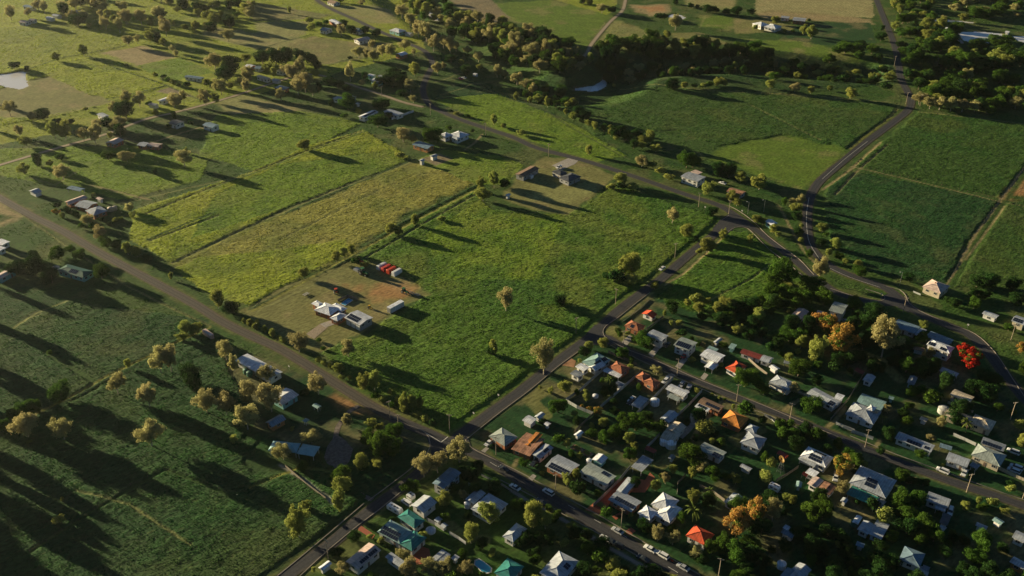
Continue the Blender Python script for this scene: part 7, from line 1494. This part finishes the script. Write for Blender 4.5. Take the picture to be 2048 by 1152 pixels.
panel_fence(TT((1,2),655,110,735,72,815,100), FT, 1.6, 'dark pool fence behind the white farmhouse')
panel_fence(TT((1,3),235,280,400,420,560,540), FT, 1.2, 'thin timber fence at the paddock edge below the shade roofs')
panel_fence(TT((2,3),1320,500,1325,420,1390,350), FT, 1.5, 'dark timber fence behind the crossing hips house')
panel_fence(TT((2,3),1500,440,1620,500,1700,560), FT, 1.5, 'dark timber fence in the shaded yards right of the feathery tree')
panel_fence(TT((2,2),1890,575,1960,640,2040,700), FT, 1.5, 'dark timber fence behind the round green tree')
def wire_fence(pts, label, h=1.2, sp_=5.0):
    P = densify(W2(pts), 25); P3 = [Vector((p[0], p[1], macro1(p[0], p[1]))) for p in P]; o = Vector(P3[0]); mb = MB()
    for a, b in zip(P3[:-1], P3[1:]):
        k = max(1, int((b-a).length/sp_))
        for i in range(k):
            s = a.lerp(b, i/k) - o; mb.box(s.x-.06, s.x+.06, s.y-.06, s.y+.06, s.z-.2, s.z+h)
        for z in (.5, 1.05): mb.bar(a-o+Vector((0,0,z)), b-o+Vector((0,0,z)), .018, n=3, m=1, cap=False)
    q = mb.build('wire_fence', [M['wirepost'], M['wirepost']]); q.location = o; tag(q, label, 'wire fence', 'wire fences round the paddocks'); rest(q, *pts[len(pts)//2])
for i, (pts, lb) in enumerate([
 ([(345,527),(480,462),(640,392),(820,325)], 'wire fence along the upper edge of the straw coloured paddock'),
 ([(500,618),(690,522),(800,448),(950,372)], 'wire fence along the lower edge of the straw coloured paddock'),
 ([(292,428),(380,392),(467,358),(512,342),(612,303),(725,262)], 'wire fence through the lime green paddocks west of the straw one'),
 ([(690,525),(760,528),(862,590)], 'wire fence at the upper side of the mown farm yard'),
 ([(862,590),(790,640),(735,668),(700,700)], 'wire fence between the mown farm yard and the big green paddock'),
 ([(1210,372),(1135,430),(1000,425)], 'wire fence below the charcoal homestead yard'),
 ([(1700,330),(1800,352),(1900,375),(2000,400),(2060,412)], 'wire fence beside the double track across the eastern paddocks'),
 ([(2060,320),(2005,395),(1950,470),(1890,580)], 'wire fence beside the steep track in the eastern paddocks'),
 ([(1800,212),(1780,235),(1740,265),(1700,297),(1650,345)], 'wire fence hugging the inner side of the eastern road'),
 ([(1024,185),(1075,212),(1150,260),(1230,305),(1262,322)], 'wire fence below the row of creekside trees'),
 ([(-20,885),(60,837),(140,797),(220,752),(300,714),(360,683),(420,655)], 'wire fence crossing the dark lower left paddocks'),
 ([(45,430),(130,490),(260,575),(340,615),(420,652)], 'wire fence below the dirt road verge'),
 ([(870,165),(900,155),(925,147)], 'wire fence above the small paddock by the S bend'),
 ([(1240,178),(1420,182),(1600,190),(1780,205)], 'wire fence along the top of the olive flats'),
 ([(1838,224),(1950,236),(2060,250)], 'wire fence below the river woods'),
 ([(0,150),(60,138),(120,116),(170,108),(250,92)], 'wire fence between the two western meadows'),
 ([(175,112),(240,140),(330,170)], 'wire fence right of the western lime meadow'),
 ([(1330,570),(1370,545),(1420,500),(1452,468)], 'wire fence inside the road triangle paddock'),
 ([(60,1105),(190,1020),(330,940),(460,990)], 'wire fence in the darkest lower left corner'),
]): wire_fence(pts, lb)
# ---------------------------------------------------------------- kitchen gardens and yard clutter
def garden_bed(px, py, a, b, label):
    l = at(px, py); r = empty('garden_bed', (l[0], l[1], l[2]), R(A5)); mb = MB()
    for y in (-b, b): mb.box(-a,a,y-.08,y+.08,0,.35)
    for x in (-a, a): mb.box(x-.08,x+.08,-b+.08,b-.08,0,.35)
    mb.build('edging', M['fencewood'], r); s = MB(); s.box(-a+.08,a-.08,-b+.08,b-.08,.02,.28); s.build('soil', M['dirtm'], r)
    pl = link(bpy.data.objects.new('plants', PROTO['B'][0][0]), r); pl.scale = (a*1.7, b*1.7, .8); pl.location = (0,0,.2)
    tag(r, label, 'garden bed'); rest(r, px, py)
garden_bed(*T(2,3,520,135),2.5,1.4,'timber edged garden bed, upper one in the kitchen garden'); garden_bed(*T(2,3,600,175),2.2,1.4,'timber edged garden bed, lower one in the kitchen garden')
# extra garden shrubs and trees thickening the town yards
TOWNR = random.Random(77)
def yard(poly, n, kinds, wr, seed, gap=.9):
    r = random.Random(seed); w = W2(poly); xs = [p[0] for p in w]; ys = [p[1] for p in w]; got = []
    boxes = []
    for o, _, _, _ in BUILT:
        boxes.append((o.location.x, o.location.y))
    for _ in range(n*80):
        if len(got) >= n: break
        x = r.uniform(min(xs), max(xs)); y = r.uniform(min(ys), max(ys))
        if not in_poly(np.array([x]), np.array([y]), w)[0]: continue
        wd = r.uniform(*wr)
        if any((x-a)**2 + (y-b)**2 < (6.5+wd*.4)**2 for a, b in boxes): continue
        if any((x-o.location.x)**2 + (y-o.location.y)**2 < (.42*(wd+t[5]))**2 for t in NEAR for o in (t[0],)): continue
        if any(min((x-q[0])**2 + (y-q[1])**2 for q in pts) < (rw/2 + wd*.5 + 1)**2 for pts, rw in ROADW.values()): continue
        if any((x-c.location.x)**2 + (y-c.location.y)**2 < (wd*.5+2.5)**2 for c, _, _, _ in OTHERS): continue
        got.append(1); k = r.choice(kinds); h = wd * r.uniform(.8, 1.15); z = macro1(x, y)
        dep = y*cp - (z+h/2-CAM_H)*sp; px = 1024 + FPX*x/dep; py = 576 - FPX*(y*sp + (z+h/2-CAM_H)*cp)/dep
        make_tree(k, PROTO[k][r.randrange(len(PROTO[k]))], x, y, z, wd, h, px, py); NEAR.append(TREES[-1])
NEAR = list(TREES)
yard([(1230,700),(1560,840),(2060,1030),(2060,1180),(1450,1180),(1000,935),(1000,880),(1180,720)], 78, 'DDBRPRD', (2.4,6.8), 21)
yard([(1230,660),(1290,600),(1600,620),(1850,660),(2060,860),(2060,1000),(1600,820)], 50, 'DDRDPB', (2.6,7.5), 22)
yard([(1500,1000),(2060,1060),(2060,1180),(1400,1180)], 13, 'DRD', (6.0,9.0), 23)
yard([(740,1060),(960,930),(1400,1180),(700,1180)], 30, 'BDRPD', (2.5,6.0), 24)
yard([(1540,610),(1640,600),(1780,660),(1900,720),(1860,760),(1600,700)], 16, 'RDD', (5.0,8.0), 25)
del NEAR

# ---------------------------------------------------------------- every tree says which one it is
LOOK = dict(G=('tan gold', 'gum tree'), P=('yellow green', 'feathery tree'), R=('mid green', 'shade tree'), D=('dark green', 'bushy tree'), O=('rust orange', 'shade tree'), X=('scarlet', 'flowering tree'), B=('low green', 'shrub'), M=('green', 'palm tree'))
MARKS = [('the left meadow pond',25,160),('the creek pond',1180,178),('the top dirt track',1200,65),('the small far pond',1352,34),('the reservoir',1965,75),('the main crossroads',885,890),('the street corner',1190,675),('the road junction',1465,440),
 ('the eastern road elbow',1815,215),('the traffic island',1755,600),('the S bend',852,155),('the lone paddock gum',1015,600),('the straw paddock',690,430),('the row of four covers',780,540),('the mown farm yard',760,575),('the school path',680,860),
 ('the shaded lower left paddock',200,1000),('the left paddock fence',220,752),('the dirt road verge',300,555),('the olive flats',1500,240),('the double track',1850,362),('the road triangle paddock',1430,560),('the upper left lane',345,226),('the ploughed rows field',1630,10),
 ('the creek gully',940,60),('the wooded creek bank',1350,112),('the smooth green slope',1100,40),('the river woods',1930,170),('the far left woods',330,20),('the big bend paddock',1740,440),('the farm gate drive',640,660),('the big green paddock',1050,560)]
PH = [(p, x, y) for _, p, x, y in BUILT if p] + MARKS + [(p, x, y) for _, p, x, y in OTHERS if p]
def rel(px, py, lx, ly):
    dx, dy = px-lx, py-ly; d = math.hypot(dx, dy)
    far = d > 60
    if abs(dx) > 1.3*abs(dy): s = 'right of' if dx > 0 else 'left of'
    else: s = 'below' if dy > 0 else 'behind'
    return ('some way ' if far else 'just ') + s
hist = {}
for k in LOOK: 
    ws = sorted(t[5] for t in TREES if t[1] == k); hist[k] = (ws[len(ws)//3], ws[2*len(ws)//3]) if len(ws) > 2 else (0, 1e9)
pend = {}
for t in TREES:
    o, k, px, py, h, w = t
    lo_, hi_ = hist[k]; size = 'small' if w < lo_ else ('large' if w > hi_ else 'middling')
    ratio = h/w; form = 'tall ' if ratio > 1.35 and k != 'B' else ''
    p, lx, ly = min(PH, key=lambda q: math.hypot(px-q[1], (py-q[2])*1.3))
    look = LOOK[k] if o.name.split('.')[0] != 'riverside_tree' else (LOOK[k][0], 'riverside tree')
    lab = '%s%s %s %s %s %s' % (form, size, look[0], look[1], rel(px, py, lx, ly), p)
    pend.setdefault(lab, []).append(t)
ORD = ['leftmost','second','third','fourth','fifth','sixth','seventh','eighth','ninth','tenth']
NUM = {2:'two',3:'three',4:'four',5:'five',6:'six',7:'seven',8:'eight',9:'nine',10:'ten'}
GRP = dict(G='gum trees over the fields', P='feathery yellow green trees', R='mid green shade trees', D='dark bushy trees', O='rust coloured trees', X=None, B='low shrubs', M='palms in the town gardens')
for lab, ts in pend.items():
    ts.sort(key=lambda t: t[2])
    for i, t in enumerate(ts):
        l = lab
        if len(ts) > 1:
            n = len(ts); o_ = 'leftmost' if i == 0 else ('rightmost' if i == n-1 else (ORD[i] + ' from left' if i < 10 else 'number %d from left' % (i+1)))
            l = '%s, %s' % (lab.replace('some way ', '').replace('just ', ''), o_) if len(lab.split()) > 12 else '%s, %s' % (lab, o_)
        if len(l.split()) > 16: l = l.replace('some way ', '').replace('just ', '')
        if len(l.split()) > 16: l = l.replace('tall ', '', 1)
        if len(l.split()) > 16: l = l.replace('number ', '').replace(' from left', ' from left')
        if len(l.split()) > 16: l = l.replace('the ', '')
        tag(t[0], l, 'shrub' if t[1] == 'B' else ('riverside tree' if t[0].name.startswith('riverside') else LOOK[t[1]][1]), 'riverside trees along the creek' if t[0].name.startswith('riverside') else GRP[t[1]])
# ---------------------------------------------------------------- air
if HAZE > 0:
    mb = MB(); mb.box(-1500, 1500, -60, 2600, -9, 268); hz = mb.build('haze', None); hz.data.materials.clear()
    m = bpy.data.materials.new('air_haze'); m.use_nodes = True; N = m.node_tree.nodes; L = m.node_tree.links; N.remove(N['Principled BSDF'])
    pv = N.new('ShaderNodeVolumePrincipled'); pv.inputs['Density'].default_value = HAZE; pv.inputs['Color'].default_value = (.86,.90,.92,1); pv.inputs['Anisotropy'].default_value = .68
    L.new(pv.outputs[0], N['Material Output'].inputs['Volume']); hz.data.materials.append(m); tag(hz, kind='stuff')
